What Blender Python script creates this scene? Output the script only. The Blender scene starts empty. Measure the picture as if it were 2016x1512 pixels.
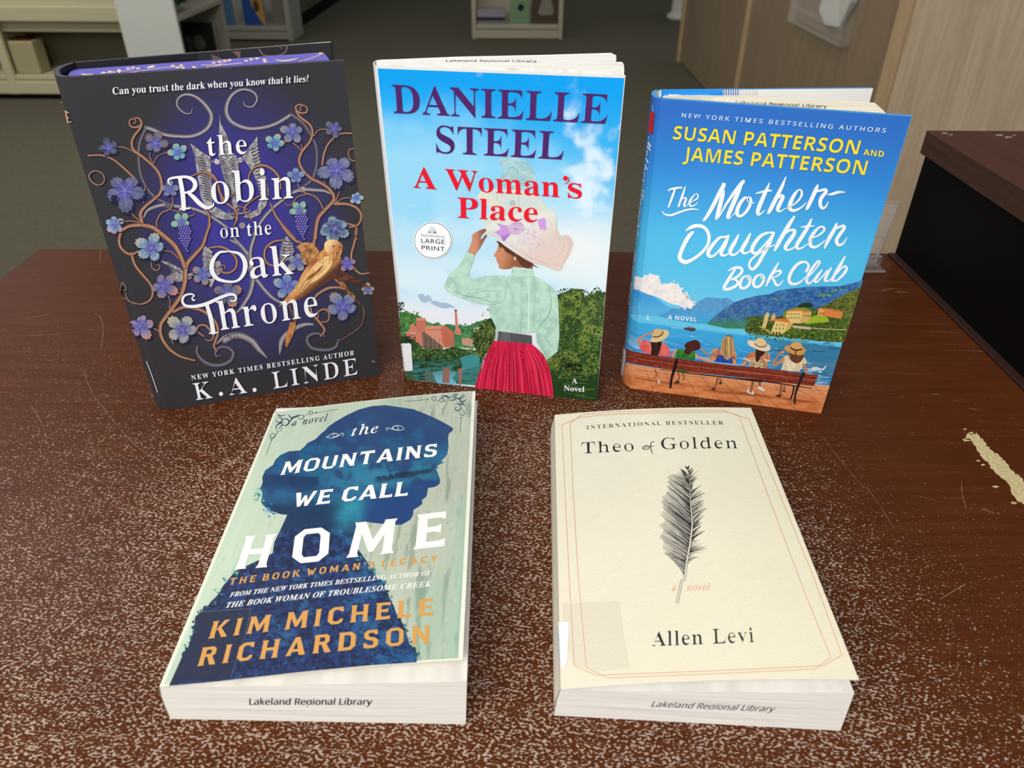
import bpy, bmesh, random
import numpy as np
from math import *
from mathutils import Vector, Matrix
from mathutils.geometry import tessellate_polygon, delaunay_2d_cdt

SC = bpy.context.scene
COL = bpy.context.collection
# ------------------------------------------------------------------ camera
F_PX, CAM_H, PITCH, ROLL, YAW = 1486.22, 0.342877, 0.589275, 0.006057, 0.001766
_F = np.array([sin(YAW)*cos(PITCH), cos(YAW)*cos(PITCH), -sin(PITCH)])
_R = np.cross(_F, [0, 0, 1]); _R /= np.linalg.norm(_R); _U = np.cross(_R, _F)
CR = _R*cos(ROLL)+_U*sin(ROLL); CU = -_R*sin(ROLL)+_U*cos(ROLL)
CP = np.array([0, 0, CAM_H])
cam = bpy.data.cameras.new('camera'); camo = bpy.data.objects.new('camera', cam); COL.objects.link(camo)
cam.sensor_width = 36; cam.lens = F_PX/2016*36; cam.clip_start = 0.01; cam.clip_end = 60
m = Matrix.Identity(4)
for i in range(3):
    m[i][0] = CR[i]; m[i][1] = CU[i]; m[i][2] = -_F[i]; m[i][3] = CP[i]
camo.matrix_world = m
cam.dof.use_dof = True; cam.dof.focus_distance = 0.51; cam.dof.aperture_fstop = 13.0
SC.camera = camo
# ------------------------------------------------------------------ world, lights, exposure
SC.view_settings.view_transform = 'Standard'; SC.view_settings.look = 'None'
SC.view_settings.gamma = 1; SC.view_settings.exposure = 0.0
wd = bpy.data.worlds.new('room_air'); SC.world = wd; wd.use_nodes = True
wd.node_tree.nodes['Background'].inputs[0].default_value = (0.93, 0.96, 1.0, 1)
wd.node_tree.nodes['Background'].inputs[1].default_value = 0.30

def area(name, loc, target, sx, sy, power, col):
    l = bpy.data.lights.new(name, 'AREA'); l.shape = 'RECTANGLE'; l.size = sx; l.size_y = sy
    l.energy = power; l.color = col
    o = bpy.data.objects.new(name, l); COL.objects.link(o); o.location = loc
    d = Vector(target)-Vector(loc); o.rotation_euler = d.to_track_quat('-Z', 'Y').to_euler()
    return o
area('overhead_light', (-0.45, -1.0, 1.35), (0, 0.5, 0.05), 1.4, 0.7, 39, (1, 0.985, 0.96))
area('overhead_light', (0.2, 0.5, 1.9), (0.1, 0.5, 0.05), 1.2, 0.6, 3.5, (1, 0.985, 0.96))
area('window_light', (-2.0, -1.1, 1.5), (0, 0.5, 0), 1.6, 1.4, 17, (0.96, 0.98, 1))
area('overhead_light', (-3.2, 4.2, 1.9), (-3.0, 5.2, -0.6), 1.2, 0.6, 22, (1, 0.96, 0.86))
area('overhead_light', (-2.3, 2.4, 2.3), (-2.2, 3.4, -0.9), 1.2, 0.6, 40, (1, 0.98, 0.93))  # added area light, brightens the carpet on the left
area('overhead_light', (-0.2, 3.4, 2.3), (1.3, 3.6, -0.4), 1.2, 0.6, 27, (1, 0.98, 0.93))  # added area light, lifts the partition panels
area('overhead_light', (0.2, 5.6, 2.0), (0.2, 7.8, -0.8), 1.2, 0.6, 7, (1, 0.97, 0.9))

# ------------------------------------------------------------------ helpers
def lin(c, a=1.0):
    """display colour 0-255 -> linear"""
    c = np.asarray(c, float)/255
    return np.where(c <= 0.04045, c/12.92, ((c+0.055)/1.055)**2.4)*a

def proj(P):
    P = np.atleast_2d(P)-CP; z = P@_F
    return np.stack([1008+F_PX*(P@CR)/z, 756-F_PX*(P@CU)/z], 1)

def unp(px, py, z=None, y=None, x=None):
    d = _F+CR*(px-1008)/F_PX-CU*(py-756)/F_PX
    if z is not None: s = (z-CP[2])/d[2]
    elif y is not None: s = (y-CP[1])/d[1]
    else: s = (x-CP[0])/d[0]
    return CP+d*s

def mat(name, col, rough=0.5, spec=0.3, **k):
    m = bpy.data.materials.new(name); m.use_nodes = True
    b = m.node_tree.nodes['Principled BSDF']
    b.inputs['Base Color'].default_value = (*lin(col), 1)
    b.inputs['Roughness'].default_value = rough; b.inputs['Specular IOR Level'].default_value = spec
    for a, v in k.items(): b.inputs[a.replace('_', ' ')].default_value = v
    return m

def nd(m, t, **k):
    n = m.node_tree.nodes.new(t)
    for a, v in k.items():
        if a.startswith('i_'):
            key = a[2:]; key = int(key) if key.isdigit() else key.replace('_', ' ')
            n.inputs[key].default_value = v
        else: setattr(n, a, v)
    return n

def lk(m, a, ao, b, bi): m.node_tree.links.new(a.outputs[ao], b.inputs[bi])

def ramp(m, src, out, stops, interp='LINEAR'):
    r = nd(m, 'ShaderNodeValToRGB'); r.color_ramp.interpolation = interp
    e = r.color_ramp.elements
    while len(e) < len(stops): e.new(0.5)
    for el, (p, c) in zip(e, stops):
        el.position = p; el.color = (*c, 1) if len(c) == 3 else c
    lk(m, src, out, r, 0); return r

def printed(name, rough=0.45, spec=0.3, grain=0.0, gscale=900, bump=0.0, bscale=500):
    """printed paper: reads the ink colour stored on the mesh"""
    m = mat(name, (200, 200, 200), rough, spec); b = m.node_tree.nodes['Principled BSDF']
    a = nd(m, 'ShaderNodeAttribute', attribute_name='Col')
    if grain:
        tc = nd(m, 'ShaderNodeTexCoord'); n = nd(m, 'ShaderNodeTexNoise', i_Scale=gscale, i_Detail=3.0)
        lk(m, tc, 'Object', n, 'Vector')
        r = ramp(m, n, 'Fac', [(0.3, (1-grain,)*3), (0.7, (1+grain,)*3)])
        mx = nd(m, 'ShaderNodeMix', data_type='RGBA', blend_type='MULTIPLY'); mx.inputs[0].default_value = 1
        lk(m, a, 'Color', mx, 6); lk(m, r, 'Color', mx, 7); lk(m, mx, 2, b, 'Base Color')
    else: lk(m, a, 'Color', b, 'Base Color')
    if bump:
        tc = nd(m, 'ShaderNodeTexCoord'); n = nd(m, 'ShaderNodeTexNoise', i_Scale=bscale, i_Detail=2.0)
        lk(m, tc, 'Object', n, 'Vector')
        bp = nd(m, 'ShaderNodeBump', i_Strength=bump, i_Distance=0.0005)
        lk(m, n, 'Fac', bp, 'Height'); lk(m, bp, 'Normal', b, 'Normal')
    return m

class MB:
    """collects world-space geometry; build() links it as ONE mesh object"""
    def __init__(s): s.v = []; s.f = []; s.m = []; s.c = []
    def add(s, verts, faces, mi=0, col=None):
        o = len(s.v); verts = [tuple(map(float, q)) for q in verts]; s.v += verts
        s.f += [tuple(i+o for i in f) for f in faces]; s.m += [mi]*len(faces)
        if col is None: col = (0.8, 0.8, 0.8)
        col = np.asarray(col, float)
        if col.ndim == 1: s.c += [tuple(col)]*len(verts)
        else: s.c += [tuple(q) for q in col]
        return s
    def box(s, a, b, mi=0, col=None, rot=0, piv=None):
        x0, y0, z0 = a; x1, y1, z1 = b
        V = [(x0,y0,z0),(x1,y0,z0),(x1,y1,z0),(x0,y1,z0),(x0,y0,z1),(x1,y0,z1),(x1,y1,z1),(x0,y1,z1)]
        if rot:
            px, py = piv or ((x0+x1)/2, (y0+y1)/2); c, n = cos(rot), sin(rot)
            V = [(px+(x-px)*c-(y-py)*n, py+(x-px)*n+(y-py)*c, z) for x, y, z in V]
        return s.add(V, [(3,2,1,0),(4,5,6,7),(0,1,5,4),(1,2,6,5),(2,3,7,6),(3,0,4,7)], mi, col)
    def prism(s, bot, top, mi=0, col=None, mis=None):
        """bot/top: matching rings (ccw from above)"""
        n = len(bot); V = list(bot)+list(top)
        F = [tuple(range(n-1, -1, -1)), tuple(range(n, 2*n))]+[(i, (i+1) % n, n+(i+1) % n, n+i) for i in range(n)]
        k = len(s.f); s.add(V, F, mi, col)
        if mis:
            for j, q in mis.items(): s.m[k+j] = q
        return s
    def build(s, name, mats, parent=None, bevel=0, smooth=False, seg=2):
        me = bpy.data.meshes.new(name)
        off = np.zeros(3)
        if parent is not None: off = np.array(parent.matrix_world.translation if parent.parent is None else ABS[parent.name])
        else: off = np.array([0, 0, 0])
        if parent is None:
            V = np.array(s.v); off = np.array([(V[:, 0].min()+V[:, 0].max())/2, (V[:, 1].min()+V[:, 1].max())/2, V[:, 2].min()])
        me.from_pydata([tuple(np.array(q)-off) for q in s.v], [], s.f)
        at = me.color_attributes.new('Col', 'FLOAT_COLOR', 'POINT')
        buf = np.ones((len(s.v), 4), np.float32); buf[:, :3] = np.clip(np.array(s.c), 0, 1)
        at.data.foreach_set('color', buf.ravel())
        for q in (mats if isinstance(mats, (list, tuple)) else [mats]): me.materials.append(q)
        me.polygons.foreach_set('material_index', s.m)
        if smooth: me.polygons.foreach_set('use_smooth', [True]*len(s.f))
        me.update()
        o = bpy.data.objects.new(name, me); COL.objects.link(o); ABS[o.name] = tuple(off)
        if parent is not None: o.parent = parent
        else: o.location = tuple(off)
        if bevel:
            q = o.modifiers.new('b', 'BEVEL'); q.width = bevel; q.segments = seg; q.limit_method = 'ANGLE'; q.angle_limit = 0.6
        return o
ABS = {}
def thing(name, label, cat, loc, group=None):
    o = bpy.data.objects.new(name, None); COL.objects.link(o); o.empty_display_size = 0.02
    o.location = tuple(loc); o['label'] = label; o['category'] = cat
    if group: o['group'] = group
    o.matrix_world = Matrix.Translation(Vector(tuple(loc))); ABS[o.name] = tuple(loc)
    return o
def tag(o, label=None, cat=None, group=None, kind=None):
    for k, v in (('label', label), ('category', cat), ('group', group), ('kind', kind)):
        if v: o[k] = v
    return o

# ------------------------------------------------------------------ numpy value noise
_rng = np.random.RandomState(7); _LAT = _rng.rand(256, 256)
def vn(x, y):
    xi = np.floor(x).astype(int); yi = np.floor(y).astype(int); fx = x-xi; fy = y-yi
    fx = fx*fx*(3-2*fx); fy = fy*fy*(3-2*fy); g = lambda a, b: _LAT[a % 256, b % 256]
    return (g(xi, yi)*(1-fx)+g(xi+1, yi)*fx)*(1-fy)+(g(xi, yi+1)*(1-fx)+g(xi+1, yi+1)*fx)*fy
def fbm(x, y, o=4):
    x = np.asarray(x, float); y = np.asarray(y, float); s = 0; a = 0.5; t = 0
    for k in range(o): s = s+a*vn(x*2**k+17*k, y*2**k+31*k); t += a; a *= 0.55
    return s/t
def sst(x, a, b):
    t = np.clip((x-a)/(b-a), 0, 1); return t*t*(3-2*t)
def mixc(a, b, t):
    t = np.asarray(t)[..., None]; return a*(1-t)+b*t
def inpoly(px, py, poly):
    poly = np.asarray(poly, float); ins = np.zeros(np.shape(px), bool); n = len(poly); j = n-1
    for i in range(n):
        xi, yi = poly[i]; xj, yj = poly[j]
        c = ((yi > py) != (yj > py)) & (px < (xj-xi)*(py-yi)/((yj-yi) or 1e-9)+xi); ins ^= c; j = i
    return ins

# ------------------------------------------------------------------ printable surface
class Surf:
    def __init__(s, f, s0=0.0, s1=1.0): s.f = f; s.s0 = s0; s.s1 = s1; s._seed()
    def _seed(s):
        S, R = np.meshgrid(np.concatenate([np.linspace(s.s0, min(s.s0+.2, 1), 40), np.linspace(min(s.s0+.2, 1), s.s1, 50)]), np.linspace(0, 1, 70)); s.gs = S.ravel(); s.gr = R.ravel()
        s.gp = proj(s.f(s.gs, s.gr))
    def P(s, S, R, lift=0.0):
        S = np.atleast_1d(S).astype(float); R = np.atleast_1d(R).astype(float)
        p = s.f(S, R)
        if np.any(lift):
            e = 1e-3; a = s.f(S+e, R)-s.f(S-e, R); b = s.f(S, R+e)-s.f(S, R-e); n = np.cross(a, b)
            n /= np.linalg.norm(n, axis=1)[:, None]; p = p+n*np.reshape(lift, (-1, 1))+n*(0.00025*sst(-S, -0.04, 0.0)*(np.max(lift) > 2.5*EPS))[:, None]
        return p
    def inv(s, pts):
        """photo measurements -> surface coordinates"""
        pts = np.atleast_2d(np.asarray(pts, float))
        i = np.array([np.argmin(((s.gp-q)**2).sum(1)) for q in pts]); S = s.gs[i].copy(); R = s.gr[i].copy()
        for _ in range(6):
            p = proj(s.f(S, R)); e = 1e-4
            a = (proj(s.f(S+e, R))-p)/e; b = (proj(s.f(S, R+e))-p)/e; d = pts-p
            det = a[:, 0]*b[:, 1]-a[:, 1]*b[:, 0]; det = np.where(abs(det) < 1e-6, 1e-6, det)
            S = np.clip(S+np.clip((d[:, 0]*b[:, 1]-d[:, 1]*b[:, 0])/det, -.2, .2), s.s0-.02, s.s1+.02)
            R = np.clip(R+np.clip((a[:, 0]*d[:, 1]-a[:, 1]*d[:, 0])/det, -.2, .2), -.03, 1.03)
        bad = np.linalg.norm(proj(s.f(S, R))-pts, axis=1) > 0.7; S[bad] = s.gs[i][bad]; R[bad] = s.gr[i][bad]
        return S, R

def cr(pts, n=6, closed=False):
    """Catmull-Rom through points (any dimension)"""
    P = np.asarray(pts, float)
    if len(P) < 3 and not closed: return P
    if closed: Q = np.vstack([P[-1], P, P[0], P[1]])
    else: Q = np.vstack([2*P[0]-P[1], P, 2*P[-1]-P[-2]])
    out = []
    t = np.linspace(0, 1, n, endpoint=False)[:, None]
    for i in range(1, len(Q)-2):
        a, b, c, d = Q[i-1], Q[i], Q[i+1], Q[i+2]
        out.append(0.5*(2*b+(c-a)*t+(2*a-5*b+4*c-d)*t*t+(3*b-a-3*c+d)*t**3))
    out = np.vstack(out)
    return out if closed else np.vstack([out, P[-1]])

EPS = 0.00002
class Art:
    """ink shapes laid on a Surf, appended to a mesh builder"""
    def __init__(s, surf, mb, mi=0): s.S = surf; s.mb = mb; s.mi = mi; s.k = 3; s.n = 0
    def up(s, n=1): s.k += n; return s
    def _put(s, pts, faces, col, mi=None):
        s.n = (s.n+1) % 9
        a, b = s.S.inv(pts); s.mb.add(s.S.P(a, b, (s.k+s.n*.09)*EPS), faces, s.mi if mi is None else mi, col)
    def poly(s, pts, col, smooth=0, closed_cr=True):
        """filled outline; col display rgb"""
        pts = np.asarray(pts, float)
        if np.ptp(pts, axis=0).max() > 45: return s.region(pts, lambda x, y, q, r: np.tile(lin(col), (len(x), 1)), 14.0, smooth)
        if smooth: pts = cr(pts, smooth, True)
        tri = tessellate_polygon([[Vector((x, y, 0)) for x, y in pts]])
        c = lin(col); c = c if c.ndim == 1 else c
        s._put(pts, [tuple(t) for t in tri], c)
    def stroke(s, pts, w, col, n=5, col2=None, caps=True):
        """tapered ribbon. w scalar or per-point widths; col2: edge colour (rounded tube look printed in the art)"""
        P = np.asarray(pts, float); W = np.full(len(P), float(w)) if np.isscalar(w) else np.interp(np.linspace(0, 1, len(P)), np.linspace(0, 1, len(w)), w)
        Q = np.column_stack([P, W])
        if n > 1 and len(P) > 2: Q = cr(Q, n)
        if len(P) == 2:
            k = int(np.linalg.norm(P[1]-P[0])/14)+1; Q = Q[0]+(Q[1]-Q[0])*np.linspace(0, 1, k+1)[:, None]
        d = np.gradient(Q[:, :2], axis=0); d /= np.maximum(np.linalg.norm(d, axis=1), 1e-6)[:, None]
        nn = np.column_stack([-d[:, 1], d[:, 0]]); h = np.maximum(Q[:, 2:3], 0.15)/2
        C = Q[:, :2]; rows = [C-nn*h, C, C+nn*h]; cs = [col2 if col2 is not None else col, col, col2 if col2 is not None else col]
        if col2 is not None: rows = [C-nn*h, C-nn*h*.25, C+nn*h]
        k = len(C); V = np.vstack(rows); F = []
        for r in range(2):
            for i in range(k-1): F.append((r*k+i, r*k+i+1, (r+1)*k+i+1, (r+1)*k+i))
        cc = np.vstack([np.tile(lin(c), (k, 1)) for c in cs])
        if caps:
            for e, sg in ((0, -1), (k-1, 1)):
                hh = h[e, 0]
                if hh < 0.6: continue
                a0 = atan2(d[e, 1]*sg, d[e, 0]*sg); m0 = len(V)
                ang = np.linspace(a0-pi/2, a0+pi/2, 7); V = np.vstack([V, C[e]+np.column_stack([np.cos(ang), np.sin(ang)])*hh])
                cc = np.vstack([cc, np.tile(lin(col if col2 is None else col2), (7, 1))]); F += [(k+e, m0+i, m0+i+1) for i in range(6)]
        s._put(V, F, cc)
    def disc(s, x, y, r, col, ry=None, n=24, a0=0, rot=0):
        t = np.linspace(0, 2*pi, n, endpoint=False)+a0; X = r*np.cos(t); Y = (ry or r)*np.sin(t); c, q = cos(rot), sin(rot)
        s._put(np.vstack([[x, y], np.column_stack([x+X*c-Y*q, y+X*q+Y*c])]), [(0, i+1, (i+1) % n+1) for i in range(n)], lin(col))
    def grid(s, fn, ns, nr, s0=None, s1=None, r0=0.0, r1=1.0, lift=2, mi=None):
        """painted ground: fn(px, py) -> linear rgb"""
        s0 = s.S.s0 if s0 is None else s0; s1 = s.S.s1 if s1 is None else s1
        sv = np.linspace(s0, s1, ns)
        if s0 < 0: sv = np.concatenate([np.linspace(s0, 0, 100)[:-1], np.linspace(0, s1, ns)]); ns = len(sv)
        A, B = np.meshgrid(sv, np.linspace(r0, r1, nr)); A = A.ravel(); B = B.ravel()
        P = s.S.P(A, B, lift*EPS); q = proj(P); c = fn(q[:, 0], q[:, 1], A, B)
        i = np.arange(nr-1)[:, None]*ns+np.arange(ns-1)[None, :]; i = i.ravel()
        s.mb.add(P, [(a, a+1, a+ns+1, a+ns) for a in i.tolist()], s.mi if mi is None else mi, c)
    def region(s, pts, fn, sp=3.0, smooth=0, mi=None):
        """outline filled with painted colour: fn(px, py, s, r) -> linear rgb"""
        P = cr(pts, smooth, True) if smooth else np.asarray(pts, float)
        seg = []
        for a, b in zip(P, np.roll(P, -1, 0)):
            k = max(1, int(np.linalg.norm(b-a)/(sp*1.5)))
            seg += [a+(b-a)*t/k for t in range(k)]
        B = np.array(seg); x0, y0 = B.min(0); x1, y1 = B.max(0)
        X, Y = np.meshgrid(np.arange(x0+sp/2, x1, sp), np.arange(y0+sp/2, y1, sp)); X = X.ravel(); Y = Y.ravel()
        X = X+_rng.uniform(-.25, .25, X.shape)*sp; Y = Y+_rng.uniform(-.25, .25, Y.shape)*sp
        k = inpoly(X, Y, P)
        # keep clear of the outline
        I = np.column_stack([X[k], Y[k]])
        if len(I):
            near = np.zeros(len(I), bool)
            for q in B: near |= ((I-q)**2).sum(1) < (sp*.45)**2
            I = I[~near]
        V = np.vstack([B, I]) if len(I) else B; n = len(B)
        vs, es, fs, *_ = delaunay_2d_cdt([Vector(q) for q in V], [(i, (i+1) % n) for i in range(n)], [], 0, 1e-5)
        V = np.array([(q[0], q[1]) for q in vs])
        if len(fs):
            ce = V[np.array(fs)].mean(1); kk = inpoly(ce[:, 0], ce[:, 1], B); fs = [f for f, q in zip(fs, kk) if q]
        tr = V[np.array(fs)] if len(fs) else np.zeros((0, 3, 2)); ar = sum(abs(0.5*((t[1, 0]-t[0, 0])*(t[2, 1]-t[0, 1])-(t[2, 0]-t[0, 0])*(t[1, 1]-t[0, 1]))) for t in tr)
        want = 0.5*abs(float(np.sum(P[:, 0]*np.roll(P[:, 1], -1)-np.roll(P[:, 0], -1)*P[:, 1])))
        if ar < want*0.8:       # the constrained fill failed: plain fill
            V = B; fs = tessellate_polygon([[Vector((x, y, 0)) for x, y in B]])
        a, b = s.S.inv(V)
        s.mb.add(s.S.P(a, b, s.k*EPS), [tuple(f) for f in fs], s.mi if mi is None else mi, fn(V[:, 0], V[:, 1], a, b))
    def blobs(s, pts, r, cols, jag=0.35, n=7, asp=1.0):
        """small irregular ink patches (leaves, stones)"""
        V = []; F = []; C = []
        for i, (x, y) in enumerate(pts):
            rr = random.uniform(r[0], r[1]); a0 = random.uniform(0, 2*pi); c = lin(cols[random.randrange(len(cols))])*random.uniform(.85, 1.15)
            o = len(V)
            for k in range(n):
                q = rr*random.uniform(1-jag, 1+jag); a = a0+2*pi*k/n; V.append((x+q*cos(a), y+q*sin(a)*asp)); C.append(c)
            F.append(tuple(range(o, o+n)))
        s._put(np.array(V), F, np.array(C))
    def carve(s, txt, p0, p1, cap, col, track=0.16):
        """angular flared capitals"""
        x = 0; polys = []
        for ch in txt:
            if ch == ' ': x += 0.42; continue
            w, ps = CARVED[ch]
            polys += [np.array(q)+[x, 0] for q in ps]; x += w+track
        allp = np.vstack(polys); x0, x1 = allp[:, 0].min(), allp[:, 0].max()
        (a0, a1, a2), (b0, b1, b2) = s.S.inv([p0, p1, cap])
        for q in polys:
            t = (q[:, 0]-x0)/(x1-x0); h = q[:, 1]
            A = a0+(a1-a0)*t+(a2-a0)*h; B = b0+(b1-b0)*t+(b2-b0)*h
            tri = tessellate_polygon([[Vector((x*100, y*100, 0)) for x, y in q]])
            s.mb.add(s.S.P(A, B, s.k*EPS), [tuple(t) for t in tri], s.mi, lin(col))
    # ---- lettering
    def text(s, txt, p0, p1, cap, col, style='serif', thin=0.0, space=1.0, ref=None, shear=0.0, up=None, base=None, arc=0.0):
        """baseline from p0 to p1 (photo px of the left and right ends of the ink); cap = px of a point at cap height above p0"""
        L = glyphs(txt, style, space)
        if thin:
            sg = np.sign(sum(float(np.sum(l[:, 0]*np.roll(l[:, 1], -1)-np.roll(l[:, 0], -1)*l[:, 1])) for l in L))
            L = [thin_x(l, thin, sg) for l in L]
        allp = np.vstack(L)
        x0, x1 = allp[:, 0].min(), allp[:, 0].max(); H = ref or CAPH
        (a0, a1, a2), (b0, b1, b2) = s.S.inv([p0, p1, cap])
        U = np.array([a1-a0, b1-b0]); V = np.array([a2-a0, b2-b0])
        sx = 1/(x1-x0)
        tri = tri_loops(L)
        t = (allp[:, 0]+shear*allp[:, 1]-x0)*sx; h = allp[:, 1]/H
        A = a0+U[0]*t+V[0]*h; B = b0+U[1]*t+V[1]*h+arc*4*t*(1-t)
        s.mb.add(s.S.P(A, B, s.k*EPS), [tuple(q) for q in tri], s.mi, lin(col))

def tri_loops(L):
    """triangles of outlines with holes; indices run through the loops in order"""
    off = np.cumsum([0]+[len(l) for l in L]); n = len(L); out = []
    area = [0.5*float(np.sum(l[:, 0]*np.roll(l[:, 1], -1)-np.roll(l[:, 0], -1)*l[:, 1])) for l in L]
    bb = [(l.min(0), l.max(0)) for l in L]
    holes = {i: [] for i in range(n)}; ishole = [False]*n
    for i in range(n):
        q = L[i][0]; best = None
        for j in range(n):
            if i != j and (bb[j][0] <= q).all() and (bb[j][1] >= q).all() and area[i]*area[j] < 0 and abs(area[j]) > abs(area[i]) and inpoly(np.array([q[0]]), np.array([q[1]]), L[j])[0]:
                if best is None or abs(area[j]) < abs(area[best]): best = j
        if best is not None: holes[best].append(i); ishole[i] = True
    for i in range(n):
        if ishole[i]: continue
        g = [i]+holes[i]; idx = [k for j in g for k in range(off[j], off[j+1])]
        t = tessellate_polygon([[Vector((x*100, y*100, 0)) for x, y in L[j]] for j in g])
        out += [tuple(idx[a] for a in q) for q in t]
    return out
CAPH = 0.68
def mth(txt, style):
    b = {'serif': 0x1D400, 'italic': 0x1D434, 'bolditalic': 0x1D468, 'script': 0x1D4D0, 'sansbold': 0x1D5D4, 'sansbi': 0x1D63C, 'sans': 0x1D5A0}.get(style)
    if b is None: return txt
    r = ''
    for ch in txt:
        if 'A' <= ch <= 'Z': r += chr(b+ord(ch)-65)
        elif 'a' <= ch <= 'z':
            r += '\u210e' if (style == 'italic' and ch == 'h') else chr(b+26+ord(ch)-97)
        else: r += ch
    return r
_GC = {}
def glyphs(txt, style, space):
    key = (txt, style, space)
    if key in _GC: return _GC[key]
    f = bpy.data.curves.new('t', 'FONT'); f.body = mth(txt, style); f.space_character = space; f.resolution_u = 6
    o = bpy.data.objects.new('t', f); COL.objects.link(o)
    dg = bpy.context.evaluated_depsgraph_get(); dg.update()
    cu = o.evaluated_get(dg).to_curve(dg)
    L = []
    for sp in cu.splines:
        B = sp.bezier_points; n = len(B)
        if n < 2: continue
        pts = []
        for i in range(n):
            a, b = B[i], B[(i+1) % n]; p0, p1, p2, p3 = (np.array(q[:2]) for q in (a.co, a.handle_right, b.handle_left, b.co))
            dev = np.linalg.norm(p1-(2*p0+p3)/3)+np.linalg.norm(p2-(p0+2*p3)/3)
            k = 1 if dev < 1e-4 else 5
            for t in np.arange(k)/k: pts.append(p0*(1-t)**3+3*p1*t*(1-t)**2+3*p2*t*t*(1-t)+p3*t**3)
        pts = np.array(pts); keep = np.linalg.norm(pts-np.roll(pts, 1, 0), axis=1) > 1e-5; pts = pts[keep]
        if len(pts) > 2: L.append(pts)
    o.evaluated_get(dg).to_curve_clear(); bpy.data.objects.remove(o); bpy.data.curves.remove(f)
    _GC[key] = L
    return L
def thin_x(l, d, sg):
    """narrow (d>0) or widen stems sideways, leaving hairlines"""
    a = np.roll(l, 1, 0); b = np.roll(l, -1, 0); e1 = l-a; e2 = b-l
    n1 = np.column_stack([e1[:, 1], -e1[:, 0]])/np.maximum(np.linalg.norm(e1, axis=1), 1e-9)[:, None]
    n2 = np.column_stack([e2[:, 1], -e2[:, 0]])/np.maximum(np.linalg.norm(e2, axis=1), 1e-9)[:, None]
    n = n1+n2; n /= np.maximum(np.linalg.norm(n, axis=1), 1e-9)[:, None]
    out = l.copy(); out[:, 0] -= d*np.where(abs(n[:, 0]) > 0.35, n[:, 0], 0)*sg
    return out

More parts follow.
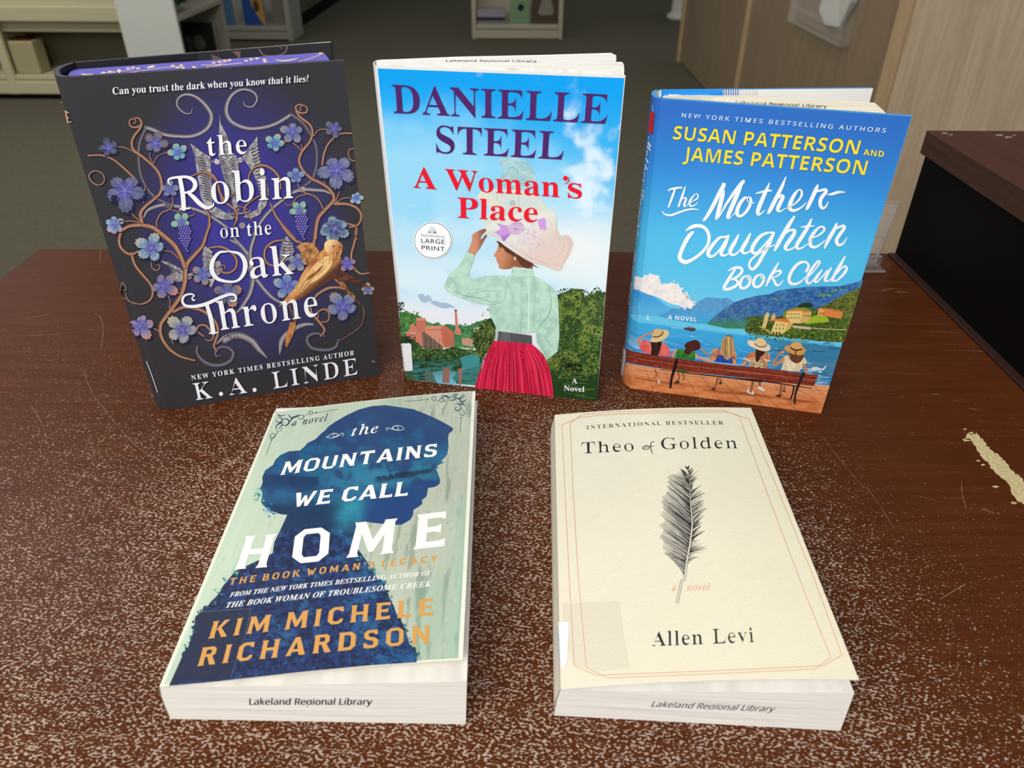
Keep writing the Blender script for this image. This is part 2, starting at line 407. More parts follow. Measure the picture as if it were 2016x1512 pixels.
def _carved():
    G = {}
    def st(x0, y0, x1, y1, w=0.21, f=0.045, fb=None):
        """stem with flared ends"""
        fb = f if fb is None else fb
        d = np.array([x1-x0, y1-y0]); L = hypot(*d); d = d/L; n = np.array([d[1], -d[0]]); a = np.array([x0, y0]); b = np.array([x1, y1]); h = w/2
        return [a-n*(h+f), a+d*.10-n*h, b-d*.10-n*h, b-n*(h+fb), b+n*(h+fb), b-d*.10+n*h, a+d*.10+n*h, a+n*(h+f)]
    def hb(x0, x1, y, w=0.17, fl=0.05):
        """arm: flared on the right"""
        return [(x0, y-w/2), (x1-.12, y-w/2), (x1, y-w/2-(fl if y > .3 else 0)), (x1+.02*0, y+w/2+(fl if y < .7 else 0)), (x1-.12, y+w/2), (x0, y+w/2)]
    def ring(w, c=.2, t=.2, th=.16):
        o = [(c, 0), (w-c, 0), (w, c), (w, 1-c), (w-c, 1), (c, 1), (0, 1-c), (0, c)]; k = c*.45
        i = [(t+k*.6, th), (w-t-k*.6, th), (w-t, th+k), (w-t, 1-th-k), (w-t-k*.6, 1-th), (t+k*.6, 1-th), (t, 1-th-k), (t, th+k)]
        return [[o[j], o[(j+1) % 8], i[(j+1) % 8], i[j]] for j in range(8)]
    G['H'] = (.82, [st(.14, 0, .14, 1), st(.68, 0, .68, 1), [(.2, .42), (.62, .42), (.62, .58), (.2, .58)]])
    G['O'] = (.78, ring(.78))
    G['U'] = (.78, [st(.13, .16, .13, 1, f=0), st(.65, .16, .65, 1, .19, f=0), [(.02, .22), (.2, 0), (.58, 0), (.75, .22), (.56, .22), (.5, .16), (.3, .16), (.235, .22)]])
    G['M'] = (1.0, [st(.12, 0, .15, 1, .18), st(.85, 1, .88, 0, .21), [(.05, 1), (.28, 1), (.52, .42), (.52, .10), (.46, .10), (.14, .86)], [(.95, 1), (.74, 1), (.50, .42), (.50, .10), (.56, .10), (.88, .86)]])
    G['N'] = (.82, [st(.13, 0, .13, 1, .17), st(.69, 0, .69, 1, .17), [(.04, 1), (.27, 1), (.77, .12), (.77, 0), (.58, 0), (.12, .82)]])
    G['T'] = (.78, [st(.39, 0, .39, .92, .21), [(0, .74), (.07, .82), (.71, .82), (.78, .74), (.76, 1.02), (.02, 1.02)]])
    G['A'] = (.86, [[(.34, 1), (.55, 1), (.88, 0), (.60, 0), (.42, .74), (.21, 0), (.0, 0)], [(.24, .2), (.64, .2), (.60, .34), (.28, .34)]])
    G['I'] = (.28, [st(.14, 0, .14, 1)])
    G['S'] = (.66, [[(.0, .26), (.03, .04), (.16, 0), (.50, 0), (.66, .15), (.66, .42), (.54, .55), (.26, .63), (.22, .68), (.22, .79), (.27, .84), (.42, .84), (.56, .72), (.63, .74), (.61, 1.0), (.18, 1), (.02, .86), (.02, .60), (.13, .48), (.40, .40), (.45, .35), (.45, .22), (.40, .16), (.24, .16), (.08, .29)]])
    G['W'] = (1.06, [[(0, 1), (.25, 1), (.38, .36), (.47, .75), (.60, .75), (.70, .36), (.86, 1), (1.06, 1), (.78, 0), (.62, 0), (.54, .42), (.42, 0), (.27, 0)]])
    G['E'] = (.66, [st(.14, 0, .14, 1, .22), hb(.2, .66, .085), hb(.2, .56, .51, .15), hb(.2, .65, .915)])
    G['C'] = (.70, [q for q in ring(.76)[:]if True][0:0]+[[(.70, .30), (.68, .12), (.52, 0), (.2, 0), (0, .2), (0, .8), (.2, 1), (.67, 1), (.70, .70), (.60, .72), (.46, .84), (.3, .84), (.22, .74), (.22, .26), (.3, .16), (.46, .16), (.60, .29)]])
    G['L'] = (.62, [st(.14, 0, .14, 1, .22), hb(.2, .62, .085)])
    G['K'] = (.80, [st(.14, 0, .14, 1, .22), [(.22, .42), (.54, 1), (.80, 1), (.42, .50)], [(.30, .56), (.58, 0), (.86, 0), (.46, .60)]])
    G['R'] = (.76, [st(.14, 0, .14, 1, .22), [(.2, .84), (.46, .84), (.5, .80), (.5, .66), (.46, .60), (.2, .60), (.2, .45), (.54, .45), (.70, .58), (.70, .87), (.56, 1), (.1, 1)], [(.34, .50), (.56, .50), (.82, 0), (.54, 0)]])
    G['P'] = (.70, [st(.14, 0, .14, 1, .22), [(.2, .84), (.46, .84), (.5, .80), (.5, .62), (.46, .56), (.2, .56), (.2, .40), (.54, .40), (.70, .54), (.70, .87), (.56, 1), (.1, 1)]])
    G['D'] = (.78, [st(.14, 0, .14, 1, .22), [(.2, .84), (.48, .84), (.56, .75), (.56, .25), (.48, .16), (.2, .16), (.1, 0), (.57, 0), (.78, .2), (.78, .8), (.57, 1), (.1, 1)]])
    G['B'] = (.72, [st(.14, 0, .14, 1, .22), [(.2, .86), (.44, .86), (.48, .80), (.48, .66), (.44, .60), (.2, .60), (.2, .48), (.60, .52), (.68, .62), (.68, .87), (.55, 1), (.1, 1)], [(.2, .14), (.46, .14), (.51, .2), (.51, .37), (.46, .43), (.2, .43), (.2, .55), (.60, .55), (.73, .44), (.73, .14), (.59, 0), (.1, 0)]])
    G['G'] = (.76, [[(.72, .52), (.72, .1), (.52, 0), (.2, 0), (0, .2), (0, .8), (.2, 1), (.67, 1), (.70, .70), (.60, .72), (.46, .84), (.3, .84), (.22, .74), (.22, .26), (.3, .16), (.50, .16), (.52, .38), (.42, .40), (.42, .52)]])
    G['Y'] = (.76, [st(.38, 0, .38, .5, .21, .045, 0), [(0, 1), (.25, 1), (.40, .62), (.56, 1), (.76, 1), (.49, .42), (.275, .42)]])
    G["'"] = (.18, [[(.02, 1), (.2, 1), (.14, .66), (.04, .66)]])
    G['.'] = (.2, [[(0, 0), (.18, 0), (.18, .18), (0, .18)]])
    return {k: (w, [np.array(q, float) for q in ps]) for k, (w, ps) in G.items()}
CARVED = _carved()
def Z(ox, oy, sc):
    """coordinates read off an enlarged detail of the photograph"""
    def f(t):
        if isinstance(t, str): t = [tuple(map(float, q.split(','))) for q in t.split()]
        t = np.array(t, float); return t/sc+np.array([ox, oy])
    return f
# ------------------------------------------------------------------ setting
FZ = -0.92
M_carpet = mat('carpet', (84, 79, 63), 0.95, 0.05)
def _carpet(m):
    b = m.node_tree.nodes['Principled BSDF']; tc = nd(m, 'ShaderNodeTexCoord')
    mp = nd(m, 'ShaderNodeMapping'); mp.inputs['Scale'].default_value = (1, 3.0, 1); lk(m, tc, 'Object', mp, 0)
    n = nd(m, 'ShaderNodeTexNoise', i_Scale=45.0, i_Detail=6.0); lk(m, mp, 0, n, 'Vector')
    r = ramp(m, n, 'Fac', [(0.2, lin((80, 77, 64))), (0.8, lin((100, 96, 82)))]); lk(m, r, 'Color', b, 'Base Color')
_carpet(M_carpet)
mb = MB().box((-7, -3, FZ-0.05), (7, 16, FZ)); tag(mb.build('floor', M_carpet), kind='structure')
M_dk = mat('dark_wall_paint', (52, 50, 44), 0.9, 0.1)
mb = MB().box((-7, 15, FZ), (7, 15.15, 2.4)); tag(mb.build('wall_back', M_dk), kind='structure')
M_olive = mat('olive_wall_paint', (92, 88, 66), 0.9, 0.1)
mb = MB().box((-2.45, 8.15, FZ), (-2.17, 15.0, 0.8)); tag(mb.build('wall_left', M_olive), kind='structure')
M_black = mat('black_vinyl', (14, 14, 13), 0.7, 0.1)
mb = MB().box((-2.17, 8.15, FZ), (-2.155, 15.0, FZ+0.11)); tag(mb.build('baseboard_left', M_black), kind='structure')

def woodmat(name, c0, c1, scale=3.0, stretch=(9, 9, 0.7), rough=0.5, spec=0.3, bump=0.0, dist=1.5):
    m = mat(name, c0, rough, spec); b = m.node_tree.nodes['Principled BSDF']; tc = nd(m, 'ShaderNodeTexCoord')
    mp = nd(m, 'ShaderNodeMapping'); mp.inputs['Scale'].default_value = stretch; lk(m, tc, 'Object', mp, 0)
    n = nd(m, 'ShaderNodeTexNoise', i_Scale=scale, i_Detail=7.0, i_Roughness=0.62, i_Distortion=dist); lk(m, mp, 0, n, 'Vector')
    r = ramp(m, n, 'Fac', [(0.3, lin(c0)), (0.7, lin(c1))]); lk(m, r, 'Color', b, 'Base Color'); return m

# office partition on the right: brown laminate bays, light wood strips, maple end
M_brown = woodmat('brown_laminate', (130, 110, 86), (144, 122, 98), 2.0, (5, 5, 0.8), 0.35, 0.35)
M_strip = woodmat('maple_strip', (172, 144, 108), (190, 162, 124), 4.0)
M_maple = woodmat('maple_panel', (178, 154, 126), (202, 179, 150), 2.6, (5, 5, 0.55), 0.45, 0.3, dist=2.6)
XW = 1.387
t = thing('office_partition', 'long office partition of brown laminate bays and a pale maple bay behind the desk', 'partition', (XW, 4.3, FZ))
MB().box((XW, 4.93, FZ+0.02), (XW+0.03, 6.72, 0.55)).build('laminate_panel', M_brown, t)
MB().box((XW, 2.99, FZ+0.02), (XW+0.03, 4.87, 0.55)).build('laminate_panel', M_brown, t)
tag(MB().box((XW, 1.2, FZ+0.02), (XW+0.03, 2.89, 0.55)).build('maple_panel', M_maple, t), 'pale maple veneer panel with vertical grain')
for y0, y1 in ((6.72, 6.80), (4.87, 4.93), (2.89, 2.99)):
    MB().box((XW-0.012, y0, FZ), (XW+0.045, y1, 0.57)).build('wood_strip', M_strip, t, bevel=0.004)

# clear document pocket on the partition with crumpled paper
M_clear = mat('clear_acrylic', (225, 220, 210), 0.08, 0.5); M_clear.node_tree.nodes['Principled BSDF'].inputs['Transmission Weight'].default_value = 0.0
M_clear.node_tree.nodes['Principled BSDF'].inputs['Alpha'].default_value = 0.11
M_paper = mat('white_paper', (200, 198, 190), 0.8, 0.2)
t = thing('document_pocket', 'clear plastic document pocket fixed to the brown laminate bay of the partition', 'document holder', (XW-0.03, 3.7, -0.225))
mb = MB(); mb.box((XW-0.045, 3.36, -0.225), (XW-0.040, 4.06, 0.16)); mb.box((XW-0.045, 3.36, -0.225), (XW, 4.06, -0.219)); mb.box((XW-0.045, 3.36, -0.225), (XW, 3.365, 0.16)); mb.box((XW-0.045, 4.055, -0.225), (XW, 4.06, 0.16))
mb.build('pocket', M_clear, t)
mb = MB().box((XW-0.050, 3.36, -0.165), (XW-0.045, 4.0, -0.145)); mb.build('rim', M_clear, t)
random.seed(3)
mb = MB(); ring = [(3.74, -0.135), (3.60, -0.175), (3.47, -0.165), (3.37, -0.06), (3.36, 0.12), (3.60, 0.12), (3.72, -0.02)]
cx, cy = 3.55, -0.03; V = [(XW-0.020, cx, cy)]+[(XW-0.018-0.014*(i % 2), a, b) for i, (a, b) in enumerate(ring)]+[(XW-0.008, a, b) for a, b in ring]
n = len(ring); F = [(0, 1+i, 1+(i+1) % n) for i in range(n)]+[(1+i, 1+n+i, 1+n+(i+1) % n, 1+(i+1) % n) for i in range(n)]
mb.add(V, F); tag(mb.build('crumpled_paper', M_paper), 'creased white paper sheet sitting in the clear document pocket', 'paper')

# cream bookcase on the left
M_cream = mat('cream_steel', (196, 186, 150), 0.55, 0.25); M_cream_in = mat('cream_steel_shaded', (110, 102, 84), 0.7, 0.2)  # second cream is a darker copy: interior shade put into the colour
t = thing('cream_bookcase', 'wide cream metal bookcase with a nearly empty bottom shelf at far left', 'bookcase', (-3.2, 5.5, FZ))
Y0 = 5.35
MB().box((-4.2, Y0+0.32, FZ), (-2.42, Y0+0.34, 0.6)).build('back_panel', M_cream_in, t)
for z0, z1, d in ((-0.36, -0.325, 0.0), (-0.795, -0.765, 0.0)):
    MB().box((-4.2, Y0+0.0, z0), (-2.42, Y0+0.32, z1)).build('shelf', M_cream, t, bevel=0.004)
MB().box((-4.2, Y0-0.012, -0.437), (-2.42, Y0+0.02, -0.345)).build('shelf_lip', M_cream, t, bevel=0.008)
MB().box((-4.2, Y0+0.05, -0.505), (-2.42, Y0+0.07, -0.44)).build('shelf_lip', M_cream, t, bevel=0.004)
MB().box((-4.2, Y0-0.012, -0.885), (-2.42, Y0+0.02, -0.80)).build('plinth_rail', M_cream, t, bevel=0.008)
MB().box((-4.2, Y0+0.05, FZ), (-2.42, Y0+0.30, -0.885)).build('toe_kick', M_black, t)
MB().box((-3.395, Y0-0.014, -0.885), (-3.335, Y0+0.02, -0.44)).build('upright', M_cream, t, bevel=0.006)
MB().box((-3.385, Y0+0.02, -0.79), (-3.365, Y0+0.32, -0.36)).build('divider', M_cream, t)
mb = MB().box((-3.335, Y0+0.03, -0.765), (-3.17, Y0+0.17, -0.56)); t2 = thing('storage_box', 'small cream cardboard box with a dark red top in the cream bookcase', 'box', (-3.25, Y0+0.1, -0.765))
mb.build('box_body', mat('cream_card', (170, 160, 122), 0.8, 0.1), t2, bevel=0.01)
MB().box((-3.325, Y0+0.05, -0.56), (-3.20, Y0+0.15, -0.545)).build('lid', mat('dark_red_card', (70, 30, 18), 0.8, 0.1), t2)

# display bookcase with white end panel, opening to the right
M_white = mat('white_laminate', (205, 205, 196), 0.55, 0.25); M_grey = mat('grey_laminate', (150, 146, 134), 0.6, 0.2); M_greyd = mat('grey_laminate_shaded', (100, 97, 88), 0.7, 0.2)  # last grey is a shaded copy, recess darkness painted into the back panel
t = thing('display_bookcase', 'grey display bookcase with a bright white end panel behind the dark fantasy novel', 'bookcase', (-2.2, 5.4, FZ))
tag(MB().box((-2.368, 4.98, FZ), (-2.018, 5.005, 0.5)).build('end_panel', M_white, t, bevel=0.003), 'bright white end panel')
MB().box((-2.368, 5.805, FZ), (-2.018, 5.835, 0.5)).build('end_panel', M_grey, t, bevel=0.003)
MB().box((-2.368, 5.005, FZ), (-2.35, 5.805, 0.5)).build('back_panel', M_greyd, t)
MB().box((-2.35, 5.005, -0.385), (-2.018, 5.805, -0.35)).build('shelf', M_grey, t, bevel=0.006)
MB().box((-2.35, 5.005, FZ), (-2.025, 5.805, FZ+0.10)).build('shelf', M_grey, t, bevel=0.006)
M_dkbook = mat('black_cloth', (30, 30, 28), 0.6, 0.2)
t2 = thing('picture_book', 'black hardcover with a grey emblem on the lower shelf of the grey display bookcase', 'book', (-2.15, 5.55, -0.82))
MB().box((-2.24, 5.60, -0.82), (-2.045, 5.64, -0.475)).build('cover', M_dkbook, t2, bevel=0.003)
MB().box((-2.23, 5.64, -0.815), (-2.05, 5.66, -0.48)).build('pages', M_paper, t2)
mb = MB(); mb.add([(-2.15+0.045*cos(a), 5.5985, -0.60+0.05*sin(a)) for a in np.linspace(0, 2*pi, 10)[:-1]], [tuple(range(9))]); mb.build('cover_emblem', mat('grey_ink', (88, 86, 80), 0.7, 0.2), t2)
tag(MB().box((-2.30, 5.18, -0.82), (-2.06, 5.25, -0.50)).build('shelved_book', M_dkbook, bevel=0.004), 'plain black hardcover closest to the white end panel on the lower display shelf', 'book')
M_leaf = mat('plant_leaf', (30, 92, 34), 0.5, 0.3); M_pot = mat('white_glaze', (205, 205, 200), 0.3, 0.5)
t2 = thing('potted_plant', 'green leafy plant in a small white pot on the grey display shelf', 'plant', (-2.15, 5.35, -0.35))
mb = MB(); R = [(0.0, 0.0), (0.026, 0.0), (0.034, 0.05), (0.036, 0.06), (0.0, 0.055)]; K = 16
V = [(-2.10+r*cos(2*pi*k/K), 5.20+r*sin(2*pi*k/K), -0.35+z) for r, z in R for k in range(K)]
mb.add(V, [(a*K+k, a*K+(k+1) % K, (a+1)*K+(k+1) % K, (a+1)*K+k) for a in range(4) for k in range(K)]); mb.build('pot', M_pot, t2, smooth=True)
mb = MB(); random.seed(5)
for i in range(60):
    a = random.uniform(0, 2*pi); e = random.uniform(0.1, 1.3); L_ = random.uniform(0.06, 0.17); w = 0.022
    o = np.array([-2.10, 5.22, -0.30]); d = np.array([cos(a)*cos(e), sin(a)*cos(e)*1.6, sin(e)*0.8]); p = np.cross(d, [0, 0, 1]); p /= np.linalg.norm(p)
    mb.add([o, o+d*L_*.5+p*w, o+d*L_+np.array([0, 0, -.02]), o+d*L_*.5-p*w], [(0, 1, 2, 3)])
mb.build('foliage', M_leaf, t2)

# far bookcase, left of the aisle
M_greyf = mat('grey_steel', (150, 147, 136), 0.6, 0.2)
t = thing('grey_bookcase', 'grey metal bookcase behind the dark fantasy novel holding blue and gold picture books', 'bookcase', (-2.5, 7.8, FZ))
Y0 = 7.59
MB().box((-3.0, Y0+0.40, FZ), (-2.04, Y0+0.42, 0.4)).build('back_panel', M_greyf, t)
MB().box((-2.082, Y0, FZ+0.0), (-2.035, Y0+0.42, 0.4)).build('side_panel', M_greyf, t, bevel=0.006)
MB().box((-3.0, Y0+0.01, -0.835), (-2.08, Y0+0.40, -0.795)).build('shelf', M_greyf, t, bevel=0.005)
MB().box((-3.0, Y0, FZ+0.015), (-2.08, Y0+0.03, -0.842)).build('plinth_rail', M_greyf, t, bevel=0.006)
def shelf_book(name, x0, x1, y0, z0, z1, col, label, group=None, th=0.02):
    t2 = thing(name, label, 'book', ((x0+x1)/2, y0+th/2, z0), group)
    m = mat(name+'_cover', col, 0.5, 0.3)
    MB().box((x0, y0, z0), (x1, y0+0.003, z1)).build('front_cover', m, t2)
    MB().box((x0, y0+th-0.003, z0), (x1, y0+th, z1)).build('back_cover', m, t2)
    MB().box((x0, y0+0.003, z0), (x0+0.003, y0+th-0.003, z1)).build('spine', m, t2)
    MB().box((x0+0.004, y0+0.003, z0+0.003), (x1-0.004, y0+th-0.003, z1-0.003)).build('pages', M_paper, t2)
    return t2, m
sb, _ = shelf_book('picture_book', -2.475, -2.285, Y0+0.06, -0.795, -0.50, (36, 74, 140), 'blue picture book with a golden swirl cover in the grey metal bookcase')
mb = MB(); P = cr([(-2.285, -0.79), (-2.33, -0.74), (-2.36, -0.68), (-2.39, -0.60), (-2.36, -0.52), (-2.30, -0.50), (-2.287, -0.60)], 5, True)
mb.add([(x, Y0+0.0585, z) for x, z in P], [tuple(range(len(P)))]); mb.build('cover_emblem', mat('golden_ink', (176, 138, 70), 0.6, 0.2), sb)
mb = MB(); mb.add([(-2.345+0.028*cos(a), Y0+0.0575, -0.63+0.05*sin(a)) for a in np.linspace(0, 2*pi, 14)[:-1]], [tuple(range(13))]); mb.build('cover_emblem', mat('brown_ink', (84, 58, 24), 0.6, 0.2), sb)
shelf_book('picture_book', -2.66, -2.565, Y0+0.05, -0.795, -0.50, (78, 108, 140), 'pale blue picture book beside the blue and golden one in the grey metal bookcase')
shelf_book('picture_book', -2.235, -2.10, Y0+0.16, -0.795, -0.48, (120, 118, 104), 'grey picture book between the golden swirl cover and the side panel of the grey bookcase')

# centre bookcase, far down the aisle
t = thing('small_bookcase', 'small cream bookcase standing alone down the aisle behind the woman-in-hat novel', 'bookcase', (0.04, 7.95, FZ))
M_c2 = mat('cream_laminate', (172, 164, 142), 0.6, 0.2); Y0 = 7.79
MB().box((-0.385, Y0+0.29, FZ), (0.47, Y0+0.31, 0.3)).build('back_panel', M_c2, t)
for x0 in (-0.385, 0.43): MB().box((x0, Y0, FZ), (x0+0.04, Y0+0.29, 0.3)).build('side_panel', M_c2, t, bevel=0.004)
MB().box((-0.345, Y0+0.01, -0.835), (0.43, Y0+0.29, -0.795)).build('shelf', M_c2, t, bevel=0.004)
MB().box((-0.345, Y0, FZ+0.005), (0.43, Y0+0.03, -0.842)).build('plinth_rail', M_c2, t, bevel=0.004)
for i, (z0, z1, x1, col, lb) in enumerate(((-0.795, -0.765, -0.06, (120, 118, 116), 'grey paperback lying lowest in the stack in the small cream bookcase'),
        (-0.765, -0.735, -0.09, (44, 46, 62), 'navy paperback lying in the middle of the stack in the small cream bookcase'),
        (-0.735, -0.672, -0.07, (146, 142, 146), 'pale lilac thick book lying on top of the stack in the small cream bookcase'))):
    t2 = thing('stacked_book', lb, 'book', (-0.2, Y0+0.1, z0), 'books lying in a stack in the small cream bookcase')
    m = mat('stacked_cover', col, 0.6, 0.2)
    MB().box((-0.335, Y0+0.03, z0), (x1, Y0+0.19, z0+0.004)).build('back_cover', m, t2)
    MB().box((-0.335, Y0+0.03, z1-0.004), (x1, Y0+0.19, z1)).build('front_cover', m, t2)
    MB().box((-0.335, Y0+0.03, z0+0.004), (x1, Y0+0.033, z1-0.004)).build('spine', m, t2)
    MB().box((-0.333, Y0+0.034, z0+0.004), (x1-0.003, Y0+0.187, z1-0.004)).build('pages', M_paper, t2)
sb, _ = shelf_book('picture_book', -0.022, 0.155, Y0+0.04, -0.795, -0.52, (112, 146, 108), 'pale green picture book with a dark round emblem in the small cream bookcase')
mb = MB(); mb.add([(0.075+0.03*cos(a), Y0+0.0385, -0.654+0.03*sin(a)) for a in np.linspace(0, 2*pi, 12)[:-1]], [tuple(range(11))]); mb.build('cover_emblem', mat('dark_ink', (22, 34, 20), 0.6, 0.2), sb)
sb, _ = shelf_book('picture_book', 0.175, 0.425, Y0+0.05, -0.795, -0.50, (72, 62, 44), 'brown picture book with a grey figure on its cover in the small cream bookcase')
mb = MB(); P = cr([(0.24, -0.70), (0.27, -0.60), (0.27, -0.52), (0.36, -0.52), (0.36, -0.60), (0.385, -0.70), (0.31, -0.72)], 4, True)
mb.add([(x, Y0+0.0485, z) for x, z in P], [tuple(range(len(P)))]); mb.build('cover_emblem', mat('stone_ink', (130, 126, 112), 0.6, 0.2), sb)

# chair foot glimpsed past the partition
def lathe(mb, cx, cy, prof, K=20, mi=0):
    V = [(cx+r*cos(2*pi*k/K), cy+r*sin(2*pi*k/K), z) for r, z in prof for k in range(K)]
    mb.add(V, [(a*K+k, a*K+(k+1) % K, (a+1)*K+(k+1) % K, (a+1)*K+k) for a in range(len(prof)-1) for k in range(K)], mi)
t = thing('column_table', 'pale grey table pedestal glimpsed beyond the end of the partition', 'table', (1.82, 9.1, FZ))
mb = MB(); lathe(mb, 1.82, 9.1, [(0, FZ), (0.13, FZ), (0.14, FZ+0.03), (0.11, FZ+0.06), (0, FZ+0.07)]); mb.build('base', M_white, t, smooth=True)
mb = MB(); lathe(mb, 1.80, 9.1, [(0.075, FZ+0.06), (0.07, FZ+0.2), (0.07, -0.22), (0, -0.22)]); mb.build('pedestal', M_white, t, smooth=True)
mb = MB(); lathe(mb, 1.82, 9.1, [(0, -0.22), (0.4, -0.22), (0.4, -0.19), (0, -0.19)], 40); mb.build('tabletop', M_white, t)

# ------------------------------------------------------------------ desk
def desk_mat():
    m = mat('worn_cherry_laminate', (96, 42, 22), 0.35, 0.06); b = m.node_tree.nodes['Principled BSDF']; nt = m.node_tree
    g = nd(m, 'ShaderNodeNewGeometry')
    # wood grain, running along x
    mp = nd(m, 'ShaderNodeMapping'); mp.inputs['Scale'].default_value = (1.6, 26, 1); lk(m, g, 'Position', mp, 0)
    gr = nd(m, 'ShaderNodeTexNoise', i_Scale=5.0, i_Detail=8.0, i_Roughness=0.65, i_Distortion=0.6); lk(m, mp, 0, gr, 'Vector')
    wood = ramp(m, gr, 'Fac', [(0.15, lin((66, 30, 12))), (0.5, lin((80, 40, 17))), (0.85, lin((94, 50, 22)))])
    # how worn each place is
    def math(op, a, b_=None, c=None, clamp=False):
        n = nd(m, 'ShaderNodeMath', operation=op); n.use_clamp = clamp
        for i, v in enumerate((a, b_, c)):
            if v is None: continue
            if isinstance(v, (int, float)): n.inputs[i].default_value = v
            else: nt.links.new(v, n.inputs[i])
        return n.outputs[0]
    sp = nd(m, 'ShaderNodeSeparateXYZ'); lk(m, g, 'Position', sp, 0); X, Y = sp.outputs[0], sp.outputs[1]
    d1 = math('SMOOTHSTEP' if False else 'MULTIPLY', 1.0, 1.0)
    def srange(v, a, b2, lo, hi):
        n = nd(m, 'ShaderNodeMapRange'); n.interpolation_type = 'SMOOTHSTEP'
        for i, q in zip((1, 2, 3, 4), (a, b2, lo, hi)): n.inputs[i].default_value = q
        nt.links.new(v, n.inputs[0]); return n.outputs[0]
    front = srange(Y, 0.74, 0.28, 0.0, 1.0)           # toward the reader's edge more worn
    right = srange(math('ADD', X, math('MULTIPLY', Y, 0.10)), 0.50, 0.20, 0.0, 1.0)
    mid = srange(math('ABSOLUTE', math('SUBTRACT', X, 0.0)), 0.34, 0.02, 0.0, 1.0)
    low = nd(m, 'ShaderNodeTexNoise', i_Scale=9.0, i_Detail=3.0); lk(m, g, 'Position', low, 'Vector')
    lown = math('SUBTRACT', low.outputs['Fac'], 0.5)
    wear = math('MULTIPLY', math('MULTIPLY', front, math('ADD', math('MULTIPLY', right, 0.75), 0.25)), math('ADD', math('MULTIPLY', mid, 0.50), 0.66))
    wear = math('ADD', wear, math('ADD', math('MULTIPLY', lown, 0.55), math('MULTIPLY', math('MULTIPLY', srange(Y, 0.80, 0.60, 0.0, 1.0), srange(X, 0.30, 0.0, 0.3, 1.0)), 0.34)))
    # specks
    mp2 = nd(m, 'ShaderNodeMapping'); mp2.inputs['Rotation'].default_value = (0, 0, 0.35); mp2.inputs['Scale'].default_value = (1.0, 1.55, 1); lk(m, g, 'Position', mp2, 0)
    s1 = nd(m, 'ShaderNodeTexNoise', i_Scale=520.0, i_Detail=2.0, i_Roughness=0.55, i_Distortion=0.15); lk(m, mp2, 0, s1, 'Vector')
    s2 = nd(m, 'ShaderNodeTexNoise', i_Scale=110.0, i_Detail=4.0, i_Roughness=0.7); lk(m, mp2, 0, s2, 'Vector')
    thr = math('SUBTRACT', 0.735, math('MULTIPLY', math('MINIMUM', wear, 1.1), 0.186))
    sv = math('ADD', math('MULTIPLY', s1.outputs['Fac'], 0.72), math('MULTIPLY', s2.outputs['Fac'], 0.28))
    dv = math('MULTIPLY', math('SUBTRACT', sv, thr), 34.0, clamp=True)
    # hairline scratches
    tot = dv
    for ang, sc, k in ((0.9, 3.2, 0.0022), (-0.9, 2.6, 0.0022), (2.1, 3.6, 0.0022)):
        mp3 = nd(m, 'ShaderNodeMapping'); mp3.inputs['Rotation'].default_value = (0, 0, ang); mp3.inputs['Scale'].default_value = (sc, sc*5, 1); lk(m, g, 'Position', mp3, 0)
        s3 = nd(m, 'ShaderNodeTexNoise', i_Scale=1.6, i_Detail=1.0, i_Distortion=0.5); lk(m, mp3, 0, s3, 'Vector')
        a = math('ABSOLUTE', math('SUBTRACT', s3.outputs['Fac'], 0.5))
        line = math('SUBTRACT', 1.0, math('DIVIDE', a, k), clamp=True)
        s4 = nd(m, 'ShaderNodeTexNoise', i_Scale=7.0, i_Detail=2.0); s4.inputs['Vector'].default_value = (0, 0, 0); lk(m, mp3, 0, s4, 'Vector')
        line = math('MULTIPLY', line, math('MULTIPLY', math('SUBTRACT', s4.outputs['Fac'], 0.57), 9.0, clamp=True))
        brk = math('MULTIPLY', math('SUBTRACT', s1.outputs['Fac'], 0.42), 9.0, clamp=True)
        tot = math('MAXIMUM', tot, math('MULTIPLY', math('MULTIPLY', line, brk), 0.8))
    spc = ramp(m, low, 'Fac', [(0.35, lin((156, 138, 126))), (0.7, lin((184, 162, 142)))])
    mx = nd(m, 'ShaderNodeMix', data_type='RGBA'); nt.links.new(tot, mx.inputs[0]); lk(m, wood, 'Color', mx, 6); lk(m, spc, 'Color', mx, 7)
    lk(m, mx, 2, b, 'Base Color')
    rr = math('ADD', math('MULTIPLY', tot, 0.35), 0.34); nt.links.new(rr, b.inputs['Roughness'])
    bp = nd(m, 'ShaderNodeBump', i_Strength=0.25, i_Distance=0.0004); bp.invert = True; nt.links.new(tot, bp.inputs['Height']); lk(m, bp, 'Normal', b, 'Normal')
    return m
M_desk = desk_mat()
M_edge = mat('dark_edge_band', (46, 24, 17), 0.5, 0.3); M_core = mat('bare_particle_board', (198, 178, 126), 0.9, 0.1)
def _core(m):
    b = m.node_tree.nodes['Principled BSDF']; g = nd(m, 'ShaderNodeNewGeometry'); n = nd(m, 'ShaderNodeTexNoise', i_Scale=420.0, i_Detail=4.0); lk(m, g, 'Position', n, 'Vector')
    r = ramp(m, n, 'Fac', [(0.3, lin((176, 158, 112))), (0.7, lin((214, 196, 150)))]); lk(m, r, 'Color', b, 'Base Color')
_core(M_core)
YB, XL, XR = 0.777, -0.5227, 0.4205
t = thing('library_desk', 'worn cherry laminate desk with pale scuffs, the five novels on it', 'desk', (0.1, 0.35, FZ))
mb = MB(); mb.box((XL, -0.25, -0.030), (1.1, YB, 0.0), 0)
for i, q in enumerate((0, 0, 0, 0, 0, 0)): pass
mb.m = [1, 0, 1, 1, 1, 1]
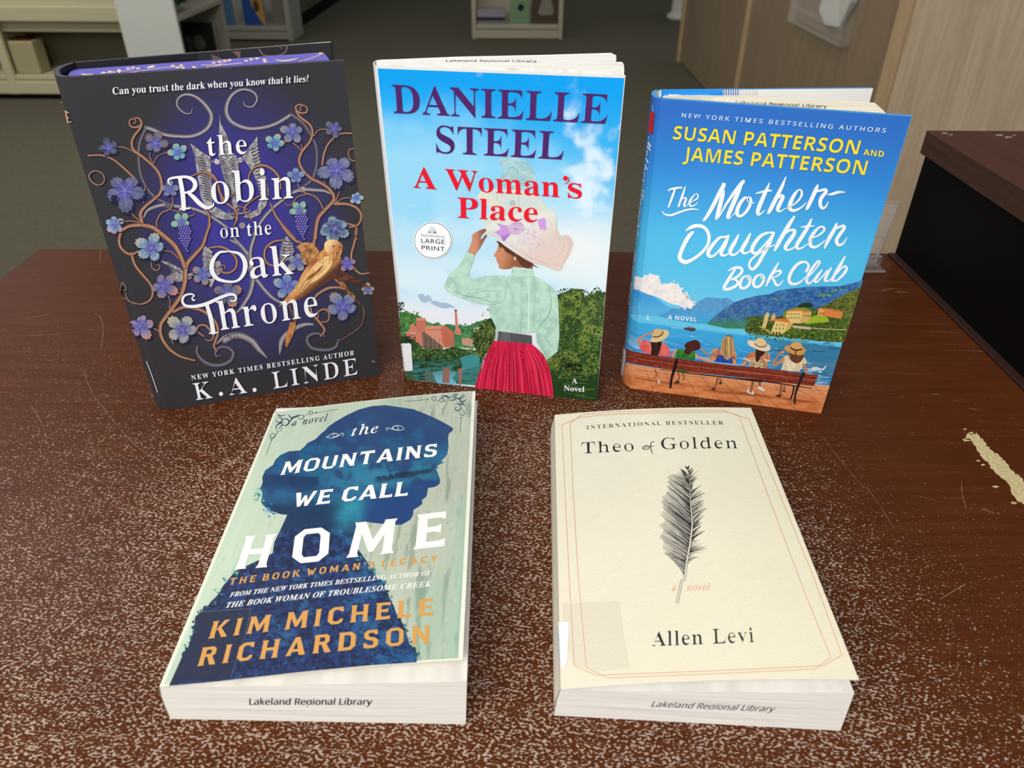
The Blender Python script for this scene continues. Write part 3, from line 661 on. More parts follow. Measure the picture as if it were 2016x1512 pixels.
chip = [(1906,853),(1914,857),(1921,852),(1928,856),(1930,862),(1936,866),(1941,875),(1949,884),(1957,890),(1966,893),(1972,902),(1981,909),(1988,921),(1998,932),(2008,937),(2016,948),(2026,957),(2030,1003),(2016,993),(2005,987),(1999,979),(1991,972),(1990,962),(1984,950),(1976,944),(1968,938),(1958,928),(1950,921),(1948,914),(1938,905),(1930,897),(1926,889),(1917,874),(1910,866),(1899,864)]
cp = [unp(x, y, z=0.00006) for x, y in chip]
random.seed(11); cj = []
for i in range(len(cp)):
    a, b = cp[i], cp[(i+1) % len(cp)]
    for k in range(4):
        q = a+(b-a)*k/4; cj.append(q+np.array([random.uniform(-.0007, .0007), random.uniform(-.0009, .0009), 0]))
mb.add(cj, [tuple(q) for q in tessellate_polygon([[Vector((q[0], q[1], 0)) for q in cj]])], 2)
for cx, cy, r in ((1903, 866, 5), (1912, 852, 3), (1960, 958, 4), (1926, 907, 3), (1996, 990, 4), (1935, 915, 3), (1900, 845, 2.5)):
    q = [unp(cx+r*1.6*cos(a)*random.uniform(.6, 1.2), cy+r*.6*sin(a)*random.uniform(.6, 1.2), z=0.00006) for a in np.linspace(0, 2*pi, 10)[:-1]]
    mb.add(q, [tuple(range(9))], 2)
SCR = [[(165, 730), (180, 770), (206, 806), (262, 872), (320, 915)], [(185, 617), (198, 625), (203, 650), (199, 690)], [(18, 661), (70, 660), (118, 657)], [(50, 628), (100, 618)], [(62, 800), (78, 825), (92, 860)], [(178, 860), (165, 890), (155, 900)],
 [(0, 1352), (60, 1360), (120, 1366), (205, 1364)], [(28, 1130), (38, 1230), (40, 1300)], [(55, 1438), (160, 1446), (240, 1450)], [(230, 1240), (262, 1252), (300, 1262)], [(345, 845), (380, 880), (430, 905)], [(420, 850), (450, 905)], [(1700, 950), (1735, 1000), (1760, 1040)], [(1893, 948), (1895, 975), (1902, 1000)],
 [(1620, 860), (1650, 900), (1700, 960)], [(198, 490), (196, 520)], [(1000, 1350), (1050, 1330)], [(1720, 1180), (1760, 1230), (1800, 1250)], [(1010, 870), (1030, 930), (1070, 970)], [(1850, 1180), (1900, 1150)], [(80, 1230), (140, 1180), (160, 1150)], [(560, 1470), (700, 1478)]]
for L in SCR:
    P = cr(L, 8); random.shuffle; q = np.array([unp(x, y, z=0.00005) for x, y in P]); d = np.gradient(q, axis=0); d /= np.linalg.norm(d, axis=1)[:, None]; nn = np.column_stack([-d[:, 1], d[:, 0], d[:, 2]*0])
    w = np.array([random.uniform(.00004, .00022) for _ in q])[:, None]; k = len(q); mb.add(np.vstack([q-nn*w, q+nn*w]), [(i, i+1, k+i+1, k+i) for i in range(k-1)], 3)
mb.build('desktop', [M_desk, M_edge, M_core, mat('scratch', (150, 124, 106), 0.8, 0.1)], t)
MB().box((XL+0.02, -0.2, FZ), (XL+0.045, YB-0.02, -0.03)).build('side_panel', M_edge, t)
MB().box((XL+0.045, YB-0.06, FZ), (1.08, YB-0.035, -0.03)).build('modesty_panel', M_edge, t)
MB().box((1.055, -0.2, FZ), (1.08, YB-0.06, -0.03)).build('side_panel', M_edge, t)
# raised black hutch at the right
M_dtop = woodmat('dark_walnut_top', (60, 29, 16), (78, 40, 23), 3.0, (30, 1.5, 1), 0.45, 0.1)
M_dside = woodmat('walnut_edge', (58, 38, 28), (76, 52, 38), 8.0, (10, 1.0, 12), 0.55, 0.25)
M_blk = mat('black_melamine', (5, 5, 5), 0.5, 0.12)
t = thing('desk_hutch', 'raised black hutch with a walnut top on the right end of the desk', 'cabinet', (0.75, 0.4, 0))
mb = MB().box((XR+0.003, -0.25, 0.0002), (1.09, YB-0.002, 0.111)); mb.build('hutch_body', M_blk, t, bevel=0.0015)
mb = MB().box((XR-0.0015, -0.25, 0.111), (1.10, YB+0.001, 0.134)); mb.m = [1, 0, 1, 1, 1, 1]
for sx, sy, r in ((1968, 266, 4), (1985, 270, 5), (1996, 266, 3), (1860, 262, 4), (1872, 265, 3)):
    q = [unp(sx+r*2*cos(a)*random.uniform(.5, 1.2), sy+r*.35*sin(a)*random.uniform(.6, 1.2), z=0.1341) for a in np.linspace(0, 2*pi, 10)[:-1]]
    mb.add(q, [tuple(range(9))], 2)
mb.build('hutch_top', [M_dtop, M_dside, mat('scuffed_white', (150, 140, 128), 0.8, 0.1)], t, bevel=0.0008)
MB().box((XR-0.0055, -0.25, 0.0001), (XR+0.003, YB-0.004, 0.003)).build('bottom_rail', M_edge, t, bevel=0.0006)

# clear acrylic stand at the back corner of the desk
M_acr = mat('clear_acrylic_sheet', (225, 225, 225), 0.05, 0.6); M_acr.node_tree.nodes['Principled BSDF'].inputs['Alpha'].default_value = 0.08
M_acre = mat('acrylic_edge', (170, 160, 150), 0.15, 0.6); M_acre.node_tree.nodes['Principled BSDF'].inputs['Alpha'].default_value = 0.6
def sheet(mb, A, B, C_, D, th=0.0022):
    A, B, C_, D = map(np.array, (A, B, C_, D)); n = np.cross(B-A, D-A); n = n/np.linalg.norm(n)*th
    mb.prism([A, B, C_, D], [A+n, B+n, C_+n, D+n])
t = thing('card_holder', 'clear acrylic card holder at the back corner of the desk behind the lake novel', 'card holder', (0.35, 0.735, 0))
x0, x1 = 0.29, 0.393
mb = MB(); sheet(mb, (x0, 0.726, 0.0002), (x1, 0.726, 0.0002), (x1, 0.765, 0.0002), (x0, 0.765, 0.0002)); mb.build('foot', M_acr, t)
mb = MB(); sheet(mb, (x0, 0.742, 0.002), (x1, 0.742, 0.002), (x1, 0.742, 0.012), (x0, 0.742, 0.012)); mb.build('front_lip', M_acr, t)
mb = MB(); sheet(mb, (x0, 0.748, 0.002), (x1-0.002, 0.748, 0.002), (0.407, 0.768, 0.062), (x0, 0.768, 0.062)); mb.build('back_plate', M_acr, t)
def tube(mb, a, b, r, K=8):
    a, b = np.array(a, float), np.array(b, float); d = (b-a)/np.linalg.norm(b-a); p = np.cross(d, [0.3, 0.2, 1]); p /= np.linalg.norm(p); q = np.cross(d, p)
    V = [c+(p*cos(2*pi*k/K)+q*sin(2*pi*k/K))*r for c in (a, b) for k in range(K)]
    mb.add(V, [(k, (k+1) % K, K+(k+1) % K, K+k) for k in range(K)]+[tuple(range(K-1, -1, -1)), tuple(range(K, 2*K))])
mb = MB(); tube(mb, (x0, 0.768, 0.062), (0.407, 0.768, 0.062), 0.0014); tube(mb, (x1-0.002, 0.748, 0.003), (0.407, 0.768, 0.062), 0.0016); tube(mb, (x0, 0.742, 0.012), (x1, 0.742, 0.012), 0.0012); tube(mb, (x0, 0.7265, 0.0018), (x1, 0.7265, 0.0018), 0.0012)
tube(mb, (x0, 0.757, 0.028), (0.399, 0.757, 0.028), 0.0008)
mb.build('polished_rim', M_acre, t)
# ------------------------------------------------------------------ books: shells and page blocks
M_ink_matte = printed('printed_matte_cover', 0.5, 0.25)
M_ink_gloss = printed('printed_glossy_cover', 0.30, 0.38)
M_ink_tex = printed('printed_textured_cover', 0.75, 0.2, bump=0.35, bscale=700)
M_board_in = mat('endpaper_white', (232, 232, 228), 0.6, 0.25)
M_board_blk = mat('endpaper_black', (34, 33, 36), 0.45, 0.3)
M_lab = mat('white_label', (236, 236, 238), 0.35, 0.4)
M_rim_white = mat('worn_paper_edge', (222, 220, 214), 0.8, 0.2)
def pages_mat(name, c0, c1, axis, scale=900):
    m = mat(name, c0, 0.85, 0.15); b = m.node_tree.nodes['Principled BSDF']; tc = nd(m, 'ShaderNodeTexCoord')
    mp = nd(m, 'ShaderNodeMapping'); s = [8, 8, 8]; s[axis] = scale; mp.inputs['Scale'].default_value = s; lk(m, tc, 'Object', mp, 0)
    n = nd(m, 'ShaderNodeTexNoise', i_Scale=1.0, i_Detail=3.0); lk(m, mp, 0, n, 'Vector')
    r = ramp(m, n, 'Fac', [(0.3, lin(c1)), (0.6, lin(c0))]); lk(m, r, 'Color', b, 'Base Color'); return m
M_pg = pages_mat('page_edges', (238, 234, 226), (216, 211, 202), 2)
M_pgv = pages_mat('page_edges_cream', (236, 228, 208), (212, 202, 180), 1)
M_pgw = pages_mat('page_edges_white', (242, 240, 232), (214, 210, 200), 1)
M_pgb = printed('violet_page_edges', 0.6, 0.2)

def prof(offs, n=24):
    P = cr(offs, n); d = np.concatenate([[0], np.cumsum(np.linalg.norm(np.diff(P, axis=0), axis=1))]); return P, d

class Standing:
    """a book standing fanned: front board, curved spine, back board, all from one base outline"""
    def __init__(s, H, tl, tr, bl, br, spine, back, th, kb=1.0, kt=1.0):
        s.H = H; s.th = th; s.kb = kb; s.kt = kt
        s.TL, s.TR = unp(*tl, z=H), unp(*tr, z=H); s.BL, s.BR = unp(*bl, z=0), unp(*br, z=0)
        s.w = np.linalg.norm((s.TR-s.TL)[:2])
        s.sp, s.sd = prof(spine); s.S0 = -s.sd[-1]/s.w
        s.D = (s.TL-s.BL)[:2]                      # lean
        bk = unp(*back, z=H)
        s.bk = bk[:2]-s.TL[:2]
        t = np.linspace(s.S0, 0, 200); s.surf = Surf(s.f, float(max(t[proj(s.f(t, np.full(200, q)))[:, 0].argmin()] for q in (0.05, 0.5, 0.95))), 1.0)
    def f(s, S, R):
        S = np.asarray(S, float)[:, None]; R = np.asarray(R, float)[:, None]
        top = s.TL+(s.TR-s.TL)*S; bot = s.BL+(s.BR-s.BL)*S
        P = bot+(top-bot)*R
        d = -S[:, 0]*s.w
        ox = np.interp(d, s.sd, s.sp[:, 0]); oy = np.interp(d, s.sd, s.sp[:, 1])
        o3 = np.column_stack([ox, oy, np.zeros(len(ox))])*(s.kb+(s.kt-s.kb)*R)
        Q = s.BL+(s.TL-s.BL)*R+o3
        # continue past the ends linearly
        return np.where(S < 0, Q, P)
    def path(s, R, n=100):
        """outline front fore-edge -> spine -> back fore-edge at height R (world xy)"""
        S = np.concatenate([np.linspace(1, 0, 17), np.linspace(0, s.S0, n)[1:]])
        P = s.f(S, np.full(len(S), R))[:, :2]
        o = (s.BL+(s.TL-s.BL)*R)[:2]; b0 = P[-1]; b1 = o+s.bk
        return np.vstack([P]+[[b0+(b1-b0)*t] for t in (0.33, 0.66, 1.0)])
    def shell(s, mb, col, mi_out=0, mi_in=1, mi_rim=2, rows=14):
        rr = np.linspace(0, 1, rows); O, I = [], []
        for R in rr:
            P = s.path(R); d = np.gradient(P, axis=0); d /= np.linalg.norm(d, axis=1)[:, None]
            N = np.column_stack([d[:, 1], -d[:, 0]]); z = 0.0002+(s.H-0.0002)*R
            O.append([(*q, z) for q in P]); I.append([(*q, z) for q in P+N*s.th])
        n = len(O[0]); V = [q for r in O for q in r]+[q for r in I for q in r]; o = lambda w, j, i: (w*rows+j)*n+i
        Fo = [(o(0, j, i), o(0, j+1, i), o(0, j+1, i+1), o(0, j, i+1)) for j in range(rows-1) for i in range(n-1)]
        Fi = [(o(1, j, i+1), o(1, j+1, i+1), o(1, j+1, i), o(1, j, i)) for j in range(rows-1) for i in range(n-1)]
        T = rows-1; Fr = []
        for i in range(n-1):
            Fr.append((o(0, T, i), o(1, T, i), o(1, T, i+1), o(0, T, i+1))); Fr.append((o(0, 0, i+1), o(1, 0, i+1), o(1, 0, i), o(0, 0, i)))
        for j in range(rows-1):
            Fr.append((o(0, j, 0), o(1, j, 0), o(1, j+1, 0), o(0, j+1, 0))); Fr.append((o(0, j, n-1), o(0, j+1, n-1), o(1, j+1, n-1), o(1, j, n-1)))
        k = len(mb.f); mb.add(V, Fo+Fi+Fr, mi_out, col)
        for j in range(len(Fi)): mb.m[k+len(Fo)+j] = mi_in
        for j in range(len(Fr)): mb.m[k+len(Fo)+len(Fi)+j] = mi_rim
    def block(s, mb, ringpx, z1, z0, mi=0, col=None, nudge=None):
        top = [unp(x, y, z=z1) for x, y in ringpx]
        a = np.array([s.D[0]*(z1-z0)/s.H, s.D[1]*(z1-z0)/s.H, z1-z0])
        mb.prism([q-a for q in top], top, mi, col)
        return top

class Lying:
    def __init__(s, t, tl, tr, bl, br, l1, l2, g, f0, f1, left, right, L):
        """t thickness; f0,f1: px of the front face's bottom corners; left/right: px outline of that face going up"""
        e = 0.0007
        s.TL, s.BL = unp(*tl, z=t+e), unp(*bl, z=t+e); s.TR = unp(*tr, z=t+e+l1); s.BR = unp(*br, z=t+e+l2)
        s.l1, s.l2, s.g, s.t = l1, l2, g, t
        A, B = unp(*f0, z=0.0008), unp(*f1, z=0.0008); u = (B-A)/np.linalg.norm(B-A); v = np.array([-u[1], u[0], 0]); s.u, s.v, s.A, s.B = u, v, A, B
        def on(px, py):
            d = _F+CR*(px-1008)/F_PX-CU*(py-756)/F_PX
            return CP+d*(((A-CP)@v)/(d@v))
        s.left = [on(*q) for q in left]; s.right = [on(*q) for q in right]; s.L = L; s.w3 = s.v
        if isinstance(L, tuple): s.w3 = (unp(*L, z=t)-s.right[0])*np.array([1, 1, 0]); s.L = np.linalg.norm(s.w3); s.w3 = s.w3/s.L
        else: s.w3 = s.TL-s.BL; s.w3 = s.w3*np.array([1, 1, 0]); s.w3 /= np.linalg.norm(s.w3)
        s.surf = Surf(s.f, 0.0, 1.0)
    def f(s, S, R):
        S = np.asarray(S, float)[:, None]; R = np.asarray(R, float)[:, None]
        top = s.TL+(s.TR-s.TL)*S; bot = s.BL+(s.BR-s.BL)*S; P = bot+(top-bot)*R
        ex = (s.l2+(s.l1-s.l2)*R)*(s.g(np.clip(S, 0, 1))-np.clip(S, 0, 1))
        return P+ex*np.array([0, 0, 1.0])
    def ring(s):
        tz = lambda q: np.array([q[0], q[1], q[2]])
        return [s.A]+[s.B]+s.right+s.left[::-1]
    def block(s, mb, mi=0, mi_face=None):
        r0 = s.ring(); r1 = [q+s.w3*s.L for q in r0]; n = len(r0)
        V = r0+r1; F = [tuple(range(n)), tuple(range(2*n-1, n-1, -1))]+[(n+i, n+(i+1) % n, (i+1) % n, i) for i in range(n)]
        mb.add(V, F, mi)
    def cover(s, mb, col, mi=0, mi_in=1, th=0.0006, ns=24, nr=24):
        """top sheet, spine wrap and back sheet"""
        A, B = np.meshgrid(np.linspace(0, 1, ns), np.linspace(0, 1, nr)); A, B = A.ravel(), B.ravel()
        P = s.surf.P(A, B); Q = s.surf.P(A, B, -th)
        q = lambda j, i: j*ns+i
        F = [(q(j, i), q(j, i+1), q(j+1, i+1), q(j+1, i)) for j in range(nr-1) for i in range(ns-1)]
        G = [tuple(reversed([x+ns*nr for x in f])) for f in F]
        E = []
        rim = [q(0, i) for i in range(ns)]+[q(j, ns-1) for j in range(1, nr)]+[q(nr-1, i) for i in range(ns-2, -1, -1)]+[q(j, 0) for j in range(nr-2, 0, -1)]
        for a, b in zip(rim, rim[1:]+rim[:1]): E.append((a, a+ns*nr, b+ns*nr, b))
        k = len(mb.f); mb.add(np.vstack([P, Q]), F+G+E, mi, col)
        for j in range(len(G)+len(E)): mb.m[k+len(F)+j] = mi_in
        # spine from hinge to the desk, then back sheet
        left = [x for x in s.left]; sp = [s.BL]+[x-s.u*0.0006 for x in left[::-1]]+[s.A-s.u*0.0006-np.array([0, 0, .0006])]
        tp = [s.TL]+[x+s.w3*np.linalg.norm(s.TL-s.BL) for x in sp[1:]]
        n = len(sp); mb.add(sp+tp, [(i, n+i, n+i+1, i+1) for i in range(n-1)], mi, col)
        b0 = [s.A-s.u*.0006, s.B, s.B+s.w3*s.L, s.A+s.w3*s.L-s.u*.0006]
        mb.prism([np.array([x[0], x[1], 0.0001]) for x in b0], [np.array([x[0], x[1], 0.0007]) for x in b0], mi_in, col)

robin = Standing(0.243, (133, 152), (676.5, 119), (330, 808), (748, 739), [(0, 0), (-.0075, .0032), (-.0128, .0095), (-.0185, .021), (-.0205, .033), (-.019, .0449)], (652, 82), 0.0032)
steel = Standing(0.2446, (740, 129), (1231.5, 148), (802.5, 747.5), (1172.5, 790), [(0, 0), (-.0022, .0035), (-.0030, .009), (-.0025, .015), (-.0002, .0185)], (1205, 104), 0.0005)
mother = Standing(0.2284, (1300, 194), (1795.5, 229), (1243, 764), (1616, 814), [(0, 0), (-.0032, .005), (-.0042, .011), (-.0036, .018), (-.0012, .0245), (.002, .0285)], (1715, 172), 0.0030, 1.35, 0.88)
mount = Lying(0.0292, (540, 811), (936, 770), (314, 1352), (911, 1299), 0.0160, 0.0165, lambda u: 1-(1-u)**1.3, (336, 1414), (917, 1424.5), [(326, 1392), (318, 1370), (315, 1354)], [(919, 1341)], (940, 801))
theo = Lying(0.0255, (1092, 817), (1478.5, 803), (1104, 1357), (1691, 1338), 0.0104, 0.0124, lambda u: 1-(1-u)**2, (1093, 1407), (1655, 1437), [(1093, 1397), (1096, 1380), (1104, 1359)], [(1682, 1364.5)], 0.2165)
# ------------------------------------------------------------------ cream novel with a feather, lying
random.seed(21)
t_theo = thing('paperback_book', 'cream paperback with a black feather drawing lying flat near the front of the desk', 'book', theo.A)
mb = MB(); theo.cover(mb, lin((228, 220, 198)), 0, 1)
a = Art(theo.surf, mb, 0)
def _c(x, y, s, r):
    n = fbm(s*60, r*90, 3)[:, None]; base = lin((226, 217, 193)); k = sst(s+0.3*(1-r), 0.2, 1.2)[:, None]
    return base*(0.97+0.06*n)*(1-k*np.array([0.0, 0.005, 0.05]))
a.grid(_c, 40, 60)
z6 = Z(1080, 1120, 3.15); z5 = Z(1080, 780, 3.877)
a.poly(z6('88,212 440,200 470,420 505,612 330,640 240,612 150,600 90,330'), (217, 208, 184))
a.up()
L1 = [(1106.6, 836.7), (1112, 960), (1121, 1145), (1130.8, 1310.5), (1173.7, 1329.5), (1400, 1321), (1619.7, 1311), (1657.8, 1289.8), (1600, 1132), (1540, 985), (1474, 825), (1431, 811), (1300, 812.5), (1200, 816), (1141.9, 821.5), (1106.6, 836.7)]
L2 = [(1122.6, 832.9), (1128, 960), (1139, 1145), (1154.6, 1314.3), (1195.9, 1335), (1400, 1327), (1603.8, 1317.5), (1635.6, 1294.6), (1585.5, 1170), (1520, 997), (1455, 820), (1424, 807.5), (1300, 808.5), (1200, 811.5), (1146, 816.5), (1122.6, 832.9)]
for L in (L1, L2):
    for p, q in zip(L, L[1:]): a.stroke([p, q], 1.15, (208, 150, 112), 1, caps=False)
a.up()
K = (40, 40, 42)
a.text('INTERNATIONAL BESTSELLER', (1154.8, 845.6), (1425.6, 836.2), (1154.5, 838.4), K, 'serif', 0.020, 1.28, arc=0.002)
a.text('Theo', (1144.5, 893.5), (1248, 888), (1144, 871.5), K, 'serif', 0.034, 1.06)
a.text('Golden', (1302, 884.8), (1453, 883), (1301, 862.5), K, 'serif', 0.034, 1.06)
a.stroke(z5('742,378 722,386 718,400 735,407 762,402 770,388 755,379 740,380'), 1.4, K, 5)
a.stroke(z5('716,404 735,392 760,388 806,380'), 1.0, K, 4)
a.stroke(z5('806,350 790,349 782,362 780,385 786,420 797,444'), [1.6, 1.2, 1.7, 1.9, 1.6, 1.0], K, 5)
a.text('a', (1323, 1163.6), (1331, 1163.2), (1323.5, 1148.5), (222, 150, 115), 'italic')
a.text('novel', (1352.4, 1163), (1397.5, 1162), (1352.8, 1149.2), (222, 150, 115), 'italic', 0, 1.12)
a.text('Allen', (1283.5, 1272.6), (1384, 1268.6), (1283.5, 1244), K, 'serif', 0.024, 1.06)
a.text('Levi', (1404, 1267.6), (1485, 1264.4), (1402.5, 1238.6), K, 'serif', 0.034, 1.06)
# feather
shaft = cr(z5('1060,540 1072,600 1078,680 1082,800 1092,900 1096,980 1086,1080 1070,1180 1052,1280 1038,1400'), 8)
shaft = np.vstack([shaft, cr(z6('824,75 812,140 797,215'), 5)])
sy = shaft[:, 1]; sx = shaft[:, 0]
Lo = z5('1015,560 975,595 935,600 905,612 925,640 905,655 930,670 895,692 940,702 900,730 905,745 865,770 880,790 860,805 880,830 870,840 885,870 848,898 880,930 885,960 840,985 880,1020 870,1040 848,1072 880,1110 868,1155 890,1180 885,1205 930,1240 970,1280 1030,1312')
Ro = z5('1105,555 1085,600 1148,622 1100,650 1100,690 1170,718 1198,740 1160,780 1190,800 1175,830 1215,860 1170,880 1188,918 1150,940 1175,962 1168,992 1110,1020 1197,1028 1160,1050 1100,1070 1160,1100 1227,1182 1150,1140 1095,1135 1160,1243 1085,1165')
def feather(outer, side, N):
    for i in range(N):
        t = (i+random.random())/N; d = np.linspace(0, 1, len(outer)); ox = np.interp(t, d, outer[:, 0]); oy = np.interp(t, d, outer[:, 1])
        k = random.uniform(0.0, 0.35)*(1 if random.random() < .5 else 0)
        drop = (40 if side < 0 else 16)*(0.5+0.6*sin(pi*min(1, t*1.1)))
        yy = oy+drop+random.uniform(-3, 3); xx = np.interp(yy, sy, sx)
        ax, ay = ox+(xx-ox)*k, oy+(yy-oy)*k
        mxp = (ax+xx)/2+side*1.5; myp = (ay+yy)/2-2.0
        g = random.choice((28, 44, 70, 96, 120)); a.stroke([(ax, ay), (mxp, myp), (xx, yy)], [0.35, random.uniform(.6, 1.0), random.uniform(.8, 1.3)], (g+12, g+8, g+4), 3, caps=False)
for o in (Lo,): a.poly(np.vstack([o, [[np.interp(y, sy, sx), y] for y in np.linspace(o[-1][1], o[0][1], 14)]]), (206, 198, 178))
a.up()
feather(Lo, -1, 185); feather(Ro, 1, 130)
a.up()
for i in range(110):      # dense ink beside the shaft
    y = random.uniform(935, 1115); x = np.interp(y, sy, sx); sd = random.choice((-1, -1, 1)); l = random.uniform(5, 16)*(1.4 if y < 1010 else .9)
    a.stroke([(x+sd*l, y-l*.85), (x, y)], [0.3, 1.3], (34, 30, 28), 1, caps=False)
for s_ in ('1040,530 1050,545 1062,560', '1075,525 1068,545 1064,565', '1000,550 1030,575 1062,600', '1108,560 1085,590 1070,612', '1012,562 1040,600 1060,615', '1100,545 1080,570 1068,600'): a.stroke(z5(s_), [.4, 2.6, 1.2], (40, 36, 34), 4, caps=False)
a.up()
n = len(shaft); W = np.interp(sy, [930, 1000, 1060, 1140, 1188], [2.0, 3.4, 4.4, 4.6, 5.0])
a.stroke(shaft, list(W), (58, 50, 44), 1, caps=False); a.up(); a.stroke(shaft[6:], list(np.maximum(W[6:]-1.9, .5)), (226, 218, 200), 1, caps=False)
cov = mb.build('paper_cover', [M_ink_tex, M_board_in], t_theo)
mb = MB(); theo.block(mb); mb.build('text_block', M_pg, t_theo)
# spine sticker, wrapping round the hinge
mb = MB(); P = z6('62,332 118,332 127,340 126,360 117,560 108,600 96,612 76,614'); b_ = Art(theo.surf, mb, 0); b_.k = 14; b_.poly(P, (236, 236, 238))
q0, q1 = theo.surf.P(*theo.surf.inv(z6([(64, 332)])), 14*EPS)[0], theo.surf.P(*theo.surf.inv(z6([(78, 614)])), 14*EPS)[0]
dn = np.array([-0.0012, 0, -0.012]); mb.add([q0, q1, q1+dn, q0+dn], [(0, 1, 2, 3)])
mb.build('spine_label', M_lab, t_theo)
# library stamp on the lower page edges
def edge_surf(bk, z0, z1):
    """front face of a lying book as a surface: s along, r up"""
    A = bk.A+np.array([0, 0, 0])-bk.v*0.0001; B = bk.B-bk.v*0.0001
    return Surf(lambda S, R: A+(B-A)*np.asarray(S, float)[:, None]+np.array([0, 0, bk.t])*np.asarray(R, float)[:, None])
es = edge_surf(theo, 0, theo.t); mb = MB(); e = Art(es, mb)
e.text('Lakeland Regional Library', (1281.5, 1391), (1522, 1401), (1284, 1381), (52, 54, 62), 'sans', -0.006, 1.0, shear=.25)
mb.build('edge_stamp', M_ink_matte, t_theo)
# ------------------------------------------------------------------ mint novel with a blue silhouette, lying
random.seed(22)
t_mount = thing('paperback_book', 'pale green paperback with a dark blue head silhouette lying flat on the desk', 'book', mount.A)
mb = MB(); mount.cover(mb, lin((226, 226, 206)), 0, 1)
a = Art(mount.surf, mb, 0)
z3 = Z(480, 750, 3.979); z4 = Z(300, 1080, 3.0545)
def _g(x, y, s, r):
    st = fbm(s*46+0.8*fbm(s*8, r*6, 2), r*5.5, 4); st2 = fbm(s*150, r*16, 2); crack = sst(fbm(s*64+1.2*fbm(s*10, r*9, 2), r*9+3, 3), 0.60, 0.72)*sst(s+0.25*(1-r), 0.5, 0.85)
    c = mixc(lin((204, 220, 194)), lin((192, 198, 176)), sst(s+0.5*(st-.5), 0.12, 0.7))
    c = mixc(c, lin((160, 194, 168)), 0.5*sst(fbm(s*7+5, r*3, 3), 0.55, 0.8))
    c = c*(0.90+0.16*st+0.06*st2)[:, None]
    c = mixc(c, lin((112, 136, 118)), 0.55*crack)
    c = mixc(c, lin((150, 196, 170)), 0.5*sst(s, 0.90, 1.0)*(r < .5))
    return c*0.84
a.grid(_g, 150, 110, 0.012, 0.985, 0.004, 0.997)
SIL = np.vstack([z3('340,1050 290,1045 215,1020 160,985 135,945 145,905 145,880 130,840 148,795 145,755 168,700 228,660 245,620 288,580 350,552 440,545 482,508 500,486 535,470 560,458 600,418 642,383 660,360 720,318 800,272 900,225 1000,198 1110,190 1200,203 1330,222 1430,262 1540,312 1600,345 1640,372 1632,395 1606,412 1600,450 1604,520 1592,580 1545,632 1575,636 1540,652 1512,668 1528,684 1505,684 1520,722 1540,780 1532,808 1500,830 1442,840 1438,872 1432,905 1395,935 1399,962 1372,985 1330,1010 1326,1050 1302,1090 1240,1125 1170,1130 1080,1120 960,1105 900,1130 872,1220 880,1300 905,1330 960,1410 1030,1512'), z4('1330,140 1345,165 1398,205 1405,240 1440,325 1452,342 1470,400 1500,452 1525,500 1548,575 1572,620 1592,645 1590,684 1300,704 900,742 400,798 100,826 125,770 178,652 180,625 212,602 225,560 245,505 262,462 258,410 290,385 330,350 352,320 400,272 425,225 462,180 500,135 640,70'), z3('225,1350 240,1262 285,1170')])
def _sil(x, y, s, r):
    X = (x-480)*3.979; Y = (y-750)*3.979
    n = fbm(x*.045, y*.06, 5); n2 = fbm(x*.16+9, y*.2, 4); n3 = fbm(x*.30+3, y*.34, 3)
    c = mixc(lin((38, 66, 108)), lin((36, 92, 130)), sst(n+0.25*(Y-300)/500, 0.45, 0.9))
    # mist band behind the titles
    band = np.exp(-((Y-760)/140)**2)*sst(X, 500, 900); c = mixc(c, lin((48, 124, 150)), 0.8*band*sst(n, .3, .6))
    # ridges
    def ridge(c, yl, th, col, x0, x1, amp):
        d = (Y-(yl(X)+amp*(n2-.5))); k = sst(d, -6, 6)*(1-sst(d, th*.4, th))*sst(X, x0, x0+60)*(1-sst(X, x1-60, x1)); return mixc(c, lin(col), 0.85*k)
    c = ridge(c, lambda q: 735+0.035*(q-150), 150, (26, 50, 86), 90, 620, 30)
    c = ridge(c, lambda q: 760-0.17*(q-1000), 60, (28, 38, 58), 1000, 1520, 40)
    low = sst(Y+90*(n-.5), 900, 1010)*(X < 880); c = mixc(c, lin((22, 42, 76)), 0.85*low)
    jaw = sst(Y+60*(n-.5)+0.25*(X-900), 850, 960)*sst(X, 880, 960)*(Y < 1180); c = mixc(c, lin((32, 56, 112)), 0.8*jaw)
    ray = np.exp(-((X-840+0.25*(Y-1000))/95)**2)*sst(Y, 880, 980)*(1-sst(Y, 1150, 1480)); c = mixc(c, lin((44, 138, 158)), 0.85*ray*(0.5+n))
    # cloudy forest below
    f = sst(Y, 1050, 1250); bil = sst(n2, .38, .66); cc = mixc(lin((20, 30, 62)), lin((32, 54, 104)), bil); cc = mixc(cc, lin((42, 98, 146)), 0.6*sst(n+0.25*(n3-.5)+0.0006*(x-600), .58, .78)); cc = cc*(0.75+0.5*n3)[:, None]
    c = mixc(c, cc, f*0.95)
    return c*(0.88+0.24*n3)[:, None]
for i in range(420):      # cracks of the printed wood grain
    s0 = random.random()**.7*0.95+0.03; r0 = random.random()*0.93+0.02
    if s0 < .5 and random.random() < .5: continue
    k = random.randint(3, 6); l = random.uniform(.006, .03)
    q = theo.surf if False else mount.surf
    ss = np.array([s0+random.gauss(0, .0025) for _ in range(k)]); rr = r0+np.linspace(0, l, k)
    a.stroke(proj(q.P(ss, np.minimum(rr, .99))), [.3, random.uniform(.5, .9), .3], random.choice(((136, 156, 136), (156, 174, 152), (122, 146, 132), (206, 220, 198))), 2, caps=False)
a.up(); a.region(SIL, _sil, 2.2)
a.up()
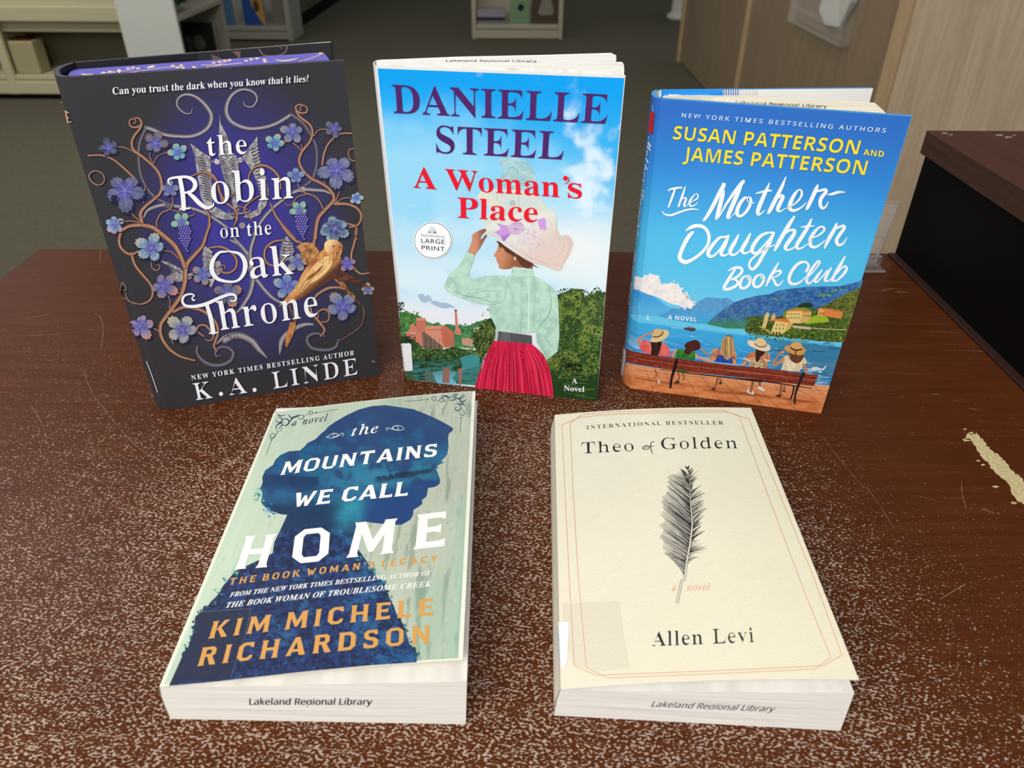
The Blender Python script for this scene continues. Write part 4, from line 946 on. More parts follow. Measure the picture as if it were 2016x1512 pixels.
for seg, cols in ((z4('430,200 500,135 400,270 352,320'), ((70, 150, 138), (60, 128, 128), (110, 176, 152))), (z4('1330,140 1398,205 1345,165'), ((60, 150, 150), (40, 110, 120))), (z3('120,880 130,930 100,900'), ((96, 180, 160), (60, 150, 140))), (z3('960,1410 1000,1460 930,1380'), ((60, 150, 146), (40, 110, 120))), (z3('215,1000 190,1010 240,1035'), ((60, 130, 170),))):
    pts = [seg[random.randrange(len(seg))]+np.array([random.gauss(0, 4), random.gauss(0, 5)]) for _ in range(26)]
    a.blobs(pts, (0.6, 2.4), cols)
for seg in (z4('180,640 245,505 262,420'), z4('1548,575 1592,645 1470,400 1500,452 1525,500'), z4('330,350 290,385'), z4('1405,240 1440,325')):
    pts = [seg[i]+(seg[(i+1) % len(seg)]-seg[i])*random.random()+np.array([random.gauss(0, 2), random.gauss(0, 2)]) for i in range(len(seg)-1) for _ in range(16)]
    a.blobs(pts, (1, 2.6), ((18, 36, 66), (22, 52, 82), (30, 84, 96)))
# clear tape over the lower left
a.region(z4('290,382 592,362 560,520 470,780 180,800 110,815 178,652 215,602 245,505 262,410'), lambda x, y, s, r: mixc(lin((34, 42, 58)), lin((28, 36, 70)), sst(fbm(x*.15, y*.2, 4), .3, .7)), 4.0)
a.up()
for q in ('592,362 560,520 515,640 470,780', '290,382 592,362', '515,392 548,412'): a.stroke(z4(q), .8, (92, 104, 122), 2)
a.up(2)
W = (236, 234, 228); G = (206, 150, 78); NV = (44, 58, 84)
a.carve('MOUNTAINS', (551, 935.8), (859, 898.8), (560.5, 910.0), W, .17)
a.carve('WE CALL', (573.5, 999.5), (802, 976.0), (583.5, 971.0), W, .13)
for ch, q in (('H', '-74,1478 183,1460 13,1219'), ('O', '372,1437 658,1408 407,1171'), ('M', '801,1388 1173,1349 863,1114'), ('E', '1326,1323 1572,1294 1357,1049')):
    q = z3(q); a.carve(ch, q[0], q[1], q[2], W)
a.carve("THE BOOK WOMAN'S LEGACY", (450, 1152.4), (860.5, 1106.5), (454.5, 1139.2), G, .42)
a.text('FROM THE NEW YORK TIMES BESTSELLING AUTHOR OF', (451.3, 1176), (849.6, 1132.6), (454, 1166.8), W, 'bolditalic', 0, 1.02)
a.text('THE BOOK WOMAN OF TROUBLESOME CREEK', (444.7, 1197.2), (849.6, 1154.8), (448, 1186.4), W, 'bolditalic', 0, 1.04)
a.carve('KIM MICHELE', (410, 1257.8), (852.5, 1211.4), (420, 1224), G, .34)
a.carve('RICHARDSON', (388, 1311.8), (846.5, 1266.8), (398.5, 1275.6), G, .36)
a.text('a', (573.5, 839), (582.5, 837.8), (576.6, 827), NV, 'italic', -.012)
a.text('novel', (594.5, 836.5), (643.4, 828.6), (598, 822.5), NV, 'italic', -.012, 1.25)
a.text('the', (691.6, 858.8), (743.9, 851.6), (694.3, 840.6), W, 'italic', -.012, 1.2)
def swirl(pts, w, col): a.stroke(z3(pts), w, col, 5)
for q in ('645,445 675,425 700,412 735,418 728,435 705,438 698,425 712,418', '645,440 690,448 740,432 770,410 782,420 770,438', '1255,372 1230,355 1200,350 1165,365 1185,385 1210,380 1212,365 1198,362', '1258,378 1215,388 1160,378 1125,370 1115,382 1130,390'): swirl(q, [.6, 1.1, .9, .6], W)
for x, y in z3('738,418 1168,366'): a.disc(x, y, .9, W)
def orn(Zf, pts, w, n=5): a.stroke(Zf(pts), w, NV, n)
# corner scrollwork, top left
for q, w in (('175,580 218,465', .7), ('215,445 235,440 242,422 230,412 210,425 205,440 222,455 250,430 262,400 252,375', [.5, .9, 1.2, .6]),
             ('262,400 285,395 300,375 285,362 272,372 280,382', [.5, 1, .6]), ('252,375 258,350 290,330 300,345 285,362', [1.2, 2.6, 1]),
             ('300,345 330,350 355,325 340,300 310,300 300,320 320,330', [1.2, 2.6, 1.4, .8]), ('270,268 300,275 330,262', [2.2, 1.6, .4]), ('262,300 255,320 285,325 300,310 285,285 265,290', [.6, 1.6, 2, .8]),
             ('355,325 385,290 420,275 445,265', [1, 3, 2.6, .5]), ('345,262 365,285 390,290', [.5, 2.2, .8]), ('420,275 432,298 455,300 472,280 455,268 442,280', [.6, 1.4, .6]), ('472,280 500,262 530,262 542,248 525,238 508,248 520,260', [.5, 1, 1.2, .6]), ('548,255 640,240 738,222', .7)): orn(z3, q, w)
for q, w in (('1262,160 1350,155 1430,146', .7), ('1470,145 1478,128 1500,128 1505,142 1488,152 1470,140', [.6, 1.1, .6]), ('1478,152 1520,160 1545,135 1560,140 1570,155 1550,165 1535,158', [.5, 1.2, 1.6, .6]),
             ('1545,135 1580,118 1610,135 1630,120', [.8, 3, 2, .6]), ('1600,150 1640,152 1660,135 1645,118 1665,110', [.6, 2.4, 1, 1.6]), ('1660,135 1690,140 1715,120 1740,118', [1.4, 2.8, 1.6, .8]), ('1690,140 1700,165 1730,158 1742,140', [2, 2.4, 1.8, .6]),
             ('1665,170 1690,185 1720,180 1728,200', [.6, 2.6, 2.2, .6]), ('1690,185 1700,215 1675,235 1655,222 1662,205 1678,212', [.8, 2, 1, .5]), ('1700,215 1720,235 1728,262 1705,272 1690,258 1705,248', [.6, 1.3, .6]), ('1702,290 1695,405', .7)): orn(z3, q, w)
for x, y, r in ((566, 248, 1.3), (218, 465, 1.3), (1440, 145, 1.3), (1702, 292, 1.3)):
    x, y = z3([(x, y)])[0]; a.disc(x, y, r, NV)
mb.build('paper_cover', [M_ink_matte, mat('cover_inside_cream', (226, 220, 196), 0.7, 0.2)], t_mount)
mb = MB(); mount.block(mb); mb.build('text_block', M_pg, t_mount)
es = Surf(lambda S, R: mount.A-mount.v*0.0001+(mount.B-mount.A)*np.asarray(S, float)[:, None]+np.array([0, 0, mount.t])*np.asarray(R, float)[:, None])
mb = MB(); e = Art(es, mb); e.text('Lakeland Regional Library', (490.5, 1387.5), (731.5, 1387.5), (491, 1375.5), (46, 48, 54), 'sans', -0.02)
mb.build('edge_stamp', M_ink_matte, t_mount)
# ------------------------------------------------------------------ woman in a hat novel, standing
random.seed(23)
t_steel = thing('paperback_book', 'large paperback showing a woman in a feathered hat, standing fanned open on the desk', 'book', steel.BL)
mb = MB(); steel.shell(mb, lin((226, 226, 226)), 0, 1, 1)
a = Art(steel.surf, mb, 0)
z5 = Z(720, 90, 3.8038); z6 = Z(750, 420, 3.979); z7 = Z(930, 420, 3.979)
def _sky(x, y, s, r):
    v = 1-r; n = fbm(s*3.2, v*5, 5); n2 = fbm(s*9+4, v*16, 5)
    c = mixc(lin((0, 158, 236)), lin((70, 190, 242)), sst(v, 0.02, 0.22)*0.6+0.25*sst(1-s, .2, 1)*sst(v, .03, .12))
    c = mixc(c, lin((150, 214, 244)), sst(v+0.35*(n-.5)+0.12*(1-s), 0.16, 0.42))
    c = mixc(c, lin((214, 236, 246)), sst(v+0.30*(n-.5), 0.34, 0.55))
    c = mixc(c, lin((108, 196, 238)), 0.75*np.exp(-((v-.62-.03*s)/.045)**2)*sst(fbm(s*5, v*9+3, 3), .35, .6))
    c = mixc(c, lin((150, 212, 242)), 0.5*np.exp(-((v-.50)/.05)**2)*(s < .5)*sst(n, .3, .6))
    c = mixc(c, lin((232, 236, 244)), sst(v, 0.66, 0.74))
    c = mixc(c, lin((236, 240, 240)), 0.85*np.exp(-((s-.86)/.2)**2-((v-.48)/.10)**2))
    n2 = 0.6*n2+0.4*fbm(s*26, v*40, 4); cl = sst(n2+0.5*np.exp(-((s-.90)/.13)**2-((v-.26)/.12)**2)+0.35*np.exp(-((s-.82)/.08)**2-((v-.12)/.07)**2)-.1, 0.56, 0.92)
    c = mixc(c, lin((226, 242, 250)), cl*0.85)
    return c
a.grid(_sky, 170, 240, 0.006, 0.997, 0.001, 0.993)
a.up()
PUR = (78, 34, 104); RED = (232, 18, 44)
# --- far landscape
hillfn = lambda c0, c1, f: (lambda x, y, s, r: mixc(lin(c0), lin(c1), sst(fbm(x*f, y*f, 4), .36, .64))*(0.75+0.5*fbm(x*f*3, y*f*3+7, 2))[:, None])
a.region(z6('148,765 175,775 200,760 240,790 300,800 340,830 370,850 410,865 450,850 480,880 520,865 580,880 620,880 690,880 740,855 820,830 870,820 905,900 760,1060 560,1050 150,1010'), hillfn((58, 110, 62), (92, 150, 84), .12), 2.4)
a.blobs([z6([(random.uniform(150, 300), random.uniform(770, 880))])[0] for _ in range(120)], (.8, 2.2), ((70, 120, 52), (104, 150, 70), (44, 84, 44)))
a.blobs([z6([(random.uniform(510, 760), random.uniform(868, 960))])[0] for _ in range(160)], (.7, 1.9), ((52, 130, 98), (38, 104, 80), (86, 150, 96)))
a.blobs([z6([(random.uniform(134, 184), random.uniform(690, 760))])[0] for _ in range(50)], (.5, 1.7), ((40, 62, 50), (24, 44, 36)))
a.up()
for q, r_ in (('290,640 330,630 350,650 370,640 385,650 400,680 370,690 340,700 310,680', 0), ('385,690 430,685 470,700 510,700 550,715 582,742 540,738 510,745 470,740 430,725 395,705', 0)):
    a.poly(z6(q), (168, 190, 214), 4)
a.up()
# mill, chimney
a.poly(z6('160,905 165,880 230,878 232,865 262,865 264,880 285,882 330,930 330,1060 250,1010 240,990 160,950'), (206, 126, 104))
a.poly(z6('276,822 345,818 352,830 350,930 310,930 280,925'), (198, 116, 98)); a.poly(z6('278,820 345,818 347,838 278,838'), (220, 142, 120))
a.poly(z6('345,880 480,880 500,900 500,1055 350,935'), (214, 142, 116)); a.poly(z6('470,880 500,880 572,930 572,1040 500,1055 478,1000'), (196, 110, 86))
a.poly(z6('322,930 485,968 487,1066 330,1068'), (112, 92, 80)); a.poly(z6('570,938 628,960 630,1010 572,1025'), (74, 128, 86)); a.poly(z6('632,978 700,976 722,1000 718,1045 640,1030'), (196, 150, 132))
a.poly(z6('577,765 594,765 606,895 624,905 627,955 580,945 583,890'), (206, 128, 110)); a.poly(z6('575,753 595,753 596,768 576,768'), (110, 84, 74)); a.poly(z6('730,895 790,890 790,925 732,930'), (196, 190, 150))
a.up()
for i in range(9): x = 335+i*17.5; a.stroke(z6([(x, 940+(x-322)*.235), (x, 1064)]), .5, (78, 62, 52) if i % 2 else (168, 150, 128), 1)
for i in range(6):
    for j in range(3): a.poly(z6([(180+i*17, 925+j*17+i*2), (187+i*17, 926+j*17+i*2), (187+i*17, 934+j*17+i*2), (180+i*17, 933+j*17+i*2)]), (122, 60, 52) if j else (232, 214, 196))
for i in range(8): a.poly(z6([(360+i*15, 905), (367+i*15, 905), (367+i*15, 916), (360+i*15, 916)]), (150, 90, 74))
for i in range(5): a.stroke(z6([(505+i*14, 925+i*9), (505+i*14, 1035)]), .5, (150, 76, 60), 1)
for j in range(4): a.stroke(z6([(572, 950+j*17), (628, 968+j*12)]), .6, (40, 86, 60), 1)
# near bank, river
a.region(z6('158,960 200,960 240,985 300,1020 330,1068 487,1066 560,1045 640,1060 745,1075 800,1130 770,1350 190,1300 160,1020'), lambda x, y, s, r: mixc(mixc(lin((60, 92, 46)), lin((24, 48, 32)), sst(fbm(x*.15, y*.2, 4), .35, .65)), lin((60, 128, 126)), sst(y, 704, 722)*sst(fbm(x*.05, y*.4, 3)+0.002*(x-850), .40, .62)), 2.2)
a.up()
a.poly(z6('192,1235 350,1210 352,1320 190,1300'), (150, 104, 82)); a.poly(z6('490,1215 540,1200 535,1330 480,1322'), (150, 110, 92)); a.poly(z6('606,1215 640,1210 628,1345 610,1342'), (156, 112, 96)); a.poly(z6('350,1235 400,1240 440,1330 355,1322'), (84, 110, 100))
a.region(z6('400,1245 520,1225 600,1250 700,1210 760,1200 790,1100 740,1090 620,1130 640,1200 560,1290 600,1340 735,1352 640,1345 430,1330'), lambda x, y, s, r: mixc(lin((64, 146, 150)), lin((120, 182, 206)), sst(y, 722, 755)), 3.0)
a.up()
a.blobs([z6([(random.uniform(240, 620), random.gauss(1100, 28))])[0] for _ in range(300)], (.6, 2.0), ((86, 122, 56), (120, 150, 74), (48, 84, 40), (30, 60, 34)), asp=.7)
a.blobs([z6([(random.uniform(650, 780), random.gauss(1090, 16))])[0] for _ in range(80)], (.6, 1.9), ((104, 140, 60), (140, 164, 84), (60, 96, 44)), asp=.7)
a.blobs([z6([(random.uniform(165, 270), random.gauss(1005, 22))])[0] for _ in range(90)], (.7, 2.0), ((30, 58, 38), (22, 42, 30), (52, 84, 46)), asp=.8)
a.blobs([z6([(random.uniform(200, 560), random.gauss(1165, 20))])[0] for _ in range(110)], (.5, 1.7), ((40, 70, 50), (28, 58, 46), (70, 104, 64)), asp=.5)
# dark tree left of the waist, big tree wall at the right
TREEL = z6('780,900 800,860 830,830 862,818 900,900 890,1010 830,1090 800,1140 770,1130 740,1060 720,1000 720,940')
a.region(TREEL, hillfn((38, 62, 34), (92, 108, 50), .16), 2.6); a.blobs([TREEL.mean(0)+np.array([random.gauss(0, 12), random.gauss(0, 20)]) for _ in range(220)], (.8, 2.2), ((44, 74, 38), (96, 116, 56), (24, 42, 26), (128, 142, 74)))
TREER = z7('640,650 668,640 690,622 720,622 760,600 770,585 805,590 850,596 875,625 880,645 905,640 925,625 960,622 975,608 1010,620 1032,618 1042,640 998,1110 978,1475 800,1460 640,1440 590,1300 585,1145 640,1100')
a.region(TREER, lambda x, y, s, r: mixc(mixc(lin((44, 74, 34)), lin((112, 136, 56)), sst(fbm(x*.06, y*.06, 5), .40, .66)), lin((34, 66, 30)), sst(y, 730, 742))*(0.6+0.8*fbm(x*.3, y*.3, 3))[:, None], 2.2)
a.up()
tb = [];
while len(tb) < 1500:
    q = np.array([random.uniform(1090, 1200), random.uniform(568, 745)])
    if inpoly(np.array([q[0]]), np.array([q[1]]), TREER)[0] and q[1] < 790: tb.append(q)
a.blobs(tb, (.6, 2.1), ((34, 60, 30), (64, 92, 40), (96, 124, 52), (130, 148, 74), (28, 46, 28), (60, 96, 48)))
a.blobs([z7([(random.uniform(690, 860), random.gauss(1190, 30))])[0] for _ in range(120)], (.8, 2.4), ((22, 40, 26), (30, 50, 30)))
a.blobs([z7([(random.uniform(600, 700), random.gauss(1140, 26))])[0] for _ in range(90)], (.7, 1.7), ((150, 150, 60), (110, 124, 54), (70, 96, 44)))
a.blobs([z7([(x_, 612+18*sin(x_*.05)+random.gauss(0, 9))])[0] for x_ in np.linspace(670, 1030, 90)], (.5, 1.8), ((66, 92, 56), (40, 66, 40)))
for y_ in np.linspace(1255, 1440, 26): x_ = random.uniform(650, 900); a.stroke(z7([(x_, y_), (x_+random.uniform(30, 110), y_+4)]), random.uniform(.5, 1.4), random.choice(((72, 110, 48), (28, 56, 28), (92, 130, 60))), 1, caps=False)
a.up()
# --- hat crown, plume
a.region(z5('832,1135 860,1095 900,1078 960,1068 1010,1075 1080,1062 1150,1085 1230,1095 1290,1120 1340,1180 1368,1232 1395,1218 1420,1235 1432,1300 1440,1400 1300,1440 900,1420 880,1300 935,1245 960,1225 880,1180'), lambda x, y, s, r: mixc(lin((206, 216, 212)), lin((222, 222, 206)), sst(fbm(x*.04, y*.04, 3), .3, .7)), 3)
a.region(z5('1000,845 1060,832 1130,835 1190,860 1240,900 1270,960 1280,1010 1262,1050 1200,1075 1100,1075 1030,1050 1010,980 1040,930 1000,880'), lambda x, y, s, r: mixc(lin((176, 212, 218)), lin((156, 196, 202)), sst(fbm(x*.06, y*.1, 3), .3, .7)), 3)
a.up()
for i in range(60):
    t = random.random(); x0 = 1140+random.gauss(0, 6); y0 = 880+t*180; d = random.choice((-1, 1)); L_ = random.uniform(70, 130)
    a.stroke(z5([(x0, y0), (x0+d*L_*.5, y0-22+random.gauss(0, 6)), (x0+d*L_, y0+random.uniform(-5, 25))]), [.3, .7, .2], random.choice(((134, 178, 186), (196, 222, 226), (150, 190, 196))), 3, caps=False)
a.stroke(z5('1140,930 1143,1080 1148,1210'), .6, (120, 150, 150), 3); a.stroke(z5('975,1115 1010,1190'), .5, (140, 160, 156), 1)
a.disc(*z5([(1100, 1178)])[0], 6, (182, 190, 180)); 
# --- woman
SK0, SK1 = (206, 140, 104), (150, 92, 62)
a.up()
FACE = z7('192,214 205,240 200,262 196,282 184,300 168,326 170,336 188,345 186,360 196,374 196,388 206,398 206,422 222,434 262,438 300,432 330,414 345,424 400,424 470,440 478,398 440,350 380,320 300,280 230,230')
a.region(FACE, lambda x, y, s, r: mixc(lin(SK0), lin(SK1), sst(x+0.3*(y-500), 982, 1020)), 2.2)
a.up()
a.poly(z7('190,214 250,240 330,285 420,345 475,392 462,410 440,432 400,420 372,392 342,352 300,322 262,300 238,268 214,262 205,240'), (92, 52, 34), 3)
a.stroke(z7('238,262 222,268 212,278'), .8, (70, 42, 30)); a.stroke(z7('188,368 200,372 212,370'), 1.0, (196, 70, 76)); a.stroke(z7('204,290 214,292 222,288'), .9, (60, 40, 34)); a.disc(*z7([(334, 352)])[0], 1.8, (230, 222, 214), 3.4)
for i in range(26): x_ = 230+i*9; a.stroke(z7([(x_, 240+i*6.2), (x_+30, 262+i*6.0), (x_+66, 300+i*5)]), .7, random.choice(((60, 34, 24), (120, 74, 46), (84, 50, 32))), 3, caps=False)
a.up()
BR = z7('100,108 96,146 130,166 182,192 250,250 330,305 420,362 470,388 520,402 600,425 668,452 700,440 715,400 742,358 772,300 792,238 775,188 742,163 716,170 690,172 680,150 662,120 655,60 650,-10 560,-20 400,0 250,20 180,50 130,80')
a.region(BR, lambda x, y, s, r: mixc(mixc(lin((226, 226, 222)), lin((226, 202, 194)), sst(x+1.2*(y-470), 1010, 1100)), lin((206, 204, 200)), 0.5*sst(fbm(x*.07, y*.1, 4), .5, .75)), 2.4)
a.up()
for q, c_ in (('105,140 190,182 330,270 470,350 600,395 690,400', (196, 190, 186)), ('690,172 715,230 700,300 650,350', (206, 184, 178)), ('715,172 760,210 765,270 735,330 700,400', (206, 178, 172)), ('240,200 330,250 460,320 600,350', (214, 196, 190)), ('655,60 665,150 690,230', (200, 194, 186))):
    a.stroke(z7(q), [.5, 1.6, .6], c_, 5)
for i in range(120):
    x_ = random.gauss(440, 50); y_ = random.gauss(165, 42); a.stroke(z7([(x_, y_), (x_+random.uniform(-12, 22), y_+random.uniform(8, 26)), (x_+random.uniform(-20, 30), y_+random.uniform(24, 46))]), [.3, .8, .2], random.choice(((214, 182, 200), (232, 210, 220), (196, 168, 186), (236, 222, 226))), 3, caps=False)
a.up()
a.poly(z7('190,73 240,90 285,95 340,60 350,100 300,160 268,168 245,222 222,182 172,146 225,120'), (202, 150, 220)); a.poly(z7('508,50 552,34 576,38 580,132 530,122 520,90'), (204, 158, 222)); a.poly(z7('222,182 268,168 300,160 248,222'), (170, 118, 196))
a.up()
for i in range(7): r_ = 17-i*2.2; a.blobs([z7([(342+3*sin(i), 112+3*cos(i*2))])[0]], (r_, r_+.5), ((226, 198, 226),) if i % 2 else ((190, 160, 196),), .12, 16, .7); a.up()
for i in range(24): t = i*.55; a.stroke(z7([(342+(8+i*2.4)*cos(t), 112+(6+i*1.8)*sin(t)), (342+(10+i*2.4)*cos(t+.6), 112+(8+i*1.8)*sin(t+.6))]), .6, (156, 120, 164), 1, caps=False)
# hand and sleeve
HAND = z6('822,118 790,124 758,138 722,160 712,178 716,205 704,240 690,280 676,300 735,328 752,300 776,270 796,232 812,205 832,172 828,160 806,180 790,202 780,196 786,172 806,152 828,134')
a.region(HAND, lambda x, y, s, r: mixc(lin((206, 142, 110)), lin((150, 92, 66)), sst(x, 934, 952)), 2)
a.up()
for q in ('722,170 760,150 800,130', '726,190 752,180 786,176', '716,205 730,212'): a.stroke(z6(q), .6, (128, 74, 54), 3)
def mint(x, y, s, r):
    n = fbm(x*.10, y*.10, 4); n2 = fbm(x*.5, y*.5, 2)
    c = mixc(lin((190, 222, 204)), lin((166, 204, 186)), sst(n+0.3*(n2-.5), .35, .75)); return c*(0.95+0.1*n2)[:, None]
ARM = z6('676,298 735,326 722,372 704,425 690,470 700,500 716,538 740,535 790,510 850,490 905,482 965,486 1010,505 1010,700 960,700 840,716 760,704 700,690 620,658 560,636 520,610 502,582 498,556 508,535 522,500 545,465 600,420 640,362')
a.region(ARM, mint, 2.4)
a.up(); TOR = z7('-20,520 40,506 100,490 160,484 215,486 262,498 312,482 310,445 318,425 345,416 385,430 430,428 472,438 482,486 520,505 580,540 625,575 650,605 668,640 674,700 680,820 682,960 672,1060 668,1080 620,1118 582,1146 560,1110 530,1060 505,1010 495,925 420,940 300,935 192,918 178,870 150,820 130,760 122,712 60,700 -20,690')
a.region(TOR, mint, 2.4)
a.up()
for q, w, c_ in (('262,498 262,600 235,690 130,715', [.5, 1.2, .6], (140, 178, 160)), ('316,425 312,480 360,500 420,500 480,485', [.5, 1, .5], (150, 186, 168)), ('600,560 618,700 600,790 540,870 505,920', [.6, 1.6, 1.0], (118, 158, 142)), ('505,925 520,1000 570,1080 590,1130', [.5, 1.2, .6], (120, 160, 144)),
                 ('560,950 600,1010 640,1060', [.5, 1.4, .5], (136, 176, 158)), ('-10,600 60,590 140,610 230,600', [.5, 1.3, .5], (150, 188, 170)), ('-60,640 40,660 150,690 230,688', [.6, 1.6, .5], (128, 170, 152)), ('440,490 446,700 440,900 430,935', [.8, 2.6, 1], (214, 238, 224)), ('385,510 388,700 380,930', .8, (150, 188, 172)), ('500,520 490,700 480,930', .8, (156, 194, 178))):
    a.stroke(z7(q), w, c_, 5)
for q, w, c_ in (('520,520 545,500 600,560 720,600', [.5, 1.2, .5], (150, 190, 170)), ('560,600 650,640 760,660 850,650', [.6, 1.6, .5], (126, 168, 150)), ('640,640 740,620 860,600 960,610', [.5, 1.3, .5], (160, 198, 182)), ('655,370 680,400 690,450', .8, (160, 200, 184)), ('508,540 520,580 560,610', [.5, 1.4, .5], (214, 238, 224))): a.stroke(z6(q), w, c_, 5)
for i in range(14): x_ = 322+i*11; a.disc(*z7([(x_, 425+3*sin(i*2)+i*.8)])[0], 1.2, (206, 234, 218))
for i in range(70): y_ = 500+i*6.2; a.disc(*z7([(380+6*sin(i), y_)])[0], .5, (140, 180, 162)); a.disc(*z7([(486+5*sin(i*1.3), y_)])[0], .5, (140, 180, 162))
a.up()
a.poly(z7('204,920 465,954 468,1022 172,996'), (84, 86, 88)); a.poly(z7('190,912 206,920 198,996 172,996'), (178, 190, 180)); a.up(); a.poly(z7('230,926 300,935 296,1004 222,998'), (100, 102, 104))
SKT = z7('172,994 320,1006 468,1022 520,1066 556,1105 582,1150 600,1200 618,1270 630,1350 636,1440 500,1424 300,1398 20,1364 30,1322 50,1275 80,1205 100,1130 130,1060')
a.region(SKT, lambda x, y, s, r: mixc(lin((228, 40, 80)), lin((190, 24, 62)), sst(fbm(x*.22-.05*(y-700)*(x-1012)/60*.2, y*.02, 3), .35, .65)), 2.4)
a.up()
for i in range(64):
    t = (i+random.random()*.8)/64; x0 = 175+t*290; x1 = 25+t*608; y1 = 1362+t*74; k = random.uniform(.0, .35); m_ = .55
    xm = x0+(x1-x0)*m_+(t-.5)*40
    a.stroke(z7([(x0+(x1-x0)*k*.3, 1000+t*22+k*60), (xm, 1180+t*20), (x1, y1)]), [.3, random.uniform(.5, 1.3), random.uniform(.6, 1.5)], random.choice(((160, 14, 44), (140, 12, 36), (244, 76, 112), (238, 60, 98), (206, 28, 66))), 4, caps=False)
for i in range(60): j = random.choice((0, 1, 2)); y_ = 1060+random.random()*290; x_ = (150, 265, 390)[j]+((-.25, 0, .12)[j])*(y_-1060)+random.gauss(0, 6); a.disc(*z7([(x_, y_)])[0], .9, (140, 10, 36), 1.3)
a.up()
# --- lettering
a.text('DANIELLE', (775.2, 221.6), (1194.5, 243.2), (770.8, 165.9), PUR, 'serif', 0.013, 1.0)
a.text('STEEL', (859.6, 299.8), (1108.6, 313.6), (858.0, 246.6), PUR, 'serif', 0.013, 1.0)
a.text('A', (814.6, 368.6), (859.5, 372.0), (812.2, 328.2), RED, 'serif', 0.0)
a.text('Woman', (880, 372), (1101.5, 387.5), (876.3, 331.8), RED, 'serif', 0.006)
a.stroke(z5('1512,985 1522,992 1518,1014 1500,1028 1488,1036'), [.5, 2.2, 1.6, .5], RED); a.disc(*z5([(1496, 990)])[0], 4.6, RED, 4.8)
a.text('s', (1118.5, 388.5), (1146, 390), (1117.0, 346), RED, 'serif', 0.006)
a.text('Place', (901.4, 427.8), (1057.8, 437.2), (900.9, 387.8), RED, 'serif', 0.006)
a.text('A', (1125.5, 753.2), (1136.9, 754.2), (1125.7, 743.4), (240, 240, 240), 'serif', -.01)
a.text('Novel', (1110.2, 768.3), (1150.7, 770.8), (1110.4, 757.9), (240, 240, 240), 'serif', -.01)
# round printed seal
cx, cy = z6([(408, 209)])[0]
a.disc(cx, cy, 38.2, (244, 246, 248), 36.8, 48); a.up(); a.disc(cx, cy, 36.4, (28, 28, 32), 35.2, 48); a.up(); a.disc(cx, cy, 35.4, (244, 246, 248), 34.2, 48); a.up(2)
KK = (34, 34, 38)
a.text('RANDOM HOUSE', (829.2, 464.6), (875.7, 467.8), (829.3, 460.6), KK, 'sans', 0, 1.05)
a.text('LARGE', (829.9, 477.3), (876.2, 479.9), (829.6, 468.7), KK, 'none', -0.012, 1.1); a.text('PRINT', (830.9, 490.5), (876.3, 493.8), (830.5, 482.2), KK, 'none', -0.012, 1.1)
for q in ('372,152 372,138 380,130 384,148', '388,122 402,106 418,120 416,150', '390,124 392,150', '403,128 403,150', '374,152 396,148', '418,126 432,140 438,154', '426,132 428,150'): a.stroke(z6(q), .8, KK, 1)
a.poly(z6('410,150 424,146 438,154 412,154'), KK)
# narrow coloured marks low on the spine edge
a.up(); a.stroke([(787.5, 632), (791, 676)], 1.6, (122, 140, 44), 1); a.stroke([(796.2, 729), (798.2, 744)], 2.2, (196, 40, 52), 1)
mb.build('paper_cover', [M_ink_gloss, M_board_in], t_steel)
# page clumps fanned between the covers
mb = MB(); H1 = steel.H-0.0004
def clump(ring): 
    top = [unp(x, y, z=H1) for x, y in ring]; mb.prism([np.array([q[0]-steel.D[0], q[1]-steel.D[1], 0.0004]) for q in top], top, 0)
clump([(741, 125.2), (1000, 122.7), (1213.2, 119.8), (1213, 108.6), (1204, 105.2), (900, 111.5), (741, 118.2)])
clump([(742, 126), (980, 125.6), (1228.2, 126.5), (1224.5, 121.8), (1000, 123.8), (742, 125.4)])
clump([(743, 127.2), (980, 132), (1229, 140.5), (1228.6, 129.0), (980, 127.0), (742, 126.3)])
mb.build('text_block', M_pgw, t_steel)
tp = Surf(lambda S, R: np.column_stack([unp(0, 0, z=1)[0]*0+(-.10+.20*np.asarray(S, float)), .49+.09*np.asarray(R, float), np.full(len(np.atleast_1d(S)), H1+.00003)]))
mb = MB(); e = Art(tp, mb); e.text('Lakeland Regional Library', (877.5, 121.6), (1057, 122.4), (878.5, 117.4), (66, 62, 60), 'sans', -.012)
mb.build('edge_stamp', M_ink_matte, t_steel)
mb = MB(); b_ = Art(steel.surf, mb, 0); b_.k = 30; b_.region(z6('164,1024 172,1016 225,1014 238,1024 250,1215 245,1230 190,1232'), lambda x, y, s, r: np.tile(lin((232, 234, 240)), (len(x), 1)), 1.8); mb.build('spine_label', M_lab, t_steel)
